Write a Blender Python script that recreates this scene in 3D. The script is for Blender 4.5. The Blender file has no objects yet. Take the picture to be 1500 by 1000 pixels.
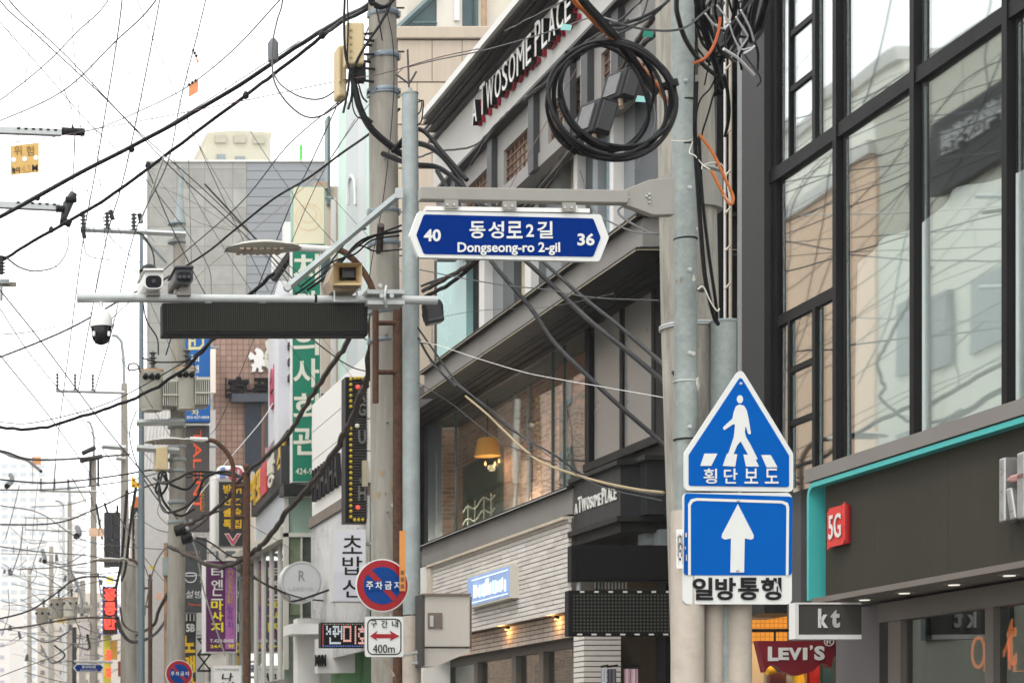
import bpy, math, random
from mathutils import Vector, Matrix
R = random.Random(7)
C = bpy.context.scene.collection
sc = bpy.context.scene
# ------------------------------------------------------------------ camera
EYE = 1.6
cam_d = bpy.data.cameras.new('camera'); cam = bpy.data.objects.new('camera', cam_d); C.objects.link(cam)
cam.location = (0, 0, EYE); cam.rotation_euler = (math.radians(90), 0, 0)
cam_d.sensor_width = 36; cam_d.lens = 72; cam_d.shift_x = 0.6; cam_d.shift_y = 0.4033
cam_d.clip_start = 0.1; cam_d.clip_end = 3000
cam_d.dof.use_dof = True; cam_d.dof.focus_distance = 15.0; cam_d.dof.aperture_fstop = 7.1
sc.camera = cam
# ------------------------------------------------------------------ world: overcast daylight
world = bpy.data.worlds.new('World'); sc.world = world; world.use_nodes = True
wn = world.node_tree; wn.nodes.clear()
w_out = wn.nodes.new('ShaderNodeOutputWorld')
w_sky = wn.nodes.new('ShaderNodeTexSky'); w_sky.sky_type = 'NISHITA'; w_sky.sun_disc = False
w_sky.sun_elevation = math.radians(58); w_sky.sun_rotation = math.radians(215)
w_b1 = wn.nodes.new('ShaderNodeBackground'); w_b1.inputs[1].default_value = 0.05
w_b2 = wn.nodes.new('ShaderNodeBackground')
w_b2.inputs[0].default_value = (1.0, 0.985, 0.96, 1); w_b2.inputs[1].default_value = 1.75   # cloud deck
w_add = wn.nodes.new('ShaderNodeAddShader')
wn.links.new(w_sky.outputs[0], w_b1.inputs[0]); wn.links.new(w_b1.outputs[0], w_add.inputs[0])
wn.links.new(w_b2.outputs[0], w_add.inputs[1]); wn.links.new(w_add.outputs[0], w_out.inputs[0])
sun_d = bpy.data.lights.new('sun', 'SUN'); sun = bpy.data.objects.new('sun', sun_d); C.objects.link(sun)
sun_d.energy = 1.3; sun_d.angle = math.radians(14); sun_d.color = (1.0, 0.96, 0.9)
sd = Vector((-0.62, -0.45, 1.15)).normalized()            # towards the sun
sun.rotation_euler = sd.to_track_quat('Z', 'Y').to_euler(); sun.location = (0, 0, 40)
sc.view_settings.view_transform = 'Standard'; sc.view_settings.look = 'None'
sc.view_settings.exposure = 0.25; sc.view_settings.gamma = 1.0; sc.view_settings.use_curve_mapping = False
sc.cycles.max_bounces = 8; sc.cycles.transparent_max_bounces = 12; sc.cycles.volume_bounces = 1
# ------------------------------------------------------------------ measured view: where a pixel of the photograph lies at a real depth Y
def X_(px, Y): return (px + 150.0) * Y / 3000.0
def Z_(py, Y): return EYE + (1105.0 - py) * Y / 3000.0
def U(px, py, Y): return Vector((X_(px, Y), Y, Z_(py, Y)))
def YF(px, X=8.0): return 3000.0 * X / (px + 150.0)      # depth where the plane X=const shows at px
def HF(px, py, X=8.0): return EYE + (1105.0 - py) * X / (px + 150.0)
# ------------------------------------------------------------------ materials
def lin(c): return tuple((v / 12.92 if v <= 0.04045 else ((v + 0.055) / 1.055) ** 2.4) for v in (c[0]/255, c[1]/255, c[2]/255))
MATS = {}
def mat(name, col, rough=0.6, metal=0.0, var=0.12, scale=6.0, bump=0.0, stain=0.0, stain_col=None, emit=0.0, streak=False, coat=0.0, spec=0.28):
    if name in MATS: return MATS[name]
    m = bpy.data.materials.new(name); m.use_nodes = True; nt = m.node_tree; N = nt.nodes; L = nt.links
    b = N['Principled BSDF']; b.inputs['Roughness'].default_value = rough; b.inputs['Metallic'].default_value = metal; b.inputs['Specular IOR Level'].default_value = spec
    if coat: b.inputs['Coat Weight'].default_value = coat
    tc = N.new('ShaderNodeTexCoord'); mp = N.new('ShaderNodeMapping'); L.new(tc.outputs['Object'], mp.inputs[0])
    if streak: mp.inputs['Scale'].default_value = (1, 1, 0.12)
    no = N.new('ShaderNodeTexNoise'); no.inputs['Scale'].default_value = scale; no.inputs['Detail'].default_value = 6; no.inputs['Roughness'].default_value = 0.65
    L.new(mp.outputs[0], no.inputs[0])
    mx = N.new('ShaderNodeMix'); mx.data_type = 'RGBA'
    c = list(col) + [1]
    mx.inputs[6].default_value = [max(0, v * (1 - var * 1.6)) for v in col] + [1]
    mx.inputs[7].default_value = [min(0.9, v * (1 + var * 1.6)) for v in col] + [1]
    L.new(no.outputs['Fac'], mx.inputs[0]); last = mx.outputs[2]
    if stain > 0:
        n2 = N.new('ShaderNodeTexNoise'); n2.inputs['Scale'].default_value = scale * 0.45; n2.inputs['Detail'].default_value = 8; n2.inputs['Roughness'].default_value = 0.75
        L.new(mp.outputs[0], n2.inputs[0])
        rp = N.new('ShaderNodeValToRGB'); rp.color_ramp.elements[0].position = 0.5; rp.color_ramp.elements[1].position = 0.72
        L.new(n2.outputs['Fac'], rp.inputs[0])
        mu = N.new('ShaderNodeMath'); mu.operation = 'MULTIPLY'; mu.inputs[1].default_value = stain; L.new(rp.outputs[0], mu.inputs[0])
        m2 = N.new('ShaderNodeMix'); m2.data_type = 'RGBA'; L.new(mu.outputs[0], m2.inputs[0]); L.new(last, m2.inputs[6])
        m2.inputs[7].default_value = list(stain_col or [v * 0.45 for v in col]) + [1]; last = m2.outputs[2]
    L.new(last, b.inputs['Base Color'])
    rr = N.new('ShaderNodeMapRange'); rr.inputs[3].default_value = max(0.02, rough - 0.12); rr.inputs[4].default_value = min(1, rough + 0.12)
    L.new(no.outputs['Fac'], rr.inputs[0]); L.new(rr.outputs[0], b.inputs['Roughness'])
    if bump > 0:
        bp = N.new('ShaderNodeBump'); bp.inputs['Strength'].default_value = bump; bp.inputs['Distance'].default_value = 0.01
        n3 = N.new('ShaderNodeTexNoise'); n3.inputs['Scale'].default_value = scale * 7; n3.inputs['Detail'].default_value = 5
        L.new(tc.outputs['Object'], n3.inputs[0]); L.new(n3.outputs['Fac'], bp.inputs['Height']); L.new(bp.outputs[0], b.inputs['Normal'])
    if emit > 0:
        L.new(last, b.inputs['Emission Color']); b.inputs['Emission Strength'].default_value = emit
    MATS[name] = m; return m
def led_mat(name, pitch, dot, base=(0.008, 0.008, 0.008), dotcol=(0.06, 0.065, 0.05), rows=1):
    m = bpy.data.materials.new(name); m.use_nodes = True; nt = m.node_tree; N = nt.nodes; L = nt.links
    b = N['Principled BSDF']; b.inputs['Roughness'].default_value = 0.6; b.inputs['Specular IOR Level'].default_value = 0.12
    tc = N.new('ShaderNodeTexCoord'); sx = N.new('ShaderNodeSeparateXYZ'); L.new(tc.outputs['Object'], sx.inputs[0])
    d = []
    for k in (0, 2):
        mu = N.new('ShaderNodeMath'); mu.operation = 'DIVIDE'; mu.inputs[1].default_value = pitch; L.new(sx.outputs[k], mu.inputs[0])
        fr = N.new('ShaderNodeMath'); fr.operation = 'FRACT'; L.new(mu.outputs[0], fr.inputs[0])
        su = N.new('ShaderNodeMath'); su.operation = 'SUBTRACT'; su.inputs[1].default_value = 0.5; L.new(fr.outputs[0], su.inputs[0])
        pw = N.new('ShaderNodeMath'); pw.operation = 'POWER'; pw.inputs[1].default_value = 2; L.new(su.outputs[0], pw.inputs[0]); d.append(pw)
    ad = N.new('ShaderNodeMath'); ad.operation = 'ADD'; L.new(d[0].outputs[0], ad.inputs[0]); L.new(d[1].outputs[0], ad.inputs[1])
    lt = N.new('ShaderNodeMath'); lt.operation = 'LESS_THAN'; lt.inputs[1].default_value = dot * dot; L.new(ad.outputs[0], lt.inputs[0])
    mx = N.new('ShaderNodeMix'); mx.data_type = 'RGBA'; L.new(lt.outputs[0], mx.inputs[0]); mx.inputs[6].default_value = list(base) + [1]; mx.inputs[7].default_value = list(dotcol) + [1]
    L.new(mx.outputs[2], b.inputs['Base Color']); return m
def grid_mat(name, col, joint, bw, bh, mortar=0.006, rough=0.75, offset=0.5, axis='X', var=0.25, bump=0.5, wash=0):
    m = bpy.data.materials.new(name); m.use_nodes = True; nt = m.node_tree; N = nt.nodes; L = nt.links
    b = N['Principled BSDF']; b.inputs['Roughness'].default_value = rough
    tc = N.new('ShaderNodeTexCoord'); sx = N.new('ShaderNodeSeparateXYZ'); L.new(tc.outputs['Object'], sx.inputs[0])
    cb = N.new('ShaderNodeCombineXYZ'); L.new(sx.outputs[0 if axis == 'X' else 1], cb.inputs[0]); L.new(sx.outputs[2], cb.inputs[1])
    br = N.new('ShaderNodeTexBrick'); br.offset = offset; br.inputs['Scale'].default_value = 1; br.inputs['Brick Width'].default_value = bw; br.inputs['Row Height'].default_value = bh
    br.inputs['Mortar Size'].default_value = mortar; br.inputs['Mortar Smooth'].default_value = 0.1
    br.inputs['Color1'].default_value = [v * (1 - var) for v in col] + [1]; br.inputs['Color2'].default_value = [min(.9, v * (1 + var)) for v in col] + [1]; br.inputs['Mortar'].default_value = list(joint) + [1]
    L.new(cb.outputs[0], br.inputs[0])
    no = N.new('ShaderNodeTexNoise'); no.inputs['Scale'].default_value = 3; no.inputs['Detail'].default_value = 8; L.new(tc.outputs['Object'], no.inputs[0])
    mr = N.new('ShaderNodeMapRange'); mr.inputs[3].default_value = 0.7; mr.inputs[4].default_value = 1.25; L.new(no.outputs['Fac'], mr.inputs[0])
    mx = N.new('ShaderNodeMix'); mx.data_type = 'RGBA'; mx.blend_type = 'MULTIPLY'; mx.inputs[0].default_value = 1
    L.new(br.outputs['Color'], mx.inputs[6]); L.new(mr.outputs[0], mx.inputs[7]); lastc = mx.outputs[2]
    if wash:
        n2 = N.new('ShaderNodeTexNoise'); n2.inputs['Scale'].default_value = 9; n2.inputs['Detail'].default_value = 6; n2.inputs['Roughness'].default_value = .8; L.new(tc.outputs['Object'], n2.inputs[0])
        r2 = N.new('ShaderNodeMapRange'); r2.inputs[1].default_value = .52; r2.inputs[2].default_value = .68; r2.inputs[4].default_value = wash; L.new(n2.outputs['Fac'], r2.inputs[0])
        m2 = N.new('ShaderNodeMix'); m2.data_type = 'RGBA'; m2.inputs[7].default_value = (.62, .55, .48, 1); L.new(r2.outputs[0], m2.inputs[0]); L.new(lastc, m2.inputs[6]); lastc = m2.outputs[2]
    L.new(lastc, b.inputs['Base Color'])
    bp = N.new('ShaderNodeBump'); bp.inputs['Strength'].default_value = bump; bp.inputs['Distance'].default_value = 0.01; bp.invert = True
    L.new(br.outputs['Fac'], bp.inputs['Height']); L.new(bp.outputs[0], b.inputs['Normal'])
    return m
def glass_mat(name, tint=(0.75, 0.82, 0.8), ior=1.8, rough=0.0, wave=0.15, wscale=0.5, base=0.0):
    m = bpy.data.materials.new(name); m.use_nodes = True; nt = m.node_tree; N = nt.nodes; L = nt.links
    N.clear(); out = N.new('ShaderNodeOutputMaterial')
    tr = N.new('ShaderNodeBsdfTransparent'); tr.inputs[0].default_value = list(tint) + [1]
    gl = N.new('ShaderNodeBsdfGlossy'); gl.inputs['Roughness'].default_value = rough; gl.inputs[0].default_value = (0.93, 0.97, 0.96, 1)
    lwn = N.new('ShaderNodeLayerWeight'); lwn.inputs[0].default_value = 0.5
    fr = N.new('ShaderNodeMath'); fr.operation = 'POWER'; fr.inputs[1].default_value = 5; L.new(lwn.outputs['Facing'], fr.inputs[0])
    base = base + ((ior-1)/(ior+1))**2
    tc = N.new('ShaderNodeTexCoord'); no = N.new('ShaderNodeTexNoise'); no.inputs['Scale'].default_value = wscale; no.inputs['Detail'].default_value = 1
    L.new(tc.outputs['Object'], no.inputs[0]); bp = N.new('ShaderNodeBump'); bp.inputs['Strength'].default_value = wave; bp.inputs['Distance'].default_value = 0.02
    L.new(no.outputs['Fac'], bp.inputs['Height']); L.new(bp.outputs[0], gl.inputs['Normal'])
    mp = N.new('ShaderNodeMapRange'); mp.inputs[1].default_value = 0; mp.inputs[2].default_value = 1; mp.inputs[3].default_value = base; mp.inputs[4].default_value = 1
    L.new(fr.outputs[0], mp.inputs[0])
    mx = N.new('ShaderNodeMixShader'); L.new(mp.outputs[0], mx.inputs[0]); L.new(tr.outputs[0], mx.inputs[1]); L.new(gl.outputs[0], mx.inputs[2]); L.new(mx.outputs[0], out.inputs[0])
    return m
concrete = mat('pole_concrete', (0.30, 0.28, 0.24), 0.85, var=0.22, scale=16, bump=0.35, stain=0.6, stain_col=(0.14, 0.13, 0.11), streak=True)
concrete_near = mat('near_pole_concrete', (0.33, 0.31, 0.265), 0.85, var=0.3, scale=26, bump=0.5, stain=0.75, stain_col=(0.12, 0.11, 0.09), streak=True)
beige_paint = mat('beige_pole_paint', (0.42, 0.37, 0.31), 0.6, var=0.1, scale=16, bump=0.1, stain=0.4, stain_col=(0.25, 0.22, 0.18))
galv = mat('galvanised_steel', (0.27, 0.305, 0.30), 0.5, 0.1, var=0.2, scale=9, bump=0.08, stain=0.35, stain_col=(0.42, 0.46, 0.46))
galv_l = mat('light_galvanised_steel', (0.45, 0.47, 0.46), 0.45, 0.3, var=0.12, scale=9)
rust = mat('rusty_steel', (0.115, 0.06, 0.037), 0.9, 0.1, var=0.5, scale=25, bump=0.8, stain=0.7, stain_col=(0.045, 0.03, 0.024))
black_rub = mat('black_cable_rubber', (0.006, 0.006, 0.007), 0.5, var=0.3, scale=20, spec=.18)
grey_cable = mat('grey_cable', (0.05, 0.05, 0.05), 0.5, var=0.3, scale=15)
dust_cable = mat('dusty_twisted_cable', (0.06, 0.048, 0.04), 0.8, var=0.5, scale=30, bump=0.5)
faint_wire = mat('weathered_wire', (0.05, 0.052, 0.055), 0.5, var=0.2, scale=5)
blue_wire = mat('bluish_copper_wire', (0.045, 0.07, 0.085), 0.5, var=0.2, scale=5)
red_wire = mat('dark_red_wire', (0.09, 0.03, 0.03), 0.5, var=0.2, scale=5)
orange_con = mat('orange_conduit', (0.42, 0.12, 0.025), 0.55, var=0.25, scale=20, stain=0.4, stain_col=(0.2, 0.07, 0.03))
beige_con = mat('beige_conduit', (0.32, 0.25, 0.14), 0.6, var=0.2, scale=20)
cream_plastic = mat('cream_plastic', (0.55, 0.44, 0.25), 0.55, var=0.08, scale=8, stain=0.3, stain_col=(0.3, 0.22, 0.12))
black_plastic = mat('black_plastic', (0.008, 0.008, 0.009), 0.5, var=0.3, scale=10, spec=.15)
white_plastic = mat('white_plastic', (0.72, 0.71, 0.68), 0.4, var=0.04, scale=6)
grey_metal = mat('painted_grey_metal', (0.27, 0.26, 0.23), 0.5, 0.0, var=0.07, scale=6, stain=0.25, stain_col=(0.18, 0.16, 0.13))
dark_frame = mat('dark_window_frame', (0.010, 0.010, 0.010), 0.5, var=0.25, scale=6, spec=.18)
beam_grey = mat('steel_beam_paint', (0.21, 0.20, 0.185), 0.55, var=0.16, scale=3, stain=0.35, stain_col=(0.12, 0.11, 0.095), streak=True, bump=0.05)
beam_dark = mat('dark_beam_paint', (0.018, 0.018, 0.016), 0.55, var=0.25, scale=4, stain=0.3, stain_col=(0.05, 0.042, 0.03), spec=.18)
white_paint = mat('white_sign_paint', (0.72, 0.71, 0.68), 0.35, var=0.04, scale=5, stain=0.15, stain_col=(0.5, 0.47, 0.42))
black_ink = mat('black_ink', (0.009, 0.009, 0.009), 0.5, var=0.1, spec=.15)
insulator = mat('grey_insulator', (0.07, 0.075, 0.08), 0.35, var=0.2)
# ------------------------------------------------------------------ geometry helpers
OFF = {}
def off(o): return OFF.get(o.name, Vector((0, 0, 0))) if o else Vector((0, 0, 0))
def tag(o, label=None, cat=None, group=None, kind=None):
    if label: o['label'] = label
    if cat: o['category'] = cat
    if group: o['group'] = group
    if kind: o['kind'] = kind
    return o
def thing(name, label, cat, loc, group=None):
    o = bpy.data.objects.new(name, None); C.objects.link(o); o.location = loc; o.empty_display_size = 0.2
    OFF[o.name] = Vector(loc); return tag(o, label, cat, group)
CAMF = (Vector((1, 0, 0)), Vector((0, 0, 1)))            # plane facing down the street
FACF = (Vector((0, -1, 0)), Vector((0, 0, 1)))           # plane of a right-hand facade
class MB:
    def __init__(s): s.v = []; s.f = []; s.smooth = False
    def box(s, x0, x1, y0, y1, z0, z1):
        return s.obox(Vector(((x0+x1)/2, (y0+y1)/2, (z0+z1)/2)), Vector((1,0,0)), Vector((0,1,0)), Vector((0,0,1)), abs(x1-x0), abs(y1-y0), abs(z1-z0))
    def obox(s, c, u, v, w, a, b, d):
        i = len(s.v); u = u*a/2; v = v*b/2; w = w*d/2
        for k in ((-1,-1,-1),(1,-1,-1),(1,1,-1),(-1,1,-1),(-1,-1,1),(1,-1,1),(1,1,1),(-1,1,1)): s.v.append(c + u*k[0] + v*k[1] + w*k[2])
        for f in ((0,3,2,1),(4,5,6,7),(0,1,5,4),(1,2,6,5),(2,3,7,6),(3,0,4,7)): s.f.append(tuple(i+q for q in f))
        return s
    def tube(s, pts, r, n=8, caps=True, closed=False):
        pts = [Vector(p) for p in pts]; m = len(pts); i0 = len(s.v); s.smooth = True
        rs = r if isinstance(r, (list, tuple)) else [r] * m
        prev = None
        for k in range(m):
            if closed: t = pts[(k+1) % m] - pts[k-1]
            else: t = pts[min(k+1, m-1)] - pts[max(k-1, 0)]
            if t.length < 1e-9: t = Vector((0,0,1))
            t.normalize()
            if prev is None:
                a = Vector((0,0,1)) if abs(t.z) < 0.9 else Vector((0,1,0))
                a = (a - t * a.dot(t)).normalized()
            else: a = (prev - t * prev.dot(t)).normalized()
            prev = a; b = t.cross(a)
            for j in range(n):
                q = 2*math.pi*j/n; s.v.append(pts[k] + (a*math.cos(q) + b*math.sin(q)) * rs[k])
        for k in range(m if closed else m-1):
            for j in range(n):
                a0 = i0 + k*n + j; a1 = i0 + k*n + (j+1) % n; b0 = i0 + ((k+1) % m)*n + j; b1 = i0 + ((k+1) % m)*n + (j+1) % n
                s.f.append((a0, a1, b1, b0))
        if caps and not closed:
            s.f.append(tuple(i0 + j for j in reversed(range(n)))); s.f.append(tuple(i0 + (m-1)*n + j for j in range(n)))
        return s
    def lathe(s, c, prof, axis=Vector((0,0,1)), n=16):
        axis = Vector(axis).normalized(); c = Vector(c)
        pts = [c + axis * h for (r, h) in prof]; i0 = len(s.v); s.smooth = True
        a = Vector((1,0,0)) if abs(axis.x) < 0.9 else Vector((0,0,1)); a = (a - axis*a.dot(axis)).normalized(); b = axis.cross(a)
        for k, (r, h) in enumerate(prof):
            for j in range(n):
                q = 2*math.pi*j/n; s.v.append(pts[k] + (a*math.cos(q) + b*math.sin(q)) * max(r, 1e-4))
        for k in range(len(prof)-1):
            for j in range(n): s.f.append((i0+k*n+j, i0+k*n+(j+1)%n, i0+(k+1)*n+(j+1)%n, i0+(k+1)*n+j))
        s.f.append(tuple(i0 + j for j in reversed(range(n)))); s.f.append(tuple(i0 + (len(prof)-1)*n + j for j in range(n)))
        return s
    def prism(s, poly, o, fr, d):            # poly of (a,b) in frame fr at origin o; front at +n*0, body goes back by d
        u, v = fr; n = u.cross(v); i = len(s.v); m = len(poly); o = Vector(o)
        for (a, b) in poly: s.v.append(o + u*a + v*b)
        for (a, b) in poly: s.v.append(o + u*a + v*b - n*d)
        s.f.append(tuple(range(i, i+m))); s.f.append(tuple(reversed(range(i+m, i+2*m))))
        for k in range(m): s.f.append((i+k, i+m+k, i+m+(k+1)%m, i+(k+1)%m))
        return s
    def ring(s, po, pi, o, fr, d):            # flat frame between two outlines with the same number of points
        u, v = fr; n = u.cross(v); i = len(s.v); m = len(po); o = Vector(o)
        for P in (po, pi):
            for (a, b) in P: s.v.append(o + u*a + v*b)
        for P in (po, pi):
            for (a, b) in P: s.v.append(o + u*a + v*b - n*d)
        for k in range(m):
            q = (k+1) % m
            s.f.append((i+k, i+q, i+m+q, i+m+k)); s.f.append((i+2*m+k, i+3*m+k, i+3*m+q, i+2*m+q))
            s.f.append((i+k, i+2*m+k, i+2*m+q, i+q)); s.f.append((i+m+k, i+m+q, i+3*m+q, i+3*m+k))
        return s
    def build(s, name, m, parent=None, label=None, cat=None, group=None, kind=None, bevel=0):
        me = bpy.data.meshes.new(name)
        if parent is None:
            xs = [p.x for p in s.v]; ys = [p.y for p in s.v]; zs = [p.z for p in s.v]
            o0 = Vector(((min(xs)+max(xs))/2, (min(ys)+max(ys))/2, min(zs)))
        else: o0 = off(parent)
        me.from_pydata([tuple(p - o0) for p in s.v], [], s.f); me.materials.append(m)
        if s.smooth:
            me.polygons.foreach_set('use_smooth', [len(p.vertices) <= 4 for p in me.polygons])
        me.update()
        o = bpy.data.objects.new(name, me); C.objects.link(o)
        if parent is None: o.location = o0; OFF[o.name] = o0
        else: o.parent = parent; OFF[o.name] = o0
        if s.smooth:
            try: me.set_sharp_from_angle(angle=math.radians(50))
            except Exception: pass
        if bevel:
            b = o.modifiers.new('bevel', 'BEVEL'); b.width = bevel; b.segments = 2; b.limit_method = 'ANGLE'
        return tag(o, label, cat, group, kind)
def inst(name, me, loc, parent, rot=None):
    o = bpy.data.objects.new(name, me); C.objects.link(o); o.parent = parent; o.location = Vector(loc) - off(parent)
    if rot: o.rotation_euler = rot
    return o
def spline(pts, seg=6):
    P = [Vector(p) for p in pts]
    if len(P) < 3: 
        return [P[0].lerp(P[1], k/seg) for k in range(seg+1)]
    out = []; Q = [P[0]*2-P[1]] + P + [P[-1]*2-P[-2]]
    for i in range(1, len(Q)-2):
        for k in range(seg):
            t = k/seg; a, b, c, d = Q[i-1], Q[i], Q[i+1], Q[i+2]
            out.append(0.5*((2*b) + (c-a)*t + (2*a-5*b+4*c-d)*t*t + (3*b-a-3*c+d)*t**3))
    out.append(P[-1]); return out
_font_cache = {}
def txt(name, s, c, fr, w, h, m, parent=None, ext=0.004, bold=0.0, rot=0, lift=0.003, keep=False, kind=None, label=None, shear=0, cat=None):
    """text mesh fitted to w x h round centre c on frame fr"""
    key = (s, round(bold, 4), shear)
    if key not in _font_cache:
        cu = bpy.data.curves.new('text', 'FONT'); cu.body = s; cu.size = 1; cu.offset = bold; cu.resolution_u = 3; cu.align_x = 'LEFT'; cu.space_line = 0.95; cu.shear = shear
        ob = bpy.data.objects.new('text', cu)
        cu.extrude = 0.5
        me = bpy.data.meshes.new_from_object(ob)
        vs = [v.co.copy() for v in me.vertices]; fs = [tuple(p.vertices) for p in me.polygons]
        bpy.data.objects.remove(ob); bpy.data.meshes.remove(me)
        x0 = min(v.x for v in vs); x1 = max(v.x for v in vs); y0 = min(v.y for v in vs); y1 = max(v.y for v in vs)
        _font_cache[key] = (vs, fs, x0, x1, y0, y1)
    vs, fs, x0, x1, y0, y1 = _font_cache[key]
    u, v = fr; n = u.cross(v)
    if rot:
        q = math.radians(rot); u, v = u*math.cos(q) + v*math.sin(q), v*math.cos(q) - u*math.sin(q)
    sx = w/(x1-x0); sy = h/(y1-y0)
    if keep: sx = sy = min(sx, sy)
    mb = MB(); c = Vector(c)
    for p in vs: mb.v.append(c + u*((p.x-(x0+x1)/2)*sx) + v*((p.y-(y0+y1)/2)*sy) + n*(lift + (p.z+0.5)*ext))
    mb.f = fs
    return mb.build(name, m, parent, kind=kind, label=label, cat=cat)
def vtxt(name, s, px0, py0, px1, py1, Y, m, parent, bold=0.02, ext=0.004, fill=0.88):
    """characters stacked downwards between pixels on a sign at depth Y"""
    k = len(s); hh = (py1-py0)/k
    for i, ch in enumerate(s):
        if ch == ' ': continue
        cy = py0 + hh*(i+0.5)
        txt(name, ch, U((px0+px1)/2, cy, Y), CAMF, (px1-px0)*Y/3000, hh*fill*Y/3000, m, parent, ext=ext, bold=bold)
def rect(px0, py0, px1, py1, Y, d=0.05, mb=None):
    mb = mb or MB(); x0, x1, z0, z1 = X_(px0, Y), X_(px1, Y), Z_(py1, Y), Z_(py0, Y)
    if d < 0.8: return mb.box(x0, x1, Y, Y+d, z0, z1)
    q = d*0.24; i = len(mb.v)                              # deep blocks stand on plots whose flank runs at an angle
    for z in (z0, z1): mb.v += [Vector((x0, Y, z)), Vector((x1, Y, z)), Vector((x1+q, Y+d, z)), Vector((x0+q, Y+d, z))]
    mb.f += [tuple(i+k for k in f) for f in ((0,3,2,1),(4,5,6,7),(0,1,5,4),(1,2,6,5),(2,3,7,6),(3,0,4,7))]
    return mb
def rrect(w, h, r, n=5):
    out = []
    for cx, cy, a0 in ((w/2-r, h/2-r, 0), (-w/2+r, h/2-r, 90), (-w/2+r, -h/2+r, 180), (w/2-r, -h/2+r, 270)):
        for k in range(n+1):
            a = math.radians(a0 + 90*k/n); out.append((cx + r*math.cos(a), cy + r*math.sin(a)))
    return out
def circ(r, n=40, c=(0, 0)): return [(c[0] + r*math.cos(2*math.pi*k/n), c[1] + r*math.sin(2*math.pi*k/n)) for k in range(n)]
LAND = [('the top left corner', 0, 0), ('the top edge above the tower', 300, 0), ('the top edge left of the cream boxes', 430, 0), ('the left edge by the yellow board', 0, 230), ('the left edge by the black insulator', 0, 400), ('the lower left edge', 0, 600), ('the left edge by the apartment tower', 0, 720), ('the bottom left corner', 0, 980), ('the left edge under the apartments', 0, 860),
 ('the dome camera', 148, 480), ('the bullet cameras', 245, 405), ('the transformer crossarm', 160, 340), ('the tower roof', 290, 240), ('the roof house', 350, 210), ('the flat lamp head', 385, 360), ('the LED board', 390, 470), ('the transformers', 250, 570), ('the triangle plate', 199, 706), ('the cable knot', 262, 780), ('the second lamp head', 250, 642), ('the second lamp post', 358, 700),
 ('the neon sign', 161, 880), ('the billboard', 164, 790), ('the far transformers', 85, 890), ('the far road name sign', 130, 978), ('the ladder crossarms', 70, 765), ('the round logo sign', 442, 850), ('the sushi sign', 510, 830), ('the massage sign', 322, 880), ('the green sign', 448, 520), ('the slanting strut', 500, 350), ('the central pole top', 560, 0), ('the cream boxes', 520, 90), ('the steel mast', 602, 300),
 ('the mast foot', 602, 850), ('the round splice closure', 636, 460), ('the coil', 895, 146), ('the near pole top', 1000, 0), ('the arm bracket', 950, 290), ('the large cafe letters', 780, 90), ('the small cafe windows', 760, 240), ('the cafe beam', 800, 420), ('the cafe windows', 740, 630), ('the corner sign box', 870, 730), ('the near pole by the triangular sign', 985, 640), ('the orange loop', 1065, 280), ('the capped post', 1060, 480),
 ('the top edge right of the near pole', 1090, 0), ('the third lamp post', 220, 900), ('the slim lamp pole', 182, 560), ('the far bent lamp', 137, 630), ('the apartment tower', 35, 760), ('the upper left sky', 110, 110), ('the sky above the arm', 330, 120), ('the central pole', 560, 250), ('the orange stub', 1050, 60), ('the purple sign case', 300, 830), ('the upper steel arm', 100, 192), ('the lower steel arm', 100, 300), ('the far crossarms', 80, 720), ('the far orange plate', 52, 675)]
SEEN_L = {}
def near_l(p, skip=()):
    return min((l for l in LAND if l[0] not in skip), key=lambda l: (l[1]-p[0])**2 + (l[2]-p[1])**2)[0]
def where_label(kind, pts):
    a = near_l(pts[0]); b = near_l(pts[-1], (a,)); m = near_l(pts[len(pts)//2], (a, b)); q = near_l(pts[len(pts)//4], (a, b, m)) 
    q3 = near_l(pts[(3*len(pts))//4], (a, b, m, q))
    for lab in (kind + ' from ' + a + ' to ' + b, kind + ' by ' + a + ' and ' + b + ', passing ' + m, kind + ' by ' + a + ' and ' + b + ', past ' + q, kind + ' by ' + a + ' and ' + m, kind + ' by ' + m + ' and ' + q3, 'lower ' + kind + ' by ' + a + ' and ' + b, 'second lower ' + kind + ' by ' + a + ' and ' + b, 'third lower ' + kind + ' by ' + a + ' and ' + b, 'upper ' + kind + ' by ' + a + ' and ' + m, 'short ' + kind + ' by ' + q + ' and ' + b) + tuple(o + kind + ' by ' + w for o in ('', 'second ', 'third ', 'fourth ', 'fifth ', 'sixth ', 'seventh ', 'eighth ', 'ninth ') for w in (m, q, a, b)):
        w = lab.split()
        if len(w) <= 16 and lab not in SEEN_L: SEEN_L[lab] = 1; return lab
    return kind + ' by ' + a
def wire(name, pts, r, m, label, group=None, cat='cable', n=6, seg=6, wob=0):
    """pts: (px,py,Y) measured points; r in metres"""
    if pts[0][1] <= -8: pts = [(pts[0][0]*1.6 - pts[1][0]*.6, -150, pts[0][2])] + list(pts)      # carry on to the pole heads above the picture
    P = spline([U(*p) for p in pts], seg)
    if group:
        mn = m.name; col = 'dusty' if 'dust' in mn else 'bluish' if 'blu' in mn else 'dark red' if 'red' in mn else 'white' if 'white' in mn else 'grey' if 'grey' in mn or 'weath' in mn else 'tan' if 'tan' in mn else 'black'
        D = pts[len(pts)//2][2]; rp = r*3000/D; k_ = 'thin' if rp < .8 else ('thick' if rp > 3 else '')
        label = where_label((k_ + ' ' + col + (' wire' if rp < .8 else ' cable')).strip(), pts)
    if wob: P = [p + Vector((R.uniform(-wob, wob), 0, R.uniform(-wob, wob))) for p in P]
    return MB().tube(P, r, n).build(name, m, None, label, cat, group)
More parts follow.
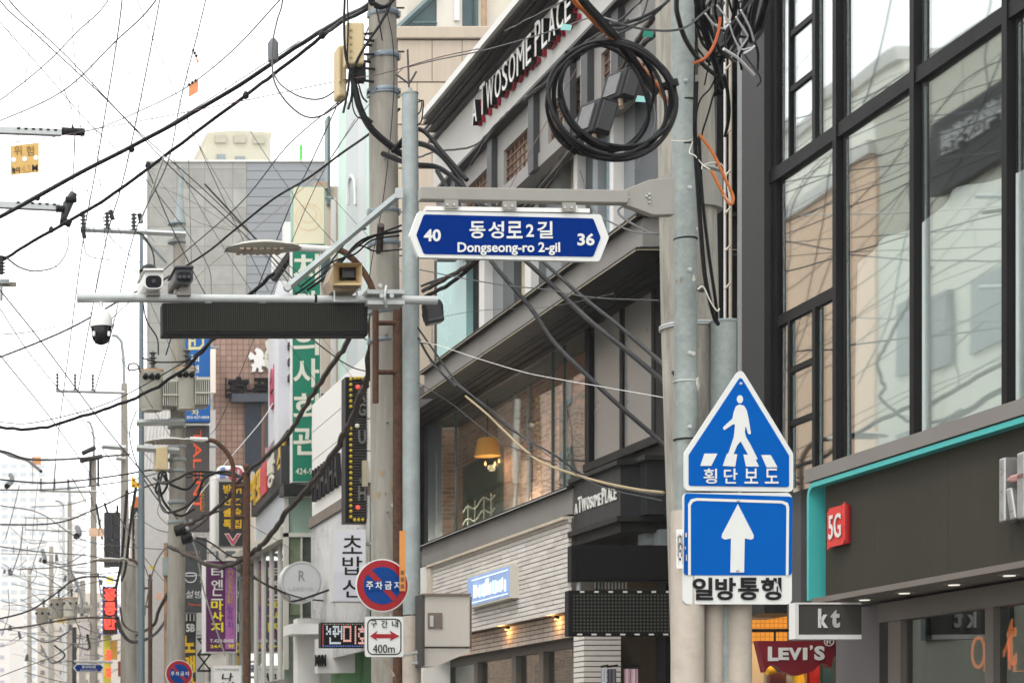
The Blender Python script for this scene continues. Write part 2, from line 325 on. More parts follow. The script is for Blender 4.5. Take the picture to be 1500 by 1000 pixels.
def fit(pts, Ya, Yb):
    """give (px,py) points depths running from Ya to Yb"""
    k = len(pts)-1
    return [(p[0], p[1], Ya + (Yb-Ya)*i/k) for i, p in enumerate(pts)]
# ================================================================== ground
asphalt = mat('asphalt', (0.05, 0.05, 0.052), 0.9, var=0.2, scale=3, bump=0.4, stain=0.4, stain_col=(0.08, 0.08, 0.078))
paving = mat('pavement_block', (0.22, 0.21, 0.2), 0.85, var=0.15, scale=2, bump=0.3)
kerbm = mat('granite_kerb', (0.36, 0.35, 0.33), 0.8, var=0.15, scale=20)
yellow_line = mat('yellow_road_paint', (0.6, 0.42, 0.05), 0.7, var=0.1)
MB().box(-150, 150, -80, 700, -0.02, -0.008).build('ground', asphalt, None, kind='structure')
MB().box(-4.2, 4.1, -60, 640, -0.008, 0.0).build('road', asphalt, None, kind='structure')
MB().box(4.22, 30, -60, 640, -0.008, 0.12).build('pavement', paving, None, kind='structure')
MB().box(-30, -4.32, -60, 640, -0.008, 0.12).build('pavement', paving, None, kind='structure')
mb = MB(); mb.box(4.1, 4.22, -60, 640, -0.008, 0.13); mb.box(-4.32, -4.2, -60, 640, -0.008, 0.13); mb.build('kerb', kerbm, None, kind='structure')
mb = MB(); mb.box(3.8, 3.92, -60, 640, 0.0, 0.004); mb.box(-3.92, -3.8, -60, 640, 0, 0.004); mb.build('road_marking', yellow_line, None, kind='structure')

# ================================================================== CAFE BUILDING (steel beams, white brick shop below)
cafe = thing('cafe_building', 'grey steel-beamed cafe building with white brick shopfront and tall glazed upper floor', 'building', (8.5, 27, 0))
wall_light = mat('cafe_fascia_render', (0.50, 0.49, 0.46), 0.7, var=0.05, scale=1.2, streak=True, stain=0.12, stain_col=(0.3, 0.29, 0.27))
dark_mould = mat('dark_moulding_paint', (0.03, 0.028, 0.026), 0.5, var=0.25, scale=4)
white_trim = mat('white_metal_trim', (0.62, 0.61, 0.58), 0.5, var=0.05)
Ya, Yb = 22.1, 31.1
Yc2 = 30.5; Ycor = 29.75
core = mat('building_core', (0.09, 0.088, 0.085), 0.8, var=0.1)
mb = MB(); mb.box(11.2, 20, Ya+.3, 34.6, 0.12, 10.8); mb.box(8.25, 11.2, Ya+.5, 34.3, 7.08, 7.4); mb.box(8.2, 11.2, Ya+2, 34.3, 4.45, 4.78)
mb.box(8.35, 11.2, Ya, Yc2, 9.12, 10.8)
mb.build('wall', core, cafe)
# white brick wall of long thin bricks: individual pieces
mortar = mat('brown_mortar', (0.10, 0.085, 0.07), 0.9, var=0.2, scale=20)
brick_m = [mat('white_brick_a', (0.62, 0.58, 0.53), 0.75, var=0.08, scale=7, bump=0.3), mat('white_brick_b', (0.56, 0.52, 0.48), 0.75, var=0.08, scale=7, bump=0.3, stain=0.2, stain_col=(.4,.34,.28)), mat('white_brick_c', (0.67, 0.63, 0.59), 0.75, var=0.06, scale=7, bump=0.3)]
ybr0, ybr1 = 24.4, 30.6
MB().box(8.03, 8.3, ybr0, ybr1, 3.31, 4.42).build('brick_backing', mortar, cafe)
pitch, bl = 0.0585, 0.36
bm_ = {}
def brick_mesh(L, k):
    key = (round(L, 2), k)
    if key not in bm_:
        m = MB().obox(Vector((0,0,0)), Vector((1,0,0)), Vector((0,1,0)), Vector((0,0,1)), 0.04, L-0.006, pitch-0.0105)
        me = bpy.data.meshes.new('brick'); me.from_pydata([tuple(p) for p in m.v], [], m.f); me.materials.append(brick_m[k]); bm_[key] = me
    return bm_[key]
nb = 0; rest = MB()
for r in range(19):
    z = 3.31 + pitch*(r+0.5); y = ybr0 - (r % 2)*bl*0.5 - 0.08*(r % 3)
    while y < ybr1:
        a = max(y, ybr0); b = min(y+bl, ybr1)
        if b - a > 0.06:
            if nb < 295:
                inst('brick', brick_mesh(b-a, R.choice((0,0,1,2))), (8.012 + R.uniform(-.004, .004), (a+b)/2, z), cafe); nb += 1
            else: rest.box(7.992, 8.032, a+.003, b-.003, z-pitch/2+.005, z+pitch/2-.005)
        y += bl
rest.build('brick_rows', brick_m[0], cafe, kind='stuff')
cream_trim = mat('cream_capping', (0.52, 0.46, 0.37), 0.6, var=0.1, scale=5, stain=0.4, stain_col=(0.35, 0.2, 0.09))
mb = MB(); mb.box(7.93, 8.25, ybr0, 30.75, 4.405, 4.44); mb.box(7.95, 8.25, 30.6, 30.75, 3.2, 4.40)
mb.build('capping', cream_trim, cafe)
MB().box(7.9, 8.3, 30.76, 31.5, 0.12, 4.42).build('end_pier', mat('white_render', (0.66, 0.66, 0.62), 0.7, var=0.04), cafe)
# recessed lower bricks lit by downlights
soff = grid_mat('brown_brick_rows', (0.40, 0.34, 0.29), (0.07, 0.055, 0.045), 0.36, 0.058, 0.007, axis='Y', var=0.1)
MB().box(8.12, 8.4, 24.0, 30.7, 3.02, 3.305).build('lower_brick_band', soff, cafe)
warm = mat('warm_lamp_glow', (1.0, 0.62, 0.25), 0.5, var=0.0, emit=3.0)
for y in (25.15, 27.2, 29.4):
    f = MB().lathe((8.09, y, 3.27), [(0.03, 0), (0.035, 0.035)], n=10).build('downlight', dark_frame, cafe)
    MB().lathe((8.09, y, 3.262), [(0.022, 0), (0.022, 0.006)], n=10).build('bulb', warm, f)
    ld = bpy.data.lights.new('downlight_lamp', 'POINT'); lo = bpy.data.objects.new('downlight_lamp', ld); C.objects.link(lo)
    ld.energy = 3.2; ld.color = (1, 0.5, 0.16); ld.shadow_soft_size = 0.02; lo.location = (8.03, y, 3.235)
# shop windows
shop_frame = mat('bronze_shop_frame', (0.10, 0.085, 0.07), 0.45, var=0.15)
shop_glass = glass_mat('shop_glass', (0.8, 0.82, 0.78), 1.7, wave=0.12, wscale=0.8)
mb = MB(); mb.box(8.3, 8.42, 24.2, 30.7, 2.92, 3.02)
mb.build('head_rail', shop_frame, cafe)
for px in (700, 756, 796, 845):
    y = YF(px, 8.3); MB().box(8.27, 8.42, y-.09, y+.09, 0.12, 2.92).build('mullion', shop_frame, cafe)
ys = [24.2] + [YF(p, 8.3) for p in (796, 756, 700)] + [30.7]
for i in range(4): MB().box(8.34, 8.35, ys[i]+.09, ys[i+1]-.09, 0.3, 2.92).build('pane', shop_glass, cafe)
wood_panel = mat('olive_wood_panel', (0.30, 0.27, 0.17), 0.6, var=0.15, scale=3, streak=True)
mb = MB(); mb.box(9.6, 9.7, 24.2, 34, 0.12, 4.4)
mb.build('shop_interior_wall', wood_panel, cafe)
MB().box(8.9, 9.0, 27.6, 28.6, 2.3, 2.9).build('menu_board', mat('navy_board', (0.02, 0.04, 0.10), 0.6, var=0.5, scale=14), cafe)
MB().box(8.6, 9.2, 25.2, 26.9, 2.45, 2.7).build('ceiling_duct', grey_metal, cafe)
# brick pillar at the corner
mb = MB(); mb.box(8.0, 8.4, 23.85, 24.2, 0.12, 3.1); mb.build('brick_pillar', mortar, cafe)
mb = MB()
z = 2.2
while z < 3.08:
    mb.box(7.985, 8.415, 23.83, 24.19, z, z+0.05); z += 0.062
mb.build('pillar_bricks', brick_m[0], cafe, kind='stuff')
MB().box(8.42, 9.0, 24.3, 24.4, 0.12, 3.9).build('brown_panel', mat('brown_door_panel', (0.10, 0.07, 0.045), 0.6, var=0.1), cafe)
mb = MB(); mb.box(8.7, 8.8, 23.2, 23.5, 0.12, 4.1); mb.box(8.4, 9.4, 23.3, 23.5, 2.95, 3.1); mb.box(9.0, 9.6, 23.2, 23.5, 0.12, 4.1); mb.build('door_frame', dark_frame, cafe)
# lower beam (C section) and ledge
mb = MB(); mb.box(8.04, 8.3, ybr0, Yb+.3, 4.46, 4.77); mb.build('lower_beam', beam_grey, cafe)
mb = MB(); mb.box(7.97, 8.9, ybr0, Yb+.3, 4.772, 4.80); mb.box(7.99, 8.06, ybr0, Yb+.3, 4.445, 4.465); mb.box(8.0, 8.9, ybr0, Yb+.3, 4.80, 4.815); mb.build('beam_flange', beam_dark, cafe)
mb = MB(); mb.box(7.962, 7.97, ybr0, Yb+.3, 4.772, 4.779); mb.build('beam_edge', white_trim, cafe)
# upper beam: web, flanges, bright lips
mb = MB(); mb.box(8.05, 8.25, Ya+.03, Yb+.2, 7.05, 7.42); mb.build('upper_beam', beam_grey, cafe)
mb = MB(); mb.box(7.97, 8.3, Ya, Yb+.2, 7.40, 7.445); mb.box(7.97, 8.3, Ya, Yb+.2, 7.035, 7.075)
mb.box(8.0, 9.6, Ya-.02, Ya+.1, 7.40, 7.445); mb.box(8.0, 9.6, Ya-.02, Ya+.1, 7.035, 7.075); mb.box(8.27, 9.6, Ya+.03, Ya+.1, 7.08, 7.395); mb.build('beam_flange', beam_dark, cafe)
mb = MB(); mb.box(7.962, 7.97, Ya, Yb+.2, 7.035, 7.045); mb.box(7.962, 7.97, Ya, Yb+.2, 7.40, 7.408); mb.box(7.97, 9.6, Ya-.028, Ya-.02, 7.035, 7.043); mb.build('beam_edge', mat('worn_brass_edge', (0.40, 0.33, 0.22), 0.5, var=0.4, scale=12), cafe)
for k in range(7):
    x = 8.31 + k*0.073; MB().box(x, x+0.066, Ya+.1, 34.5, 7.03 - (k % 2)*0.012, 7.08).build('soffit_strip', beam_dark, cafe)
# upper floor glazing, X=8.85
gx = 8.85
win_glass = glass_mat('cafe_window_glass', (0.96, 0.98, 0.97), 1.5, wave=0.4, wscale=0.7, base=.08)
frames = [(34.4, 34.0, dark_frame), (33.95, 33.7, mat('shaded_post', (.07,.08,.085), .5, var=.1))]  # second post is a plain dark bluish grey
for y1, y0, m in frames: MB().box(gx-.12, gx+.1, y0, y1, 4.815, 7.03).build('window_post', m, cafe)
greenish = mat('green_glass_edge', (0.07, 0.095, 0.085), 0.3, var=0.1)
posts = [(668, 0.03), (810, 0.035), (827, 0.02)]
for px, w in posts:
    y = YF(px, gx); MB().box(gx-.02, gx+.015, y-w/2, y+w/2, 4.815, 7.03).build('mullion', greenish, cafe)
y865 = YF(865, gx)
MB().box(gx-.05, gx+.03, y865-.08, y865+.07, 4.815, 7.03).build('window_post', dark_frame, cafe)
yy = [33.7, YF(668, gx), YF(810, gx), YF(827, gx), y865+.12]
for i in range(4): MB().box(gx, gx+.012, yy[i+1]+.015, yy[i]-.015, 4.815, 7.03).build('window_pane', win_glass, cafe)
panel_m = mat('satin_grey_panel', (0.30, 0.29, 0.27), 0.3, 0.25, var=0.06, scale=1)
pp = [y865-.13, YF(913, gx), YF(960, gx)]
for i in range(2):
    MB().box(gx, gx+.05, pp[i+1]+.05, pp[i]-.02, 5.30, 7.03).build('wall_panel', panel_m, cafe)
    MB().box(gx-.03, gx+.05, pp[i+1]-.05, pp[i+1]+.05, 5.25, 7.03).build('window_post', dark_frame, cafe)
mb = MB(); mb.box(gx-.1, gx+.1, 22.4, y865, 5.20, 5.30); mb.box(gx-.02, gx+.2, 22.4, y865, 4.9, 5.2); mb.box(gx-.02, gx+1, 22.3, pp[2]-.05, 5.3, 7.03); mb.build('sill_beam', beam_dark, cafe)
# interior behind the glass
red_brick = grid_mat('old_red_brick', (0.50, 0.27, 0.19), (0.50, 0.40, 0.34), 0.30, 0.072, 0.012, axis='Y', var=0.35, bump=1.0, wash=.8)
red_brick_x = grid_mat('old_red_brick_across', (0.36, 0.19, 0.13), (0.42, 0.34, 0.29), 0.21, 0.072, 0.012, axis='X', var=0.45, bump=1.0)
MB().box(9.4, 9.6, 24.5, 34.5, 4.8, 7.07).build('interior_brick_wall', red_brick, cafe)
MB().box(8.95, 9.4, 34.5, 34.7, 4.8, 7.06).build('interior_end_wall', red_brick_x, cafe)
MB().box(9.32, 9.39, 25.2, 28.85, 4.8, 6.55).build('dark_interior_screen', mat('dark_green_screen', (0.035, 0.045, 0.042), 0.4, var=0.3, scale=3), cafe)
MB().box(9.30, 9.39, 25.2, 28.85, 6.55, 7.06).build('peach_bulkhead', mat('peach_bulkhead', (0.50, 0.25, 0.15), 0.7, var=0.1), cafe)
MB().box(9.34, 9.395, 31.75, 33.85, 4.8, 6.35).build('green_interior_panel', mat('bottle_green_panel', (0.03, 0.055, 0.042), 0.35, var=0.5, scale=4), cafe)
chainm = mat('white_chain', (.55, .55, .46), .5)
for k in range(4):
    z = 5.0 + .2*k; y = 33.7; pts = []
    while y > 31.8: pts.append((9.3, y, z + .05*math.sin(y*7) + (33.7-y)*.03)); y -= .12
    MB().tube(pts, .012, 5).build('white_chain', chainm, cafe)
for y in (33.4, 33.0, 32.5, 32.1): MB().tube([(9.3, y, 4.85), (9.31, y+.02, 5.7)], .011, 5).build('white_chain', chainm, cafe)
for (px, py) in ((772, 548), (734, 565), (716, 588), (682, 602)):
    yy_ = YF(px, 9.39); zz_ = HF(px, py, 9.39); MB().box(9.36, 9.4, yy_-.09, yy_+.09, zz_-.06, zz_+.06).build('wall_vent', dark_frame, cafe)
pipe_m = mat('zinc_pipe', (0.42, 0.45, 0.45), 0.35, 0.5, var=0.3, scale=10)
for px in (755, 775):
    y = YF(px, 9.35); MB().tube(spline([(9.35, y, 4.8), (9.34, y+.03, 5.3), (9.36, y-.02, 5.9), (9.34, y+.02, 6.4), (9.35, y, 7.05)], 4), 0.03, 8).build('interior_pipe', pipe_m, cafe)
wood_or = mat('orange_wood', (0.45, 0.17, 0.06), 0.6, var=0.2)
stool = thing('bar_stool', 'orange wooden bar stool behind the upper cafe window', 'stool', U(856, 640, 27.3) )
Ys = 27.0
for (a, b, c, d) in ((851, 600, 848, 640), (859, 600, 862, 640)):
    MB().tube([U(a, b, Ys), U(c, d, Ys)], 0.017, 6).build('leg', wood_or, stool)
MB().tube([U(846, 588, Ys), U(866, 588, Ys)], 0.03, 6).build('seat', wood_or, stool)
MB().tube([U(850, 620, Ys), U(861, 620, Ys)], 0.012, 6).build('rung', wood_or, stool)
# pendant lamp
YL = 31.6
lamp = thing('pendant_lamp', 'orange pendant lamp shade glowing behind the upper cafe window', 'lamp', U(714, 668, YL))
shade_m = mat('orange_lamp_shade', (0.75, 0.36, 0.07), 0.6, var=0.1, emit=0.12)
sc_ = YL/3000
MB().lathe(U(714, 668, YL), [(19*sc_, 0), (18.5*sc_, 0.02), (14*sc_, 25*sc_), (13.5*sc_, 26*sc_)], n=24).build('lamp_shade', shade_m, lamp)
MB().tube([U(714, 642, YL), U(714, 500, YL)], 0.008, 5).build('lamp_cord', black_rub, lamp)
for px, py in ((711, 679), (725, 679), (731, 675)):
    b = MB().lathe(U(px, py+3, YL), [(0.004, 0), (0.02, 0.02), (0.012, 0.05), (0.006, 0.07)], n=10).build('bulb', mat('lit_bulb', (1, .6, .25), 0.4, var=0, emit=2.5), lamp)
    MB().tube([U(px, py, YL), U(px, 668, YL)], 0.004, 4).build('wire', black_rub, b)
ld = bpy.data.lights.new('pendant_light', 'POINT'); lo = bpy.data.objects.new('pendant_light', ld); C.objects.link(lo)
ld.energy = 4; ld.color = (1, .7, .4); ld.shadow_soft_size = 0.05; lo.location = U(718, 685, YL)
ld = bpy.data.lights.new('cafe_brick_fill', 'POINT'); lo = bpy.data.objects.new('cafe_brick_fill', ld); C.objects.link(lo)  # added fill lamp near the glass, brightens the brick; no fixture here
ld.energy = 55; ld.color = (1, .86, .7); ld.shadow_soft_size = 0.02; lo.location = (8.95, 30.3, 5.0)
ld = bpy.data.lights.new('cafe_brick_fill', 'POINT'); lo = bpy.data.objects.new('cafe_brick_fill', ld); C.objects.link(lo)  # second added fill lamp, for the far end of the brick
ld.energy = 34; ld.color = (1, .86, .7); ld.shadow_soft_size = 0.02; lo.location = (8.98, 33.3, 5.0)
# sign box on the corner
sb = MB(); sb.box(8.04, 8.6, 22.78, 24.36, 4.25, 4.82); sb.box(8.25, 9.6, 22.55, 22.9, 4.25, 4.84); sbo = sb.build('sign_box', mat('charcoal_sign_box', (0.026, 0.027, 0.029), 0.45, var=0.1, streak=True, spec=.2), cafe)
mb = MB(); mb.box(7.98, 8.7, 22.72, 24.4, 4.82, 4.87); mb.box(7.98, 8.7, 22.72, 24.4, 4.19, 4.25); mb.box(8.2, 9.6, 22.48, 22.8, 4.84, 4.89); mb.box(8.05, 8.6, 22.8, 24.3, 4.08, 4.19); mb.build('sign_flange', beam_dark, cafe)
lw = mat('sign_letter_white', (0.66, 0.65, 0.61), 0.45, var=0.06, scale=3)
zz = 4.45
for s, y1, y0, h in (('A', 24.28, 24.19, .12), ('T', 24.16, 24.04, .185), ('W', 24.03, 23.87, .15), ('O', 23.85, 23.76, .15), ('S', 23.74, 23.67, .14), ('O', 23.65, 23.57, .14), ('M', 23.56, 23.46, .14), ('E', 23.445, 23.38, .14), ('P', 23.34, 23.25, .185), ('L', 23.235, 23.165, .16), ('A', 23.155, 23.06, .16), ('C', 23.05, 22.96, .16), ('E', 22.95, 22.88, .16)):
    txt('sign_lettering', s, (8.038, (y1+y0)/2, zz+h/2), FACF, y1-y0, h, lw, sbo, ext=0.012, bold=0.012)
# third floor recess: posts, panels, glass
rx = 8.36
c_w = {'teal': mat('teal_film_glass', (0.30, 0.50, 0.48), 0.25, var=0.1, scale=1.5), 'black': black_plastic, 'white': white_trim, 'grey': mat('blue_grey_post', (0.20, 0.215, 0.22), 0.5, var=0.08), 'dark': mat('dark_blue_grey_post', (0.07, 0.08, 0.088), 0.5, var=0.1), 'cream': mat('cream_wall', (0.56, 0.47, 0.35), 0.75, var=0.07, scale=4, stain=0.25, stain_col=(.4,.26,.15)), 'blue': mat('pale_blue_glass', (0.28, 0.37, 0.40), 0.25, var=0.15, scale=2)}
stripes = [(636, 640, 'black', 0), (640, 683, 'teal', 0), (683, 714, 'black', .1), (714, 722, 'white', -.12), (722, 737, 'grey', 0), (737, 753, 'dark', 0), (753, 776, 'cream', .1), (776, 780, 'black', 0), (780, 789, 'white', -.1), (789, 800, 'dark', 0), (800, 822, 'grey', 0), (822, 852, 'cream', .12), (852, 858, 'white', -.1), (858, 868, 'dark', 0), (868, 882, 'blue', 0), (882, 888, 'grey', -.1), (888, 899, 'blue', 0), (899, 908, 'cream', 0), (908, 914, 'white', -.12), (914, 930, 'grey', 0), (930, 990, 'dark', 0)]
for a, b, k, dx in stripes:
    y1, y0 = YF(a, rx), YF(b, rx)
    MB().box(rx+dx, rx+.3, y0+.004, y1-.004, 7.3, 10.0).build({'teal': 'pane', 'blue': 'pane', 'cream': 'wall_panel', 'black': 'pane'}.get(k, 'post'), c_w[k], cafe)
# transom window band X=8.0
band = mat('warm_grey_band', (0.26, 0.25, 0.235), 0.6, var=0.08, scale=3, stain=0.15, stain_col=(.18,.17,.15), streak=True)
brown_grid = mat('brown_muntin', (0.16, 0.085, 0.05), 0.6, var=0.3)
pale_pane = mat('pale_obscured_glass', (0.42, 0.40, 0.33), 0.3, var=0.1)
wins = [(29.0, 27.72), (27.1, 25.85), (25.25, 24.42), (24.3, 23.92), (23.35, 22.9)]
mb = MB(); mb.box(8.02, 8.3, Ya, Yc2, 9.58, 9.86); mb.box(8.0, 8.3, Ya, Yc2, 8.93, 9.10)
prev = Yc2
for a, b in wins: mb.box(8.02, 8.3, a, prev, 9.10, 9.58); prev = b
mb.box(8.02, 8.3, Ya, prev, 9.10, 9.58); mb.build('window_band', band, cafe)
for a, b in wins:
    w = MB().box(8.16, 8.18, b, a, 9.10, 9.58).build('transom_window', pale_pane, cafe)
    mb = MB(); n = max(3, int((a-b)/0.16))
    for k in range(n+1):
        y = b + (a-b)*k/n; mb.box(8.06, 8.085, max(b, y-.009), min(a, y+.009), 9.10, 9.58)
    for k in range(5): z = 9.11 + 0.46*k/4; mb.box(8.055, 8.08, b, a, z-.008, z+.008)
    mb.build('muntins', brown_grid, w)
for y in (29.35, 27.55, 25.75, 24.36, 23.75, 22.75):
    MB().box(7.94, 8.02, y-.17, y+.05, 8.9, 9.84).build('pilaster', mat('charcoal_pilaster', (0.04, 0.042, 0.044), 0.5, var=0.15), cafe)
    MB().box(7.97, 8.02, y+.05, y+.15, 8.93, 9.8).build('pilaster_trim', wall_light, cafe)
mb = MB(); mb.box(7.88, 8.3, Ya, Yc2, 9.86, 9.90); mb.box(7.93, 8.3, Ya, Yc2, 9.90, 9.935); mb.build('moulding', dark_mould, cafe)
MB().box(7.98, 8.3, Ya, Yc2, 9.935, 10.77).build('fascia', wall_light, cafe)
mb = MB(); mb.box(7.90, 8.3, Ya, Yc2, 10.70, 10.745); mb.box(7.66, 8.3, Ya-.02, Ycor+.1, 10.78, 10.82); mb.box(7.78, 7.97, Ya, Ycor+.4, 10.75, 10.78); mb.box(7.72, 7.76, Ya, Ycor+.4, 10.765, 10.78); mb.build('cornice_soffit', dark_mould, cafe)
mb = MB(); mb.box(7.60, 8.5, Ya-.05, Ycor, 10.82, 10.92); mb.build('cornice_edge', white_trim, cafe)
# fascia letters
red_side = mat('red_letter_back', (0.30, 0.015, 0.03), 0.5, var=0.1)
seq = [('A', .8), (' ', .3), ('T', .85), ('W', 1.2), ('O', 1.0), ('S', .82), ('O', 1.0), ('M', 1.15), ('E', .75), (' ', .32), ('P', .8), ('L', .75), ('A', .9), ('C', .9), ('E', .75)]
tot = sum(w for _, w in seq); y = 28.05; sc_ = 4.15/tot
for i, (ch, w) in enumerate(seq):
    if ch != ' ':
        h = 0.32 if i == 0 else (0.41 if i in (2, 10) else 0.36)
        zc = 10.20 + h/2
        l = txt('fascia_letter', ch, (7.98, y - w*sc_/2, zc), FACF, w*sc_*0.78, h, black_plastic, cafe, ext=0.11, bold=0.008)
        txt('letter_face', ch, (7.98, y - w*sc_/2, zc), FACF, w*sc_*0.78, h, lw, l, ext=0.008, bold=-0.004, lift=0.116)
        txt('letter_halo', ch, (7.98, y - w*sc_/2 - .035, zc-.02), FACF, w*sc_*0.78, h, red_side, l, ext=0.04, bold=0.012, lift=0.004)
    y -= w*sc_
MB().box(8.6, 8.8, 22.3, 23.0, 11.0, 12.5).build('red_blade', mat('dark_red_sign', (0.12, 0.02, 0.025), 0.5), cafe)
# blue lit sign on the brick
bs = thing('lightbox_sign', 'blue and white illuminated sign box mounted on the white brick wall', 'sign', (7.95, 27.3, 3.64))
MB().box(7.885, 8.0, 26.35, 28.35, 3.62, 4.06).build('sign_case', mat('ivory_case', (0.58, 0.55, 0.47), 0.6, var=0.05), bs)
bf = mat('blue_light_face', (0.22, 0.34, 0.80), 0.3, var=0.4, scale=2.6, emit=0.35)
fp = MB().box(7.88, 7.885, 26.38, 28.32, 3.645, 4.035).build('sign_face', bf, bs)
glow = mat('white_glow_letters', (0.75, 0.85, 1.0), 0.4, var=0.02, emit=0.6)
mb = MB(); mb.box(7.874, 7.88, 26.45, 28.1, 3.98, 3.995); mb.box(7.874, 7.88, 26.45, 28.3, 3.675, 3.688); mb.build('sign_line', glow, fp)
mb = MB(); yk = 28.02
while yk > 26.5:
    w_ = R.uniform(.02, .07); hh = R.uniform(.15, .24); mb.box(7.874, 7.88, yk-w_, yk, 3.72+R.uniform(0, .03), 3.72+hh); yk -= w_ + R.uniform(.03, .07)
mb.build('blurred_lettering', glow, fp, kind='stuff')

# ================================================================== black LED panels beside the cafe corner
led_a = led_mat('led_fine', 0.026, 0.25, dotcol=(0.012, 0.012, 0.012)); led_b = led_mat('led_coarse', 0.0385, 0.3, (0.01, .01, .01), (0.07, 0.072, 0.055))
for (y0, y1, m, lab) in ((798, 851, led_a, 'upper of two black LED panels at the cafe corner, fine unlit screen'), (864, 931, led_b, 'lower of two black LED panels at the cafe corner, rows of coarse dots')):
    Yp = 22.4; t = thing('led_screen', lab, 'led panel', U(915, y1, Yp), 'black LED panels at the cafe corner')
    rect(837 if y0 < 800 else 833, y0, 992, y1, Yp, 0.14).build('casing', black_plastic, t, bevel=0.01)
    rect(842 if y0 < 800 else 840, y0+4, 991, y1-4, Yp-.006, 0.005).build('screen', m, t)
    if y0 > 800:
        for px in range(850, 990, 21):
            rect(px, y0+1, px+6, y0+3.5, Yp-.012, 0.02).build('clip', white_trim, t); rect(px-4, y1-3.5, px+3, y1-1.2, Yp-.012, 0.02).build('clip', white_trim, t)
mb = MB(); mb.tube([U(848, 851, 22.5), U(848, 865, 22.5)], 0.03, 8); mb.build('panel_bracket', galv_l, bpy.data.objects['led_screen'])
mb = MB()
for px in range(872, 922, 5): mb.tube([U(px, 852, 22.6), U(px, 862, 22.6)], 0.008, 4)
mb.build('bracket_fins', galv_l, bpy.data.objects['led_screen'], kind='stuff')
mb = MB(); mb.box(8.35, 9.3, 22.9, 23.1, 3.95, 4.3); mb.box(8.45, 8.6, 22.7, 22.9, 3.8, 4.1); mb.build('steel_housing', galv, cafe)
# small cloth banners below the panels
for (a, b, m, lab) in ((881, 889, 'white_cloth', 'narrow white cloth banner under the LED panels'), (890, 903, 'grey_cloth', 'dark grey cloth banner under the LED panels'), (914, 935, 'pink_cloth', 'pink cloth banner under the LED panels')):
    t = thing('cloth_banner', lab, 'banner', U((a+b)/2, 1040, 22.6), 'cloth banners under the LED panels')
    cm = mat(m, {'white_cloth': (.6,.62,.66), 'grey_cloth': (.12,.12,.13), 'pink_cloth': (.55,.38,.42)}[m], 0.9, var=0.12, scale=8)
    mb = MB(); n = 8
    top = [U(a+(b-a)*k/n, 979, 22.6) + Vector((0, 0.02*math.sin(k*1.9), 0)) for k in range(n+1)]; bot = [p - Vector((0, 0, 0.6)) + Vector((0, 0.03*math.sin(i*2.3), 0)) for i, p in enumerate(top)]
    mb.v = top + bot + [p + Vector((0, .006, 0)) for p in top+bot]
    for k in range(n): mb.f += [(k, k+n+1, k+n+2, k+1), (k+2*n+2, k+2*n+3, k+3*n+4, k+3*n+3)]
    mb.build('cloth', cm, t); MB().tube([U(a-1, 976, 22.6), U(b+2, 974, 22.6)], 0.012, 6).build('rail', black_plastic, t)

# ================================================================== PHONE SHOP BUILDING (right), own slight rotation
KA = math.atan(0.02333); KU = Vector((math.cos(KA), -math.sin(KA), 0)); KV = Vector((math.sin(KA), math.cos(KA), 0)); K0 = Vector((7.603, 0, 0))
KF = (-KV, Vector((0, 0, 1)))
def K(x, y, z): return K0 + KU*x + KV*y + Vector((0, 0, z))
def kb(mb, x0, x1, y0, y1, z0, z1): return mb.obox(K((x0+x1)/2, (y0+y1)/2, (z0+z1)/2), KU, KV, Vector((0,0,1)), abs(x1-x0), abs(y1-y0), abs(z1-z0))
def YK(px, x=0.0): return 3000*(7.603+x)/(px+80)
def HK(px, py, x=0.0): return EYE + (1105-py)*(7.603+x)/(px+80)
shop = thing('phone_shop_building', 'dark framed glass building above the phone shop at the right edge', 'building', tuple(K(2, 15, 0)))
kframe = mat('black_curtain_wall_frame', (0.007, 0.007, 0.007), 0.5, var=0.2, scale=3, spec=.12)
kwall = mat('charcoal_cladding', (0.020, 0.021, 0.020), 0.5, var=0.15, scale=2, streak=True, spec=.2)
kglass = glass_mat('reflective_glass', (0.97, 1.0, 0.99), 1.9, rough=0.02, wave=0.2, wscale=0.5, base=0.24)
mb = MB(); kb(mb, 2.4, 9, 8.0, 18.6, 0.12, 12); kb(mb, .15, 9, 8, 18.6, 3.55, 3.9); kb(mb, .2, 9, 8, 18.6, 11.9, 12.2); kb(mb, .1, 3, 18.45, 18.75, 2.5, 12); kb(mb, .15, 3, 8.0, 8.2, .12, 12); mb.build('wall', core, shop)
mull = [(17.32, 17.52), (15.95, 16.10), (14.55, 14.70), (13.1, 13.25), (11.7, 11.85), (10.2, 10.35), (8.9, 9.05)]
for a, b in mull: kb(MB(), -.045, .02, (a+b)/2-.035, (a+b)/2+.035, 4.0, 12).build('mullion', kframe, shop)
mb = MB(); kb(mb, -.035, .03, 8.2, 18.82, 6.835, 6.955); mb.build('transom', kframe, shop)
mb = MB(); kb(mb, -.03, .03, 8.2, 18.82, 8.52, 8.63); kb(mb, -.03, .03, 8.2, 18.82, 10.2, 10.32); mb.build('transom', kframe, shop)
kb(MB(), -.08, .3, 18.82, 19.35, 2.9, 12).build('corner_cladding', kwall, shop)
kb(MB(), .05, .3, 19.38, 19.75, 2.9, 12).build('side_cladding', mat('zinc_cladding', (0.20, 0.20, 0.195), 0.45, var=0.12, scale=4, streak=True), shop)
